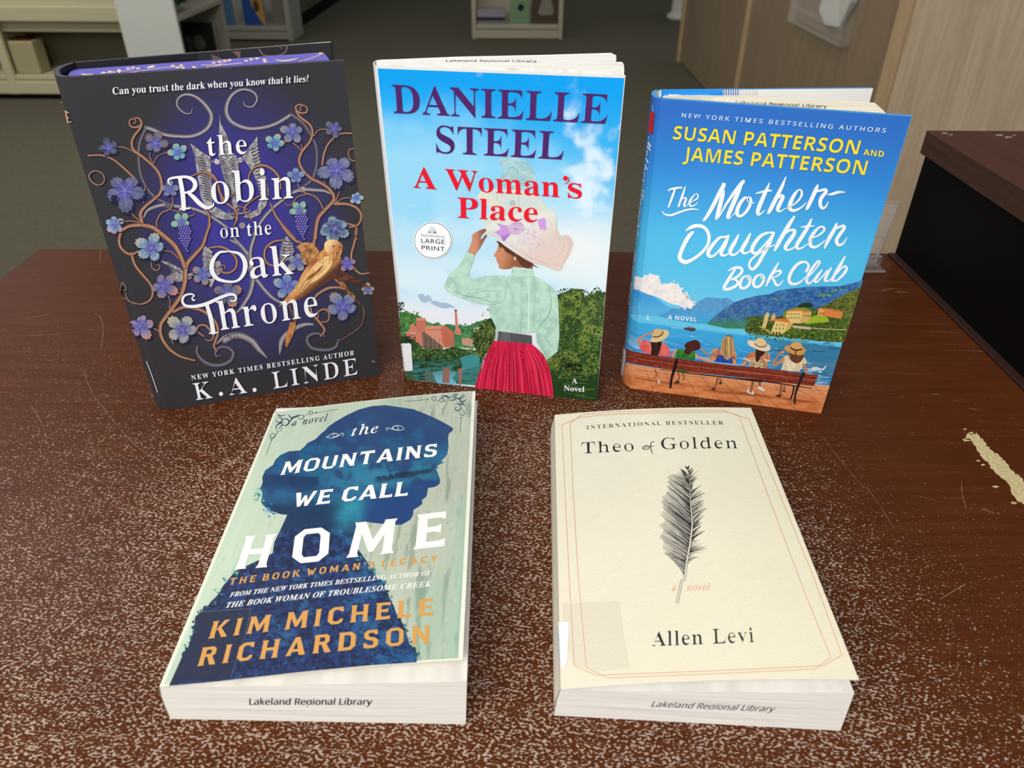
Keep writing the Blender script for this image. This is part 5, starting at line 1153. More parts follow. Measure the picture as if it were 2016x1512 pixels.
# ------------------------------------------------------------------ lake novel with five women on a bench, standing
random.seed(24)
t_moth = thing('hardcover_book', 'glossy blue hardcover showing five women on a bench by a lake, standing fanned open', 'book', mother.BL)
mb = MB(); mother.shell(mb, lin((70, 150, 215)), 0, 1, 0)
a = Art(mother.surf, mb, 0)
z8 = Z(1200, 150, 3.305); z9 = Z(1200, 480, 4.447); z10 = Z(1430, 480, 4.447)
def _lake(x, y, s, r):
    v = 1-r; n = fbm(s*4, v*6, 4)
    c = mixc(lin((46, 110, 196)), lin((50, 140, 218)), sst(v, 0.0, 0.26))
    c = mixc(c, lin((78, 190, 236)), sst(v, 0.16, 0.46))
    c = mixc(c, lin((112, 204, 234)), 0.7*sst(v, 0.46, 0.66))
    w = sst(v, 0.722, 0.728); c = mixc(c, mixc(lin((60, 168, 224)), lin((42, 142, 206)), sst(v, .74, .84)), w)
    rip = sst(fbm(s*7, v*110, 3), .46, .70)*w*sst(v, .74, .84); c = mixc(c, lin((176, 226, 244)), 0.65*rip)
    d = w*sst(s, .58, .78)*(1-sst(v, .82, .90)); c = mixc(c, lin((54, 110, 140)), 0.75*d)
    return c*(0.985+0.03*n)[:, None]
a.grid(_lake, 150, 230, mother.S0*0.98, 0.998, 0.001, 0.999)
a.up()
W = (240, 246, 250); Y = (246, 222, 44)
def paint(c0, c1, f, lo=.30, hi=.72): return lambda x, y, s, r: mixc(lin(c0), lin(c1), sst(fbm(x*f*2, y*f*2.6, 4), lo, hi))*(0.85+0.3*fbm(x*f*3, y*f*3+7, 2))[:, None]
# hills
a.region(z9('205,400 240,405 290,425 340,440 390,465 450,505 500,545 545,565 470,610 400,632 300,628 175,610 180,520'), lambda x, y, s, r: mixc(lin((60, 150, 216)), lin((88, 178, 226)), sst(y, 575, 620)), 4)
a.region(z9('545,562 600,568 640,560 700,560 740,530 790,500 830,478 870,468 930,475 980,480 1030,470 1080,500 1110,540 1090,580 980,660 860,700 760,700 560,668 420,630 470,610 520,585'), lambda x, y, s, r: mixc(mixc(lin((70, 138, 196)), lin((94, 162, 210)), sst(fbm(x*.16, y*.2, 4), .1, .9)), lin((66, 166, 220)), sst(y, 600, 634)), 3)
a.up()
R1 = z10('-170,700 -110,640 -60,600 0,560 60,515 130,490 200,470 290,450 380,440 450,410 520,398 620,385 700,376 800,372 900,372 990,370 1080,350 1140,335 1192,318 1196,330 1170,390 1165,420 1100,640 1050,740 600,760 190,745 0,740 -160,706')
a.region(R1, lambda x, y, s, r: mixc(mixc(lin((36, 84, 148)), lin((74, 128, 178)), sst(fbm(x*.22+y*.1, y*.30, 5), .30, .74)), lin((62, 132, 92)), sst(y-0.02*x+9*fbm(x*.08, y*.08, 3), 592, 622)), 2.4)
a.up()
a.blobs([z10([(random.uniform(-20, 230), random.uniform(560, 735))])[0] for _ in range(260)], (.4, 1.3), ((70, 130, 96), (46, 100, 110), (96, 150, 92), (40, 80, 130)), asp=.6)
a.blobs([z10([(random.gauss(x_, 22), random.gauss(y_, 5))])[0] for x_, y_ in ((820, 455), (860, 445), (1000, 400), (940, 412), (905, 450), (440, 482)) for _ in range(16)], (.6, 1.8), ((134, 180, 72), (108, 160, 80), (150, 190, 84)), asp=.5)
R2 = z10('800,560 860,540 900,520 940,490 1000,462 1060,430 1110,410 1150,390 1176,384 1030,860 880,855 860,700 810,620')
a.region(R2, paint((62, 74, 36), (124, 132, 56), .18), 2.2); a.up()
bl = []
while len(bl) < 420:
    q = np.array([random.uniform(1610, 1696), random.uniform(565, 672)])
    if inpoly(np.array([q[0]]), np.array([q[1]]), R2)[0]: bl.append(q)
a.blobs(bl, (.5, 1.6), ((48, 58, 30), (110, 120, 52), (84, 104, 46), (140, 144, 66)))
# wooded point with villas
R3 = z10('160,760 170,720 195,690 178,660 200,640 250,630 310,632 360,640 430,640 500,630 520,600 560,585 700,560 800,575 900,620 1060,650 1084,660 1030,855 980,860 880,850 800,852 700,835 560,822 420,808 300,795 200,785')
a.region(R3, paint((40, 60, 28), (96, 122, 44), .2), 2.0); a.up()
a.blobs([z10([(random.uniform(200, 1040), random.uniform(745, 840))])[0] for _ in range(300)], (.6, 2.2), ((30, 48, 26), (70, 110, 40), (106, 146, 50), (60, 84, 44), (146, 176, 70)), asp=.7)
a.blobs([z10([(random.uniform(175, 350), random.uniform(640, 780))])[0] for _ in range(140)], (.6, 2.0), ((34, 50, 28), (66, 88, 40), (96, 110, 52)), asp=.8)
a.blobs([z10([(random.uniform(820, 1070), random.uniform(640, 760))])[0] for _ in range(160)], (.6, 2.0), ((44, 62, 30), (96, 122, 50), (70, 96, 40)), asp=.7)
a.poly(z10('625,555 640,530 700,512 740,518 760,545 730,560 680,556'), (30, 56, 40), 4)
a.poly(z10('495,630 505,600 540,575 640,552 700,560 745,590 740,600 560,600 520,640'), (120, 140, 50), 3)
a.up()
a.poly(z10('312,732 338,620 362,598 376,618 345,735'), (214, 186, 120)); a.poly(z10('362,590 340,622 380,618'), (196, 150, 130)); a.poly(z10('390,665 398,625 432,625 425,660'), (206, 178, 116)); a.poly(z10('416,600 395,630 436,628'), (190, 150, 136))
a.poly(z10('520,640 536,590 660,588 668,600 640,695 560,690'), (222, 194, 120)); a.poly(z10('668,600 746,598 735,650 695,690 640,695'), (206, 170, 100)); a.poly(z10('510,655 535,588 630,568 748,598 745,604 665,598 540,596'), (214, 120, 62))
a.poly(z10('400,745 430,672 540,690 510,775 462,795 395,790'), (222, 196, 122)); a.poly(z10('540,690 590,690 560,740 510,775'), (206, 170, 96)); a.poly(z10('365,672 400,655 520,655 640,690 620,697 430,678'), (216, 116, 58))
a.poly(z10('797,625 806,570 860,574 850,625'), (226, 160, 86)); a.poly(z10('850,628 862,575 1020,598 1006,655 900,640'), (214, 128, 66)); a.poly(z10('800,572 830,560 940,570 1022,595 1020,602 860,578'), (206, 110, 60)); a.poly(z10('905,600 925,585 960,588 975,610 965,640 900,632'), (60, 48, 34), 3)
a.poly(z10('692,700 710,660 760,632 820,622 870,635 900,665 880,685 800,690 730,698'), (150, 176, 44), 4); a.poly(z10('280,720 300,722 395,775 385,782'), (222, 168, 80)); a.poly(z10('580,712 735,728 735,750 580,735'), (196, 176, 150)); a.stroke(z10('740,735 860,745 1050,752'), 1.4, (206, 182, 140), 3)
a.up()
for i in range(5):
    for j in range(2): a.poly(z10([(545+i*22, 606+j*34), (553+i*22, 606+j*34), (551+i*22, 620+j*34), (543+i*22, 620+j*34)]), (110, 84, 60))
for i in range(3): a.poly(z10([(682+i*20, 622), (690+i*20, 620), (688+i*20, 636), (680+i*20, 638)]), (104, 70, 46))
for i in range(3):
    for j in range(2): a.poly(z10([(440+i*30-j*8, 700+j*32), (448+i*30-j*8, 702+j*32), (446+i*30-j*8, 718+j*32), (438+i*30-j*8, 716+j*32)]), (110, 80, 54))
for i in range(3): a.poly(z10([(402+i*26, 790), (406+i*26, 772), (416+i*26, 768), (422+i*26, 778), (420+i*26, 794)]), (84, 60, 40))
for i in range(3): a.poly(z10([(815+i*16, 600), (822+i*16, 600), (820+i*16, 618), (813+i*16, 618)]), (130, 70, 40))
a.blobs([z10([(random.uniform(180, 1020), 0)])[0]*[1, 0]+[0, 656+random.random()*1.5+(random.random())*0] for _ in range(0)] or [z10([(x_, 790+(x_-180)*.082+random.uniform(-6, 6))])[0] for x_ in np.linspace(180, 1020, 120)], (.5, 1.3), ((56, 50, 40), (110, 96, 74), (36, 40, 30)), asp=.6)
for i in range(46): x_ = random.uniform(200, 900); y_ = random.uniform(830, 930)+x_*.02; a.stroke(z10([(x_, y_), (x_+random.uniform(20, 110), y_+2)]), random.uniform(.4, 1.1), random.choice(((40, 84, 110), (90, 150, 180), (60, 112, 120))), 1, caps=False)
# clouds
cl = z9('230,285 290,300 320,278 380,268 430,290 445,345 500,350 560,345 610,370 640,430 680,435 690,460 670,475 720,500 748,515 720,545 650,558 610,540 540,525 480,495 410,460 330,440 260,400 220,390')
a.region(cl, lambda x, y, s, r: mixc(lin((244, 236, 232)), lin((222, 214, 224)), sst(fbm(x*.14, y*.18, 5), .35, .80)), 2.2, 2); a.up()
cb = [q+np.array([random.gauss(0, 2), random.gauss(0, 2)]) for q in cr(cl[:17], 4)]
a.blobs(cb, (1.2, 3.2), ((244, 238, 236), (242, 234, 232)), .12, 12, .8)
a.up()
# water ripples and boats
for i in range(330):
    v_ = random.random()**.8; y_ = 735+v_*500; x_ = random.uniform(150, 1950); q = z9([(x_, y_+(x_-150)*.12)])[0]
    if q[1] > 745 or q[0] > 1600 and q[1] < 690 or q[0] > 1764-(q[1]-229)*.3068-26 or q[0] < 1300-(q[1]-194)*.1: continue
    L_ = random.uniform(3, 15); a.stroke([(q[0], q[1]), (q[0]+L_, q[1]+L_*.06)], random.uniform(.3, .9), random.choice(((150, 216, 240), (196, 234, 246), (34, 124, 190), (120, 200, 234))), 1, caps=False)
for i in range(60):
    x_ = random.uniform(650, 830); y_ = random.uniform(1080, 1225); a.stroke(z10([(x_, y_), (x_+random.uniform(20, 90), y_+3)]), random.uniform(.4, 1.2), random.choice(((226, 240, 246), (70, 130, 170), (190, 220, 236))), 1, caps=False)
a.up()
a.poly(z9('640,738 690,730 755,738 750,760 720,765 660,750'), (92, 58, 52)); a.stroke(z9('540,732 600,736 650,740'), .8, (220, 238, 246), 2); a.stroke(z9('690,728 715,722 740,732'), .9, (130, 100, 90), 2)
a.poly(z9('336,612 343,655 325,658'), (226, 238, 244)); a.stroke(z9('322,662 354,666'), 1.2, (210, 226, 236), 1)
a.poly(z10('740,1085 790,1075 840,1092 868,1065 872,1075 850,1100 760,1102'), (214, 222, 228), 2)
# terrace
TER = z9('85,1145 150,1048 150,940 240,1010 430,1075 900,1140 1334,1200')
a.region(np.vstack([z9('150,1040 250,1062 400,1085 700,1120 1000,1165 1334,1215'), z10('560,1215 750,1232 905,1240 828,1484 600,1462'), z9('1334,1428 900,1375 500,1310 190,1262 120,1240 88,1190')]), lambda x, y, s, r: mixc(mixc(lin((226, 142, 88)), lin((204, 118, 68)), sst(fbm(x*.05, y*.2, 4), .35, .65)), lin((232, 160, 112)), sst(-y+0.12*x, -600, -560)), 3)
a.up()
for q in ('150,1060 200,1262', '310,1080 390,1300', '470,1105 600,1345', '640,1125 790,1355', '800,1150 980,1385', '975,1180 1180,1410', '1150,1205 1334,1400'): a.stroke(z9(q), .7, (120, 66, 40), 1)
for q in ('-30,1200 160,1418', '80,1190 330,1432', '250,1235 480,1456', '420,1240 620,1465', '560,1235 840,1400', '760,1235 860,1330'): a.stroke(z10(q), .7, (120, 66, 40), 1)
for q in ('140,1135 500,1200 900,1255 1334,1320', '150,1085 500,1135 850,1170'): a.stroke(z9(q), .7, (140, 80, 50), 4)
for q in ('0,1290 400,1345 850,1410', '600,1275 895,1285'): a.stroke(z10(q), .7, (140, 80, 50), 4)
for q, w in (('130,1150 300,1185 500,1215 760,1250', 4), ('800,1270 1000,1300 1280,1330', 4)): a.stroke(z9(q), [1, w, 1], (166, 92, 54), 4)
for q, w in (('40,1290 260,1318 420,1350', 4), ('440,1340 620,1370 800,1385', 4)): a.stroke(z10(q), [1, w, 1], (160, 88, 52), 4)
a.up()
# legs below the bench
SK = (196, 128, 92); SKD = (150, 92, 64)
for q, w, c_ in (('400,1100 412,1140 400,1170', 3.2, SKD), ('440,1105 436,1150 430,1200', 3.2, SK), ('600,1130 612,1160 598,1200', 3.4, SKD), ('640,1130 650,1165 648,1185', 3.0, SKD), ('945,1175 935,1225 915,1260', 4.2, SKD), ('965,1175 972,1200', 3, SKD), ('1255,1205 1245,1255 1235,1290', 5, SKD)): a.stroke(z9(q), w, c_, 3)
for q, w, c_ in (('290,1215 296,1260', 4.4, SKD), ('480,1240 475,1300 460,1330', 4.8, SKD), ('508,1245 505,1290', 3.4, SKD)): a.stroke(z10(q), w, c_, 3)
for q, c_ in (('375,1165 400,1155 408,1165 385,1172', SK), ('420,1205 438,1180 440,1228', (214, 196, 180)), ('565,1218 595,1195 616,1208 605,1222', (70, 46, 40)), ('630,1190 650,1178 662,1190', (150, 100, 80)), ('890,1275 905,1255 930,1270 920,1286', (90, 60, 46)), ('955,1220 972,1200 988,1222 965,1230', (80, 54, 44)), ('1200,1295 1225,1268 1262,1300 1255,1318', (222, 216, 206)), ('1295,1262 1310,1245 1334,1258 1334,1282', (222, 216, 206))): a.poly(z9(q), c_, 3)
for q, c_ in (('178,1295 205,1268 242,1300 232,1318', (222, 216, 206)), ('270,1262 290,1245 338,1275 318,1288', (222, 216, 206)), ('430,1335 455,1315 485,1325 470,1340', (80, 54, 44)), ('490,1290 505,1270 522,1300', (100, 66, 50))): a.poly(z10(q), c_, 3)
a.up()
# women behind the backrest
def skin(x, y, s, r): return mixc(lin((226, 156, 108)), lin((186, 112, 72)), sst(fbm(x*.2, y*.2, 3), .35, .65))
def cloth(c0, c1): return lambda x, y, s, r: mixc(lin(c0), lin(c1), sst(fbm(x*.25, y*.12, 3), .35, .65))
# 1 coral top
a.stroke(z9('262,862 252,838 300,805 375,772'), [5, 4.2, 3.4, 2.6], (214, 134, 98), 4)
a.region(z9('258,880 275,850 300,838 340,850 380,870 460,862 500,880 525,915 542,985 460,978 360,962 300,950 268,920'), cloth((236, 112, 108), (214, 84, 84)), 2.2)
a.up(); a.poly(z9('362,850 400,850 455,855 450,900 430,960 405,1010 380,1012 360,985 368,920'), (52, 34, 30), 3)
a.stroke(z9('400,860 410,930 398,1000'), 1, (84, 54, 40), 3); a.up()
a.poly(z9('356,850 372,820 385,782 425,762 470,752 505,755 522,778 505,815 460,845 405,860'), (226, 196, 140), 4); a.up(); a.poly(z9('372,800 380,765 410,742 445,745 468,768 462,795 420,812 392,815'), (216, 182, 122), 4); a.stroke(z9('385,812 425,812 462,790 468,768'), 2.0, (50, 36, 30), 4)
a.stroke(z9('372,775 388,768'), 3.2, (214, 134, 98), 1)
# 2 green top
a.region(z9('585,930 620,918 680,925 745,945 760,965 742,1015 640,1005 575,995'), cloth((64, 140, 54), (40, 104, 40)), 2.2)
a.stroke(z9('590,925 562,960 555,990'), [3, 4.4, 3.4], (222, 150, 108), 3); a.stroke(z9('755,968 800,1000 880,1020 900,1018'), [4, 4.4, 3.4], (226, 154, 112), 3); a.stroke(z9('900,1012 850,960 800,915 792,905'), [3.2, 3, 2.2], (206, 134, 94), 3)
a.up(); a.poly(z9('655,890 680,862 720,845 765,842 792,870 795,910 760,930 720,940 690,975 672,960 652,945 668,912'), (76, 34, 34), 4)
for q in ('690,870 730,900 700,950', '720,855 770,890 750,925', '670,900 690,930 690,960'): a.stroke(z9(q), .8, (124, 60, 52), 4)
# 3 blue top
a.region(z9('905,920 940,905 960,925 1060,920 1090,915 1108,950 1108,1050 1070,1045 1064,990 960,975 935,1010 905,1025 888,1010'), skin, 2.2)
a.region(z9('930,1000 950,965 1000,975 1050,985 1082,960 1088,985 1075,1048 920,1030'), cloth((44, 90, 190), (36, 66, 150)), 2.2)
a.stroke(z9('955,905 952,965'), .9, (44, 90, 190), 1)
a.up(); a.poly(z9('980,870 1000,820 1040,798 1075,812 1088,850 1092,920 1085,970 1040,1010 1015,1005 990,960 975,910'), (190, 150, 96), 4)
for i in range(16): x_ = 990+i*6; a.stroke(z9([(1000+i*5, 815+abs(i-8)*2), (x_, 900), (1000+i*5.4, 985)]), .8, random.choice(((226, 196, 140), (140, 104, 62), (110, 80, 50))), 4, caps=False)
a.stroke(z9('1020,805 1050,800 1075,815'), 1.6, (84, 60, 44), 3)
# 4 floral dress
a.up(); a.region(z10('175,985 200,955 240,938 300,935 350,950 380,965 382,1010 362,1020 358,1088 330,1085 335,1020 200,1010 180,1030 165,1065 132,1062 160,1010'), skin, 2.2)
a.region(z10('196,1010 260,1020 335,1010 338,1085 225,1078 200,1060'), cloth((232, 214, 170), (206, 180, 130)), 2.2); a.up()
a.blobs([z10([(random.uniform(205, 332), random.uniform(1018, 1078))])[0] for _ in range(60)], (.5, 1.4), ((120, 50, 40), (160, 90, 60), (90, 60, 44)))
a.stroke(z10('160,1000 195,1018'), 2.6, (226, 214, 200), 2); a.stroke(z10('340,1010 372,1022'), 2.6, (226, 214, 200), 2)
a.poly(z10('262,920 300,925 340,930 330,965 300,985 285,1020 262,1030 255,980'), (60, 36, 30), 3)
a.up(); a.poly(z10('186,850 205,842 250,850 330,880 370,880 386,905 375,930 335,938 280,925 215,895 190,875'), (236, 214, 178), 4); a.poly(z10('245,872 258,835 290,822 325,828 348,855 352,885 320,898 270,885'), (224, 196, 150), 4); a.stroke(z10('248,872 280,895 330,900 352,885'), 1.8, (110, 50, 44), 4); a.blobs(z10('320,895 338,890 330,905 345,900'), (1.4, 2.4), ((170, 50, 60), (130, 40, 50)))
# 5 cream top
a.stroke(z10('500,1010 440,1050 412,1052 430,1010 480,945'), [5.4, 4.6, 3.6, 3.2, 2.6], (206, 134, 92), 4); a.stroke(z10('672,1060 690,1085 705,1128'), [5, 4.4, 4], (206, 134, 92), 3)
a.region(z10('490,1000 520,975 560,970 640,975 690,1000 705,1035 680,1060 660,1085 640,1115 560,1112 478,1100 500,1040 480,1020'), cloth((240, 228, 196), (218, 198, 158)), 2.2)
a.up(); a.poly(z10('552,955 600,960 668,962 672,1000 640,1035 610,1042 565,1020 552,990'), (110, 66, 44), 3)
for i in range(10): a.stroke(z10([(565+i*11, 965), (562+i*10, 1000), (578+i*8, 1030)]), .7, random.choice(((150, 96, 62), (76, 44, 32))), 3, caps=False)
a.up(); a.poly(z10('508,905 525,888 570,885 650,895 688,915 690,945 660,970 600,968 545,945 515,925'), (206, 152, 84), 4); a.poly(z10('565,900 572,868 605,857 645,862 665,890 660,915 610,918'), (216, 164, 94), 4); a.stroke(z10('562,905 605,928 660,920'), 2.6, (54, 38, 34), 4); a.stroke(z10('612,925 605,950 608,975'), 2.0, (54, 38, 34), 3)
a.poly(z10('470,945 490,932 512,938 505,952 480,958'), (214, 142, 100), 3)
a.up(2)
# bench
def bench(p, c0, c1): a.region(p, lambda x, y, s, r: mixc(lin(c0), lin(c1), sst(fbm(x*.04, y*.9+x*.12*-.9, 3), .35, .65)), 3)
bench(np.vstack([z9('150,915 200,935 300,955 450,980 700,1015 1000,1050 1334,1090'), z10('60,1055 400,1095 650,1130 804,1145 765,1242 560,1218 250,1195 0,1162'), z9('1334,1185 900,1140 600,1110 450,1085 300,1060 150,1032')]), (146, 62, 44), (118, 44, 32))
a.up()
for q in ('150,955 300,990 500,1020 800,1055 1334,1118', '150,975 300,1010 500,1040 800,1078 1334,1140'): a.stroke(z9(q), .9, (84, 30, 22) if '955' in q else (190, 110, 84), 5)
for q in ('0,1085 300,1115 600,1155 790,1172', '0,1100 300,1132 600,1172 785,1190', '0,1135 300,1165 560,1195 775,1222'): a.stroke(z10(q), .9, (196, 116, 92) if '1100' in q else (84, 30, 22), 5)
for q in ('590,1010 575,1070 545,1170 532,1255',): a.stroke(z9(q), [5.5, 6, 5, 4], (28, 24, 26), 4)
a.stroke(z10('675,1135 640,1210 605,1310 598,1392'), [7, 5.5, 4, 4], (40, 34, 36), 4); a.stroke(z10('590,1250 580,1310 562,1350'), [3.4, 3, 3], (40, 34, 36), 4)
a.stroke(z10('0,1165 300,1195 600,1240 750,1262'), [1.6, 2.4, 2.0, 1.4], (44, 28, 24), 4); a.stroke(z9('450,1095 700,1130 1000,1162 1334,1205'), [1, 2, 2.4, 2], (48, 30, 26), 4); a.poly(z9('570,1098 620,1100 705,1115 640,1122'), (50, 100, 44), 2)
a.up(2)
# --- lettering
a.text('NEW YORK TIMES BESTSELLING AUTHORS', (1342.0, 230.2), (1742.5, 260.6), (1343.3, 222.4), W, 'sans', -.004, 1.45)
a.text('SUSAN PATTERSON', (1324.5, 273.3), (1687.5, 303.4), (1328.0, 248.5), Y, 'sansbold', 0.020, 1.0)
a.text('AND', (1699.5, 304.5), (1739.5, 308.4), (1700.5, 293.5), Y, 'sansbold', 0.004, 1.1)
a.text('JAMES PATTERSON', (1344.5, 315.0), (1702, 343.6), (1347.5, 289.8), Y, 'sansbold', 0.020, 1.0)
a.text('A NOVEL', (1315, 627.3), (1371.4, 632.4), (1315.8, 619.6), W, 'sansbold', 0, 1.18)
def br(q, w, n=6): a.stroke(z8(q), list(np.atleast_1d(w)*1.34) if not np.isscalar(w) else w, W, n)
# The
br('382,738 412,730 466,722 470,730', [1.2, 3.2, 2.4, 1]); br('428,730 410,780 385,848', [2.6, 3.4, 2.4]); br('382,738 388,746', 1.6)
br('494,715 480,760 452,838 455,846', [1.2, 3.2, 2.8, 1]); br('460,815 480,792 495,790 498,800 485,835 492,844 512,830', [.9, 1.6, 2.6, 3, 2.8, 2, .9]); br('512,830 540,812 572,792 574,768 560,764 540,785 522,815 524,838 540,842 562,832 576,818', [.8, 1.4, 2.2, 1.8, 1.2, 2.4, 3.4, 3.2, 2.2, 1.4, .8])
br('344,876 360,896 400,902 450,885 500,868 550,862 580,868', [1, 2.2, 3, 3, 2.8, 2.2, 1])
# Mother-
br('738,695 745,705 722,745 680,830 640,900 614,935 610,926', [2, 5.4, 6, 6, 5, 3.4, 1]); br('735,698 738,760 716,850 700,915 698,926 712,918', [2, 5.6, 6.4, 5.6, 3.4, 1.2]); br('712,918 760,830 830,730 872,682 872,696', [1.2, 3.6, 5, 4.8, 1.8]); br('868,686 835,760 795,850 772,908 776,920 790,915', [2.6, 6.0, 6.6, 5.6, 3.6, 1])
br('790,915 815,890 828,862', [.8, 1.6, 1.2]); br('902,788 880,790 850,825 832,868 832,898 850,908 880,890 908,850 920,812 915,788 900,788 898,810 925,822 945,822', [1.6, 4, 5.4, 6, 5.2, 4, 4, 4.6, 4.4, 3, 1.8, 1.4, 1.6, 1])
br('1042,692 1018,745 985,820 965,875 968,896 985,892 1010,870', [1.4, 5.2, 6.2, 5.8, 4.2, 2.4, 1]); br('950,762 985,752 1040,742 1058,744', [1, 3.0, 3.0, 1])
br('1148,652 1120,720 1080,800 1045,868 1030,890 1028,884', [1.4, 5.0, 6, 5.6, 3, 1]); br('1045,860 1080,808 1115,775 1128,780 1122,800 1098,850 1096,872 1112,876 1140,860', [1, 2, 3.4, 5, 5.6, 5.8, 4.4, 2.4, 1])
br('1140,862 1190,838 1230,805 1250,770 1248,742 1230,738 1205,765 1180,815 1172,850 1182,868 1210,870 1250,850 1280,820', [1, 1.8, 2.8, 3.4, 2.8, 2.2, 4.6, 6, 6, 5, 3.8, 2.4, 1])
br('1355,705 1345,730 1318,790 1290,850 1278,866', [2, 5.4, 6, 5, 2]); br('1322,772 1345,750 1370,742 1402,736 1408,750 1385,780 1372,805 1372,838 1385,856 1405,848 1424,815', [1, 2.8, 3.6, 5.0, 5, 5.6, 5.4, 4.4, 3, 1.2])
br('1420,768 1450,764 1490,752 1532,752', [1.4, 4, 3.8, 1.2])
# Daughter Book Club
z12 = Z(1320, 410, 5.6)
def bz(q, w, n=6): a.stroke(z12(q), list(np.atleast_1d(w)*1.28), W, n)
B5 = [1.6, 5.2, 5.8, 5.4, 4.2, 2.4, 1.2]
bz('168,246 230,205 310,188 385,218 425,300 410,400 340,490 240,562 165,590 112,560 106,510 150,400 200,310 245,262', [1.4, 5.4, 5.6, 5.0, 5, 4.6, 4.8, 5.2, 6.4, 6.6, 6.2, 6.4, 6.2, 4.6])
bz('640,300 600,312 540,322 470,395 418,478 430,522 480,518 560,430 638,305', [3, 3.2, 4.2, 5.4, 6, 5.4, 3.4, 3, 3.6]); bz('640,300 602,395 560,480 572,515 620,508 665,462', [3.6, 6, 5.8, 4.2, 2.6, 1.4])
bz('750,292 708,375 662,455 668,503 720,502 790,430 862,310', [3, 5.8, 6, 4.6, 3, 2.6, 2.4]); bz('880,278 838,365 792,445 806,490 860,480 905,440', [3, 6, 5.8, 4, 2.6, 1.4])
bz('1135,262 1060,270 985,310 915,405 900,468 940,492 1010,430 1095,330 1140,268', [2.4, 4, 5.2, 6, 5.6, 4, 3, 3, 3.4]); bz('1140,265 1090,380 1030,495 960,618 902,668 868,628 890,565 965,500 1060,440 1145,402', [4, 6, 6, 5.4, 4.6, 3.8, 3.4, 2.8, 2.4, 1.8])
bz('1365,88 1310,172 1240,290 1180,400 1148,462', [3.2, 6.2, 6.4, 6, 3]); bz('1178,405 1240,300 1320,238 1370,248 1342,312 1282,395 1266,438 1300,456 1370,425 1412,388', [1.2, 2.6, 3.8, 5.2, 6.2, 6.2, 5, 3.2, 2.4, 1.4])
bz('1555,118 1510,210 1442,320 1392,400 1402,440 1450,432 1510,392', [2.8, 5.6, 6, 5.6, 4, 2.6, 1.4]); bz('1436,206 1500,196 1586,190', [1.2, 3, 1.4])
bz('1510,395 1560,330 1640,290 1696,235 1680,202 1636,208 1575,275 1540,350 1548,410 1600,424 1668,382 1702,348', [1.2, 1.8, 2.6, 3.4, 3.4, 3, 5.4, 6, 5.4, 3.8, 2.4, 1.2])
bz('1832,168 1800,240 1742,340 1700,432', [3.4, 5.8, 6, 2.8]); bz('1772,262 1820,222 1898,192 1916,216 1862,290 1830,350 1850,400 1900,386 1946,320', [1.4, 3.2, 4.4, 5, 5.4, 5.6, 4.4, 3, 1.2])
bz('636,686 700,654 768,652 790,688 752,740 690,774 640,790', [1.4, 4, 4.4, 4.4, 4, 3.4, 2.2]); bz('712,668 660,750 610,832 590,872 610,890 668,878 725,848 742,808 710,780 650,786', [3, 5, 5, 4.6, 4.6, 4.6, 4.4, 4, 3.2, 2])
for dx, dy in ((0, 0), (148, -14)):
    bz([(x+dx, y+dy) for x, y in ((852, 735), (800, 760), (768, 822), (780, 870), (822, 875), (864, 838), (882, 780), (866, 742), (842, 752), (862, 782), (906, 784))], [1.8, 4, 4.8, 4.6, 4, 4.2, 4, 2.6, 1.6, 1.6, .9])
bz('1190,600 1140,685 1090,772 1055,852', [2.4, 4.6, 4.8, 2.2]); bz('1085,768 1150,702 1205,684 1216,706 1172,745 1122,762 1142,792 1165,838 1200,840 1242,790', [1.2, 2.8, 3.6, 3.4, 2.4, 2, 3.8, 4, 2.6, 1])
bz('1498,690 1522,632 1492,590 1420,600 1350,670 1308,762 1322,820 1380,830 1440,802 1484,758', [4, 4, 3.4, 4.4, 5, 5.2, 5, 3.8, 2.8, 1.4])
bz('1500,780 1580,690 1642,602 1632,578 1590,620 1530,712 1500,790 1522,826 1562,800 1596,762', [1.2, 2, 3, 3.2, 4, 4.8, 4.6, 3.4, 2, 1])
bz('1668,680 1618,745 1590,792 1612,808 1672,752 1728,680', [2.6, 4.6, 4.4, 3, 2.2, 2]); bz('1770,655 1722,735 1704,788 1738,796 1790,752', [2.8, 4.8, 4.4, 2.6, 1.2])
bz('1922,532 1872,620 1812,722 1780,796', [2.6, 4.8, 4.8, 3.6]); bz('1790,792 1832,792 1900,732 1940,668 1925,636 1882,660 1832,722', [3, 3, 4, 4.4, 3.6, 2.6, 1.4])
# spine lettering and imprint block
a.up()
a.poly([(1283.4, 219.5), (1290.5, 220.8), (1286.6, 264), (1278.6, 260)], (196, 30, 34))
a.text('Mother-Daughter Book Club', (1279.0, 268), (1237.5, 600), (1287.5, 268), (226, 234, 240), 'script', 0, .94)
a.stroke([(1285.6, 206), (1288, 214), (1286, 216), (1289.4, 218)], .8, (214, 226, 236), 2)
a.stroke([(1233.2, 612), (1232.0, 640)], 2.2, (222, 152, 60), 1)
mb.build('dust_jacket', [M_ink_gloss, M_board_in], t_moth)
mb = MB(); mother.block(mb, [(1305, 189.8), (1400, 191.5), (1560, 206), (1744, 222.2), (1722, 202), (1500, 190.5), (1312, 184.5)], mother.H-0.0032, 0.0032); mb.build('text_block', M_pgv, t_moth)
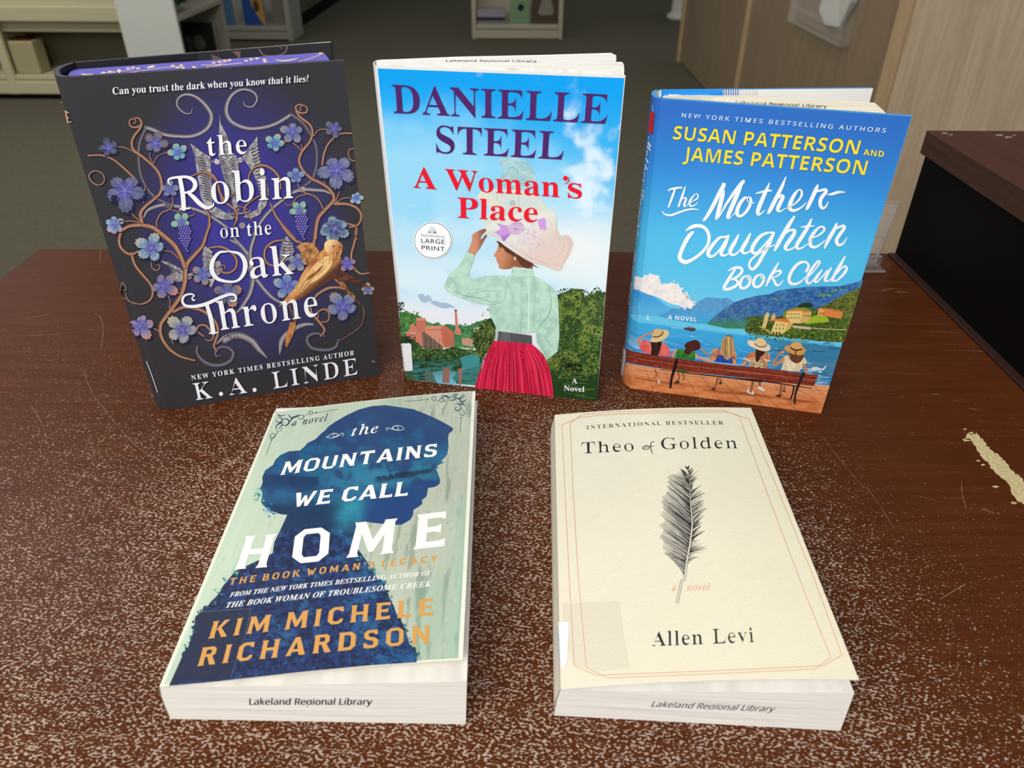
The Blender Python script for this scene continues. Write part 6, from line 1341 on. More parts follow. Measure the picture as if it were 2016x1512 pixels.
# inside of the back board: blue flap edge, striped code, white endpaper
def inner_back(b):
    def f(S, R):
        S = np.asarray(S, float)[:, None]; R = np.asarray(R, float)[:, None]
        o = b.BL+(b.TL-b.BL)*R; b0 = np.array([*b.sp[-1], 0])*(b.kb+(b.kt-b.kb)*R); b1 = np.array([*b.bk, 0])[None, :]+0*R; d = (b1-b0)/np.linalg.norm(b1-b0, axis=1)[:, None]; n = np.column_stack([d[:, 1], -d[:, 0], d[:, 2]*0])
        P = o+b0+(b1-b0)*S+n*(b.th+0.00004); return P
    return Surf(f)
ib = inner_back(mother); mb = MB(); e = Art(ib, mb); e.k = 0
def strip(x0, x1, y0, y1, c): e.poly([(x0, y0+(x0-1300)*-.0055), (x1, y0+(x1-1300)*-.0055), (x1, y1), (x0, y1)], c)
strip(1302, 1423, 176.6, 196, (30, 142, 232))
e.k = 2
for i in range(7): strip(1424+i*4.6, 1426.6+i*4.6, 177.2, 187.5, (96, 130, 190))
for i in range(8): strip(1457+i*4.6, 1459.4+i*4.6, 177.2, 187.5, (206, 208, 214))
mb.build('jacket_flap', M_ink_gloss, t_moth)
tpz = mother.H-0.0032+0.00004
tp = Surf(lambda S, R: np.column_stack([.09+.16*np.asarray(S, float), .45+.10*np.asarray(R, float), np.full(len(np.atleast_1d(S)), tpz)]))
mb = MB(); e = Art(tp, mb); e.text('Lakeland Regional Library', (1447.8, 203.6), (1628.5, 211.8), (1449, 199.0), (60, 56, 54), 'sans', -.014)
mb.build('edge_stamp', M_ink_matte, t_moth)
mb = MB(); b_ = Art(mother.surf, mb, 0); b_.k = 30; b_.region(Z(1200, 540, 5.82)('152,795 176,830 199,880 190,990 160,1172 140,1150 122,1120 133,980'), lambda x, y, s, r: np.tile(lin((232, 234, 240)), (len(x), 1)), 1.8); mb.build('spine_label', M_lab, t_moth)
# ------------------------------------------------------------------ dark fantasy novel with ironwork vines, standing
random.seed(25)
t_robin = thing('hardcover_book', 'dark hardcover with copper vines, blue leaves and golden birds, standing fanned open', 'book', robin.BL)
mb = MB(); robin.shell(mb, lin((56, 55, 58)), 0, 1, 0)
a = Art(robin.surf, mb, 0)
za, zb, zc, zd = Z(90, 70, 3.78), Z(400, 70, 3.78), Z(190, 440, 3.977), Z(440, 440, 3.978)
def _vio(x, y, s, r):
    cx = 448+(y-152)*.10; d = np.sqrt(((x-cx)/235)**2+((y-430)/330)**2); n = fbm(s*6, r*9, 4)
    c = mixc(lin((61, 56, 144)), lin((55, 53, 100)), sst(d+0.15*(n-.5), 0.25, 0.72)); c = mixc(c, lin((52, 52, 55)), sst(d+0.12*(n-.5), 0.60, 0.98))
    return c*(0.93+0.14*n)[:, None]
a.grid(_vio, 130, 190, robin.S0*0.98, 0.998, 0.001, 0.999)
a.up()
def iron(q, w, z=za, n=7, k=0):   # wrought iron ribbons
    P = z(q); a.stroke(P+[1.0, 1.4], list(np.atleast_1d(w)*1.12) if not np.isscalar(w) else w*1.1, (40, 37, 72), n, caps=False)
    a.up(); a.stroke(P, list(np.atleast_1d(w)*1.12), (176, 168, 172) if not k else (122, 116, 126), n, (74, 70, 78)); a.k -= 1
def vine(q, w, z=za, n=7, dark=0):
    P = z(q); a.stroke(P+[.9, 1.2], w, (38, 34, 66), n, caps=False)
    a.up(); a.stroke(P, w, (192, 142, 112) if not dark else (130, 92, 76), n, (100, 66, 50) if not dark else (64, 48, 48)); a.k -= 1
# iron scrolls
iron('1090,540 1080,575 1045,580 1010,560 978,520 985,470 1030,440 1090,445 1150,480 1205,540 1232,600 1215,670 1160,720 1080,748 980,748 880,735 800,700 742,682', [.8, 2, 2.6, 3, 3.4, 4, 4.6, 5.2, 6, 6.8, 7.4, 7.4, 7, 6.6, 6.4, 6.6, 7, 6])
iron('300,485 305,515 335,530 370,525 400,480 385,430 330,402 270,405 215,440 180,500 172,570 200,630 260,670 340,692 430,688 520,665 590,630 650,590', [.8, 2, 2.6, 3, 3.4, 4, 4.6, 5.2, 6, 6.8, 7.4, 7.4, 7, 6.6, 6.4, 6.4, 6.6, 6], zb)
iron('742,690 700,790 690,900 705,1030 750,1130 810,1200 900,1250', [5, 4.6, 4.4, 4.2, 4.4, 5, 4], za, 7, 1); iron('660,590 740,650 800,740 840,830 845,930 830,1020 800,1080 740,1130', [5, 4.6, 4.4, 4.2, 4.4, 5, 4.6, 4], zb, 7, 1)
iron('725,1360 760,1300 830,1270 900,1260 1000,1275 1100,1290 1200,1330 1280,1380 1350,1430', [3, 5.6, 6.4, 7, 6.4, 6, 6, 5.6, 5]); iron('960,1180 900,1155 830,1148 740,1145 660,1170 600,1215 520,1280 440,1370 370,1490', [3, 5.6, 6.4, 7, 6.4, 6, 6, 5.6, 5], zb)
a.up(3)
# trident feather spears
def spear(z, pts, col=(130, 126, 136)):
    P = z(pts); a.poly(P+[1.5, 2], (40, 37, 78)); a.up(); a.region(P, lambda x, y, s, r: mixc(lin((112, 108, 114)), lin((186, 182, 186)), sst(fbm(x*.35, y*.2, 3), .3, .7)), 2.6); a.up()
spear(za, '1075,800 1180,880 1225,900 1235,1100 1240,1260 1400,1350 1395,1368 1340,1372 1260,1350 1200,1290 1155,1200 1130,1050 1110,900')
spear(zb, '402,750 408,860 425,960 470,1060 490,1160 470,1260 420,1330 360,1362 290,1350 330,1330 400,1290 430,1200 400,1090 370,1020 330,960 290,900')
spear(zb, '122,580 130,650 185,760 195,860 245,895 265,960 250,1100 235,1200 270,1290 265,1330 225,1290 210,1200 160,1080 130,960 115,890 118,760')
a.up()
for i in range(17):
    y = 905+i*19; x = 1128+i*2.6; a.stroke(za([(x, y), (x+36, y+8), (x+62+i*.8, y+34)]), [1, 2.6, 1.4], (60, 56, 68), 4); a.stroke(za([(x+4, y-8), (x+40, y+1), (x+66, y+26)]), [.6, 1.2, .6], (196, 190, 196), 4)
for i in range(16):
    y = 900+i*17; x = 136+i*3.4; a.stroke(zb([(x-12, y), (x+16, y+20), (x+36, y+26)]), [1, 2.4, 1.2], (60, 56, 68), 3); a.stroke(zb([(x+92, y+4), (x+74, y+22), (x+52, y+30)]), [1, 2.4, 1.2], (60, 56, 68), 3)
    a.stroke(zb([(x-8, y-7), (x+20, y+13), (x+38, y+18)]), [.5, 1.1, .5], (200, 196, 200), 3)
for i in range(15):
    y = 845+i*24; x = 372+i*5; a.stroke(zb([(x+34, y-30), (x+6, y-8), (x-20, y+2)]), [1, 2.6, 1.2], (60, 56, 68), 4); a.stroke(zb([(x+36, y-36), (x+8, y-15), (x-18, y-6)]), [.5, 1.1, .5], (200, 196, 200), 4)
for x, y in ((1275, 940),): a.disc(*za([(x, y)])[0], 5, (196, 188, 190)); a.stroke(za([(1235, 938), (1320, 936)]), 3, (130, 124, 132), 1)
for x, y in ((98, 935), (275, 925)): a.disc(*zb([(x, y)])[0], 5, (196, 188, 190)); a.stroke(zb([(x-45, y+2), (x+45, y-2)]), 3, (130, 124, 132), 1)
a.disc(*zb([(740, 1145)])[0], 5.5, (170, 164, 170)); a.disc(*zb([(290, 1412)])[0], 6, (150, 140, 140)); a.disc(*za([(910, 1262)])[0], 6, (96, 90, 98)); 
iron('190,1300 200,1325 260,1325 340,1310 350,1295', [1.5, 2.6, 3.2, 2.6, 1.5], zb)
# centre lattice below
iron('1050,130 1120,170 1190,270 1215,400 1205,520 1150,640 1090,700', [4, 6, 7, 7.5, 7, 6, 4], zc); iron('80,110 150,190 205,260 225,330 232,430 200,560 120,680', [4, 6, 7, 7, 7.5, 7, 4], zd)
iron('245,90 215,190 210,270 225,380 290,480 370,570 450,620 520,640', [6, 6.5, 7, 7, 6.5, 6, 5, 3], zd); iron('180,340 250,352', 9, zd, 1); iron('182,360 248,370', 6, zd, 1)
iron('940,940 1000,890 1080,870 1150,880 1233,930', [3, 7, 10, 11, 11], zc); iron('10,915 80,880 150,885 220,920 275,985 340,1050', [11, 11, 11, 11, 9, 2], zd)
iron('440,1020 450,940 480,880 560,820 640,790 700,790', [2, 9, 10, 9, 7, 4], zd)
a.up()
for i in range(15): t = i/15; x = 30+t*290; y = 880+230*t*t*.8; a.stroke(zd([(x, y-16+t*30), (x+26, y+18+t*12)]), 1.5, (56, 50, 60), 1)
for i in range(8): x = 445+i*11; y = 1000-i*22; a.stroke(zd([(x-12, y), (x+38, y-14)]), 1.6, (56, 50, 60), 1)
for i in range(10): x = 1000+i*24; a.stroke(zc([(x, 862+abs(i-4)*3), (x+14, 895+abs(i-4)*5)]), 1.4, (56, 50, 60), 1)
# feathered iron behind the leaves
spear(zc, '500,290 560,300 660,350 690,400 640,420 560,330'); spear(zc, '550,420 600,380 700,400 760,380 740,430 640,460'); spear(zc, '835,165 905,215 910,300 970,290 985,370 930,430 900,500 870,470 830,270')
spear(zd, '490,95 540,150 555,220 520,270 480,300 450,330 440,240 455,150')
for i in range(6): a.stroke(zd([(455, 250-i*24), (500, 262-i*24), (545, 245-i*20)]), 1.8, (62, 58, 70), 3)
for i in range(6): a.stroke(zc([(520+i*26, 305+i*14), (560+i*22, 345+i*10)]), 1.6, (62, 58, 70), 1); a.stroke(zc([(860+i*4, 220+i*40), (905+i*8, 240+i*34)]), 1.6, (62, 58, 70), 1)
# lower iron scrolls
iron('790,960 785,1010 830,1070 900,1105 980,1105 1050,1070 1070,1010 1030,970 970,965 930,1000 940,1035 985,1030', [4, 5, 6, 6.5, 6.5, 6, 5.5, 5, 4.4, 4, 3, 1.2], zc, 7, 1)
iron('900,910 880,960 830,985 750,985 690,970 655,920 665,880 710,860 750,862 790,880 780,850', [4, 5, 6, 6.5, 6, 5.5, 5, 5, 4, 3, 1.2], zd, 7, 1)
a.up(3)
# copper vines
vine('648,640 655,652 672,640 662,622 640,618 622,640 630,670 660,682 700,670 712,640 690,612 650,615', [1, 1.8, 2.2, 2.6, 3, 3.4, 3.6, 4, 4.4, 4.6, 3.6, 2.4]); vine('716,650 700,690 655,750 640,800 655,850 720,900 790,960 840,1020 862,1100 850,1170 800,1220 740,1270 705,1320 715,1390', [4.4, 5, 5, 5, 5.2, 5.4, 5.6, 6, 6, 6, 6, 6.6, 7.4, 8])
vine('325,890 420,890 500,920 570,975 640,1040 690,1095', [3.5, 3.8, 4, 4.4, 4.6, 4]); vine('520,830 570,828 630,850 680,880', 2.2); vine('780,860 775,900 800,950', 1.8); vine('930,868 870,875 825,905 808,945', 2.0)
vine('345,1015 380,1005 425,1030 435,1080 400,1110 350,1085 330,1040 350,1010', 2.6); vine('600,1250 640,1320 700,1380', 2.4); vine('565,1385 620,1378 680,1385 715,1400', 2.2); vine('1400,1170 1330,1240 1300,1180 1270,1080 1180,1015 1080,1045', [2.5, 4.5, 5, 5, 4.4, 2.5])
vine('730,1240 728,1180 745,1120', 2.4); vine('945,1190 945,1250 920,1290 860,1320 825,1380 830,1420', [2, 2.8, 3, 3, 3, 2.4]); vine('920,1290 980,1310 1000,1345', 2); vine('985,1300 1060,1340 1105,1330 1100,1312', [2, 2.2, 1.8, 1]); vine('1180,1290 1215,1340 1210,1430 1180,1510', 5)
vine('1500,1290 1430,1270 1400,1330 1430,1370', 2)
vine('735,545 728,552 715,545 725,528 750,520 772,540 768,568 735,575 700,560 688,530 715,512 755,518', [1, 1.8, 2.2, 2.6, 3, 3.4, 3.6, 4, 4.2, 4, 3.2, 2.4], zb); vine('690,560 720,605 790,660 812,720 790,790 735,860 712,930 740,1000 800,1060 880,1100 945,1150 970,1220 900,1300 850,1370 830,1510', [4.4, 5, 5, 5, 5.4, 5.6, 5.6, 5.6, 6, 6, 6.4, 7, 7.6, 8, 8], zb)
vine('1102,725 1020,730 940,790 900,870 885,960', [3.5, 3.8, 4, 4.4, 4.4], zb); vine('920,695 860,700 820,745', 2.2, zb); vine('575,795 640,790 690,815 725,850', 2.2, zb); vine('690,745 725,790 735,850', 1.8, zb); vine('1120,840 1085,850 1080,890 1100,925 1128,930', 2.4, zb)
vine('1020,1080 1015,1150 985,1230', 2.4, zb); vine('1100,1205 1040,1210 970,1250', 2.2, zb); vine('900,1060 905,1110', 2.2, zb); vine('700,1090 715,1130 760,1170 830,1195 870,1240 895,1300', [2, 2.6, 3, 3, 3, 2.4], zb); vine('760,1180 700,1200 650,1260 610,1250 608,1230', [2.6, 2.4, 2, 1.4, .8], zb)
vine('345,1100 340,1040 380,980 450,965 520,1000 565,1060 575,1140', [2.6, 3.6, 4.4, 5, 5, 5, 3.5], zb); vine('0,1015 60,1030 100,1080 120,1160 165,1235 240,1300 250,1360 225,1420', [4.5, 5, 5, 5, 4.6, 4.4, 4, 2], zb); vine('490,1180 420,1190 320,1260 310,1310 360,1370', [3, 3, 4, 4, 2], zb)
vine('980,1250 1080,1255 1150,1290 1175,1350 1145,1410 1080,1425', [7, 5.6, 5, 4.6, 4.2, 3], zb); vine('1135,1425 1130,1470 1140,1512', 4, zb); vine('500,1250 540,1340 600,1420 680,1510', [3, 5, 5.5, 6], zb)
vine('345,8 440,30 520,90 610,170 660,260 690,340', [8, 9, 9.5, 9.5, 9.5, 9], zc); vine('345,8 250,20 190,70 178,150 210,210 270,240 330,215', [8, 7, 6.4, 6, 6, 5.4, 4], zc); vine('272,230 300,320 360,400 420,470 440,540 415,600 340,628 250,600', [5.4, 5.6, 5.4, 5, 4.6, 4, 3.2, 1.5], zc)
vine('890,0 860,80 830,170 770,240 710,310 695,380 690,460 660,560 600,650 540,730 500,800 510,890 570,980 660,1040 770,1070', [5, 6, 7, 8, 9, 9.5, 9.5, 9, 8.6, 8, 7.6, 7, 6, 5, 3.5], zc)
vine('600,690 680,655 780,665 860,700 930,770 950,850 920,950 940,1000', [6, 7, 7, 6.6, 6.4, 6, 5, 3], zc); vine('390,812 450,820 500,850', 2.4, zc); vine('600,940 590,900 615,860', 2.2, zc); vine('570,660 575,600 550,540', 2.2, zc); vine('640,270 590,220 520,210', 2.2, zc); vine('430,300 435,345 470,365 495,345 490,320 465,325', [1.5, 2.6, 2.6, 2.4, 1.8, 1], zc); vine('700,430 740,405 790,400', 2, zc)
vine('840,880 790,840 800,800 850,795 885,830 915,880 890,915 850,905', [3, 4, 4.4, 4.6, 4.6, 4, 3, 2], zc)
vine('880,190 960,180 1040,210 1095,280 1085,350 1030,385 980,375 958,345 975,325 1005,330 1005,352 990,355', [3, 4.6, 4.8, 4.6, 4.4, 4.2, 3.8, 3.2, 2.6, 2.2, 1.6, 1], zc)
vine('470,125 390,140 330,190 320,260 350,315 420,330 470,310 480,285 455,268 430,280 440,298', [3, 4.6, 4.8, 4.6, 4.4, 4.2, 3.6, 3, 2.4, 1.8, 1], zd)
vine('450,0 500,70 560,130 610,150', [5, 6, 6, 4], zd); vine('735,0 720,60 705,160', [6, 7, 7], zd); vine('975,0 1030,20 1040,60 1020,160 1000,240 1010,330 1070,390 1140,385', [4, 4.6, 4.8, 4.6, 4.6, 4.4, 4, 2.6], zd)
vine('700,600 740,550 820,505 900,500 950,515', [4, 5.4, 6, 5, 3], zd); vine('1090,650 1100,700 1080,790 1000,860 900,920', [4, 4, 3.5, 3.5, 3], zd, 7, 1); vine('680,650 690,700 740,760 790,830 760,880', [5, 5.4, 5.4, 5, 3], zd); vine('740,740 745,690 790,670 825,700 815,760 760,770', [2.5, 3.6, 4, 4, 3.4, 2.4], zd)
vine('510,640 540,700 560,760 520,880 490,960', [5, 6, 7, 6, 2], zd, 7, 1); vine('245,590 200,560 205,460 230,480', 1.6, zc); 
a.up(2)
# leaves
def leaf(z, c, R, rot=0, rim=(150, 158, 176), core=(96, 92, 184), tip=None, sq=1.0):
    cx, cy = z([c])[0]; th = np.linspace(0, 2*pi, 120, endpoint=False)
    tw = ((th+pi) % (2*pi))-pi; rr = 0.40+0.60*np.abs(np.cos(2.5*th))**0.55*np.interp(np.abs(tw), [0, 1.2, 1.6, 2.5, 3.2], [1.12, 1.0, .95, .66, .62]); rr = rr*(1-0.12*np.abs(np.sin(15*th+.4)))*(1+.08*np.sin(th*3+cx)); rr *= 1.06
    ph = th+rot; P = np.column_stack([cx+R*rr*np.cos(ph), cy+R*sq*rr*np.sin(ph)])
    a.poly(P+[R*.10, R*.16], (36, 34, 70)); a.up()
    def fn(x, y, s, r):
        d = np.hypot((x-cx)/R, (y-cy)/(R*sq)); an = np.arctan2((y-cy)/sq, x-cx)-rot; v = 0.5+0.5*np.cos(25*an)
        c_ = mixc(lin(core), lin(rim), sst(d, .12, .66)); c_ = c_*(0.62+0.40*v)[:, None]; c_ = mixc(c_, lin((58, 60, 76)), 0.55*sst(1-np.abs(np.cos(2.5*an)), .72, 1)*sst(d, .2, .5))
        if tip is not None: c_ = mixc(c_, lin(tip), 0.8*sst(d, .66, .98))
        return c_
    a.region(P, fn, max(1.4, R/9)); a.up()
    for k in range(5):
        an = rot+k*2*pi/5; a.stroke([(cx, cy), (cx+R*.4*cos(an+.06), cy+R*sq*.4*sin(an+.06)), (cx+R*.86*cos(an), cy+R*sq*.86*sin(an))], [max(.4, R*.03), max(.3, R*.02), .2], (150, 150, 196), 4, caps=False)
    a.k -= 2
BL = (128, 140, 172); TE = (122, 190, 206); OR = (206, 138, 96); GD = (210, 176, 110); CR_ = (186, 178, 150)
for z, c, R, rot, rim, tip in ((za, (470, 835), 21, -1.9, (92, 98, 116), (70, 72, 86)), (za, (815, 800), 25, -1.2, (120, 120, 140), (130, 96, 84)), (za, (985, 870), 20, -1.9, TE, GD), (za, (590, 1150), 41, 1.5, (112, 118, 156), (86, 92, 118)), (za, (925, 1145), 19, -1.6, BL, (140, 150, 170)), (za, (1010, 1385), 20, -2.2, (150, 200, 178), (150, 190, 160)), (za, (510, 1395), 19, .9, (150, 190, 226), OR),
    (zb, (975, 690), 19, 2.6, (100, 104, 130), (120, 118, 128)), (zb, (665, 715), 24, 2.2, BL, (170, 150, 140)), (zb, (530, 800), 20, -1.2, TE, GD), (zb, (995, 1000), 38, 1.7, (130, 134, 170), (100, 108, 132)), (zb, (690, 1045), 18, -1.6, (132, 160, 200), BL), (zb, (1140, 1205), 14, 1.2, (150, 190, 226), CR_), (zb, (715, 1295), 19, -2.2, (150, 200, 178), (150, 170, 150)), (zb, (985, 1430), 30, 1.9, (140, 170, 196), (170, 190, 180)),
    (zc, (430, 190), 32, -2.6, (150, 178, 200), CR_), (zc, (525, 485), 28, .5, (132, 130, 168), OR), (zc, (835, 395), 22, 2.5, (124, 140, 176), OR), (zc, (1020, 540), 30, 1.0, (120, 120, 132), OR), (zc, (675, 830), 33, -2.4, (172, 176, 176), CR_), (zc, (145, 20), 16, .5, (150, 170, 210), OR),
    (zc, (350, 800), 27, 1.0, (160, 150, 190), OR), (zd, (865, 40), 27, 1.6, (120, 150, 196), (150, 150, 150)), (zd, (580, 300), 21, 2.4, (140, 152, 170), CR_), (zd, (500, 490), 27, -2.8, (120, 150, 200), (186, 176, 160)), (zd, (935, 650), 33, -2.2, (128, 138, 172), (164, 144, 130)), (zd, (965, 310), 17, .9, (130, 118, 190), OR), (zd, (1130, 520), 14, -1.6, (150, 146, 142), CR_)):
    leaf(z, c, R, rot, rim, tip=tip, sq=.95)
a.up(3)
for z, c in ((za, (1032, 1440)), (zb, (728, 1352))):
    cx, cy = z([c])[0]
    for i in range(66):
        row = i//6; x = cx-13+(i % 6)*5.0+(row % 2)*2.5+row*.45; y = cy-6+row*4.9
        if abs(x-cx-row*.45) > (11, 13, 13, 12.5, 11.5, 10.5, 9, 7.5, 6, 4, 2.4)[row]: continue
        a.disc(x, y, 3.0, (44, 38, 96), 3.6, 10); a.up(.3); a.disc(x-.5, y-.7, 1.9, (112, 102, 190), 2.4, 8); a.up(.3); a.disc(x-.9, y-1.3, .7, (190, 186, 230), .8, 6); a.k -= .6
a.up(2)
# birds
def gold(c0, c1, fx, fy): return lambda x, y, s, r: mixc(lin(c0), lin(c1), sst(fbm(x*fx, y*fy, 3), .3, .7))
for q in ('575,185 600,160 640,145 690,150 730,185 750,230 700,300 640,320 610,260 600,215',):
    a.region(zd(q), gold((206, 150, 92), (140, 88, 54), .2, .2), 2, 3)
a.up(); a.poly(zd('565,182 605,172 600,195'), (196, 140, 84)); a.disc(*zd([(640, 178)])[0], 1.4, (60, 36, 26))
for i in range(40): x = random.uniform(610, 730); y = random.uniform(200, 300); a.stroke(zd([(x, y), (x+14, y+16)]), .8, random.choice(((96, 60, 44), (224, 168, 110), (70, 46, 40))), 1, caps=False)
a.up()
a.region(zd('850,430 920,360 1020,410 1130,480 1145,500 1060,480 960,450'), gold((110, 66, 44), (60, 40, 38), .1, .3), 2)
a.region(zd('860,430 940,455 990,530 1050,600 1080,640 1020,590 930,500 880,450'), gold((196, 132, 80), (110, 66, 44), .1, .1), 2)
a.up()
BODY = zd('920,160 930,200 915,260 925,300 905,360 860,430 800,470 700,530 640,570 560,600 470,625 430,650 480,590 560,500 600,420 640,350 700,280 740,230 780,200 790,150 830,125 880,125')
a.region(BODY, lambda x, y, s, r: mixc(mixc(lin((150, 88, 48)), lin((226, 162, 92)), sst(fbm((x+y)*.06, (x-y)*.02, 3), .25, .75)), lin((92, 54, 40)), sst((x-640)*.8+(y-520)*.9, 4, 26)), 1.8, 2)
a.up()
a.region(zd('760,280 820,250 850,300 820,360 760,420 680,470 590,520 500,590 470,600 560,500 620,420 700,330'), lambda x, y, s, r: mixc(lin((246, 204, 136)), lin((196, 118, 66)), sst(-x-y*.3+760+30*fbm(x*.3, y*.3, 2), -30, 60)), 1.8, 2)
a.up()
for i in range(46):
    t = random.random(); o = random.uniform(-26, 26); x0 = 800-t*180+o*.7; y0 = 300+t*190+o*.7; a.stroke(zd([(x0, y0), (x0-30, y0+36), (x0-66, y0+70)]), [.4, 1.1, .4], random.choice(((140, 78, 44), (250, 216, 156), (112, 62, 40), (216, 150, 84))), 4, caps=False)
for i in range(50): x = random.uniform(740, 915); y = random.uniform(215, 300); a.stroke(zd([(x, y), (x+random.uniform(-6, 8), y+18)]), .8, random.choice(((92, 54, 38), (230, 176, 116), (64, 40, 36))), 1, caps=False)
a.region(zd('790,150 830,125 880,125 918,150 935,185 900,230 850,240 800,215'), lambda x, y, s, r: mixc(lin((250, 210, 150)), lin((190, 120, 74)), sst(x+y*.6, 930, 962)), 1.8, 2)
a.up(); a.poly(zd('900,170 938,182 905,200'), (150, 92, 60)); a.disc(*zd([(862, 178)])[0], 1.8, (44, 28, 24), 1.3); a.stroke(zd('845,178 862,170 885,176'), .7, (90, 54, 40), 3)
a.region(zd('560,770 520,770 495,860 480,960 500,965 540,880 565,800'), gold((206, 140, 84), (120, 72, 46), .1, .05), 2)
a.up(3)
# --- lettering with a soft dark halo below the white
W = (246, 246, 248)
def T(txt, p0, p1, cap, st='serif', th=0.0, sp=1.0, **k):
    a.text(txt, (p0[0]+.9, p0[1]+1.1), (p1[0]+.9, p1[1]+1.1), (cap[0]+.9, cap[1]+1.1), (40, 38, 74), st, th-.012, sp, **k); a.up(); a.text(txt, p0, p1, cap, W, st, th, sp, **k); a.k -= 1
T('Can you trust the dark when you know that it lies?', (222.5, 185.6), (607, 160.4), (221.2, 171.6), 'serif', .006)
q = za('1205,893 1290,885'); 
T('the', (409.5, 306.0), (487, 301.5), (405.2, 266.5), 'serif', .016, 1.04)
# R with a swash
def S_(q, w, z=za, n=6): 
    P = z(q); a.stroke(P+[.8, 1.0], np.atleast_1d(w)*1.05 if not np.isscalar(w) else w, (40, 38, 74), n); a.up(); a.stroke(P, w, W, n); a.k -= 1
S_('1028,1285 1020,1180 1000,1060', [9, 9, 8]); S_('1000,1290 1072,1282', 3, za, 1); S_('930,1110 912,1082 925,1062 980,1052 1050,1050 1100,1075 1112,1115 1085,1155 1018,1170', [1.5, 3, 4, 5, 5.6, 8, 8.6, 6, 3])
S_('1060,1165 1100,1200 1150,1250 1200,1278 1245,1262 1248,1240', [5, 8, 8.6, 7, 3.6, 1.6])
T('obin', (417.5, 400.5), (577.5, 389.0), (411.5, 338.0), 'serif', .020, 1.03)
T('on the', (434.5, 468.0), (534.5, 460.0), (432.0, 440.5), 'serif', .020, 1.05)
S_(np.array([(1030, 215), (960, 225), (910, 290), (905, 370), (950, 430), (1040, 452), (1110, 440), (1155, 380), (1162, 300), (1120, 235), (1030, 213)]).tolist(), [3, 5, 8, 9, 7, 4.6, 5, 8, 9, 6, 3], zc)
T('ak', (493.5, 547.5), (578.0, 538.0), (485.5, 489.0), 'serif', .020, 1.04)
# T with swash bar
S_('772,592 760,598 748,580 765,560 735,548 690,562 672,605 700,640 770,645 860,625 960,580 1040,552 1085,560 1090,595 1060,605 1045,595', [1.6, 3, 2.4, 2.6, 3.4, 4, 4.6, 5.4, 6.4, 7, 6.4, 5.6, 4.6, 3.6, 2.6, 1.4], zc)
S_('862,625 895,740 915,850', [7, 8.4, 8.4], zc); S_('885,855 945,850', 2.6, zc, 1)
T('hrone', (434.5, 649.0), (627.0, 620.5), (424.5, 592.5), 'serif', .020, 1.05)
T('NEW YORK TIMES BESTSELLING AUTHOR', (377.5, 747.4), (697.0, 697.8), (375.8, 738.2), 'serif', -.002, 1.32)
T('K', (386.5, 786.5), (419.0, 782.0), (379.0, 754.0), 'serif', .022); a.disc(*zc([(975, 1330)])[0], 4, W); T('A', (452.0, 777.0), (487.0, 771.8), (446.5, 745.2), 'serif', .022); a.disc(*zd([(243, 1299)])[0], 4, W)
T('LINDE', (539.0, 764.4), (704.0, 735.5), (534.0, 732.2), 'serif', .022, 1.22)
a.stroke(za('130,490 136,498'), 1.0, (214, 170, 130), 1); a.stroke(za('140,520 150,540'), 1.0, (214, 170, 130), 1)
a.stroke(za('160,560 178,645'), 2.0, (236, 196, 150), 1)
for q in ('160,562 182,572', '168,605 184,612', '178,645 200,640'): a.stroke(za(q), 1.6, (236, 196, 150), 1)
a.stroke(zc('215,470 240,490 238,515 222,520'), 1.2, (150, 128, 110), 4); a.stroke(zc('235,540 250,580 290,618 340,626'), 1.6, (150, 118, 96), 4)
a.stroke(zc('400,1075 440,1180 485,1315'), 1.4, (206, 200, 216), 2); a.poly(zd('1155,1070 1175,1066 1192,1080 1170,1088'), (96, 98, 100), 2)
mb.build('dust_jacket', [printed('satin_jacket', 0.42, 0.32), M_board_blk], t_robin)
# violet page block with gold branches
mb = MB(); zt = robin.H-0.0036
robin.block(mb, [(133, 149), (640, 117.6), (648.5, 117.0), (636.5, 103), (300, 126), (150, 136.2), (138, 141)], zt, 0.0032, 0, lin((104, 98, 188)))
tp = Surf(lambda S, R: np.column_stack([-.28+.17*np.asarray(S, float), .49+.10*np.asarray(R, float), np.full(len(np.atleast_1d(S)), zt+.00003)]))
e = Art(tp, mb); GOLD = (236, 206, 170); z9b = Z(0, 0, 3.0545); zt_ = Z(330, 0, 6.11)
def gb(q, w, z=z9b): e.stroke(z(q), w, GOLD, 4)
e.poly(z9b('484,442 520,446 560,450 500,452'), GOLD); gb('500,450 560,446', 1)
for x, y in ((622, 438), (660, 432), (685, 434), (770, 412), (800, 408), (830, 412), (1040, 396), (1068, 406), (1090, 394), (1100, 408), (1285, 378), (1320, 372), (1350, 366), (1380, 362), (1480, 366), (1510, 356), (1545, 352), (1590, 358), (1595, 370)): e.disc(*z9b([(x, y)])[0], 4.2, GOLD, 1.8, 12)
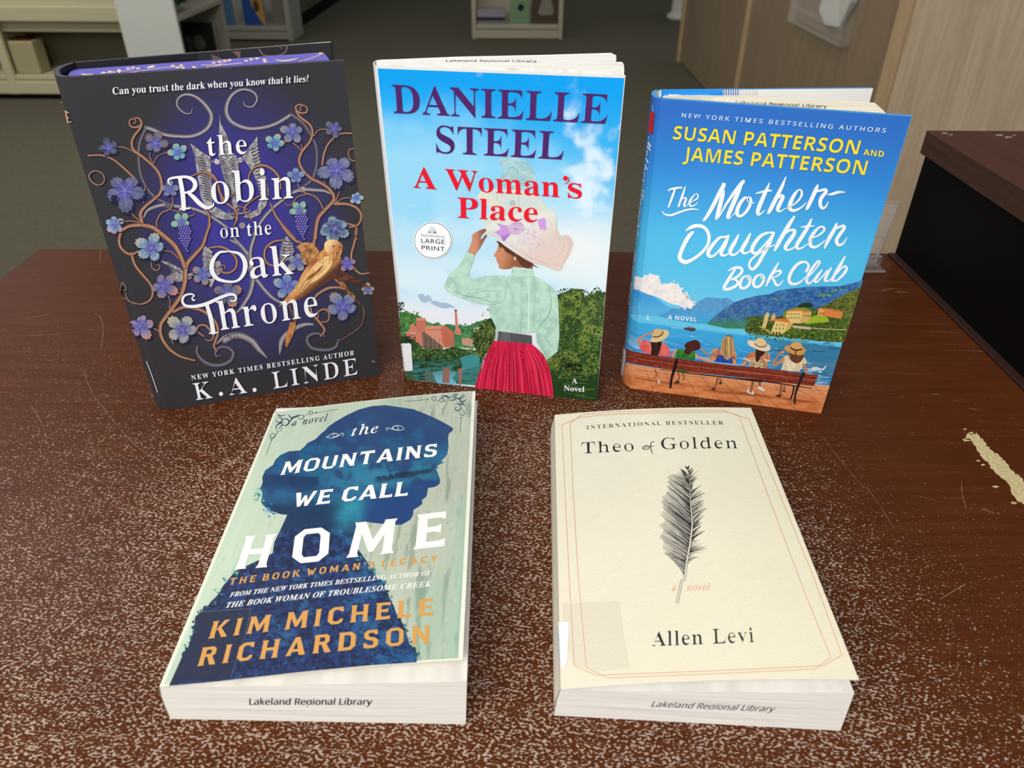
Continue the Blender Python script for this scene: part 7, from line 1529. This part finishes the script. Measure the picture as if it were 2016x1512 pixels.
e.poly(z9b('705,425 715,415 728,425 718,440'), GOLD, 3); gb('600,444 700,432 800,420', .8); gb('760,440 860,425 1000,405 1090,402', .9); e.poly(z9b('880,410 900,398 932,394 920,408'), GOLD, 2); e.poly(z9b('1150,408 1165,395 1180,408 1200,412'), GOLD); gb('1210,392 1300,390 1400,385 1460,378', 1.1); gb('1240,405 1330,392', 1); gb('1320,385 1380,366', .7); gb('1500,372 1520,360', .7)
e.poly(z9b('1650,358 1700,362 1760,356 1800,346 1760,362 1700,370'), GOLD, 2); gb('1800,372 1870,350 1930,328', 1.0); e.disc(*z9b([(1928, 322)])[0], 4.6, (226, 180, 130), 2.2, 12)
mb.build('text_block', M_pgb, t_robin)
# flap and worn edge inside the back board
ib = inner_back(robin); mb = MB(); e = Art(ib, mb); e.k = 1
def top_y(x): return 122+(x-142)*(82-122)/(652-142)
e.poly([(388, top_y(388)+2.2), (520, top_y(520)+2.2), (650, top_y(650)+2.2), (653, 113), (600, 112), (389, 126)], (50, 49, 52)); e.up()
e.stroke([(388.5, top_y(388)+2), (389, 122)], .9, (20, 20, 22), 1)
zt_ = Z(330, 0, 6.109)
e.poly(zt_('525,655 560,665 620,685 660,715 600,716 540,718'), (112, 88, 84)); e.poly(zt_('770,618 880,612 876,690 850,690 810,650'), (112, 84, 74))
e.stroke(zt_('1100,590 1130,640 1180,668 1300,670 1400,640 1435,575 1425,556'), 2.4, (136, 110, 106), 5); e.stroke(zt_('1350,570 1370,582 1385,566'), 1.4, (136, 110, 106), 4)
for q in ('800,622 850,690', '825,618 862,690', '850,615 872,688'): e.stroke(zt_(q), .8, (160, 120, 100), 1)
mb.build('jacket_flap', M_ink_matte, t_robin)
mb = MB(); P0 = robin.BL*0+robin.TL; b0 = robin.TL+np.array([*robin.sp[-1], 0]); b1 = robin.TL+np.array([*robin.bk, 0]); d = (b1-b0)/np.linalg.norm(b1-b0); n = np.array([d[1], -d[0], 0]); L_ = np.linalg.norm(b1-b0)
def rim(t0, t1, w0, w1): 
    A, B = b0+d*L_*t0+n*.0002, b0+d*L_*t1+n*.0002; z = np.array([0, 0, .0001]); mb.add([A+z, B+z, B+n*w1+z, A+n*w0+z], [(0, 1, 2, 3)])
rim(.34, .66, .0002, .0004); rim(.66, .90, .0005, .0010); rim(.90, .995, .0012, .0024)
mb.build('worn_edge', M_rim_white, t_robin)
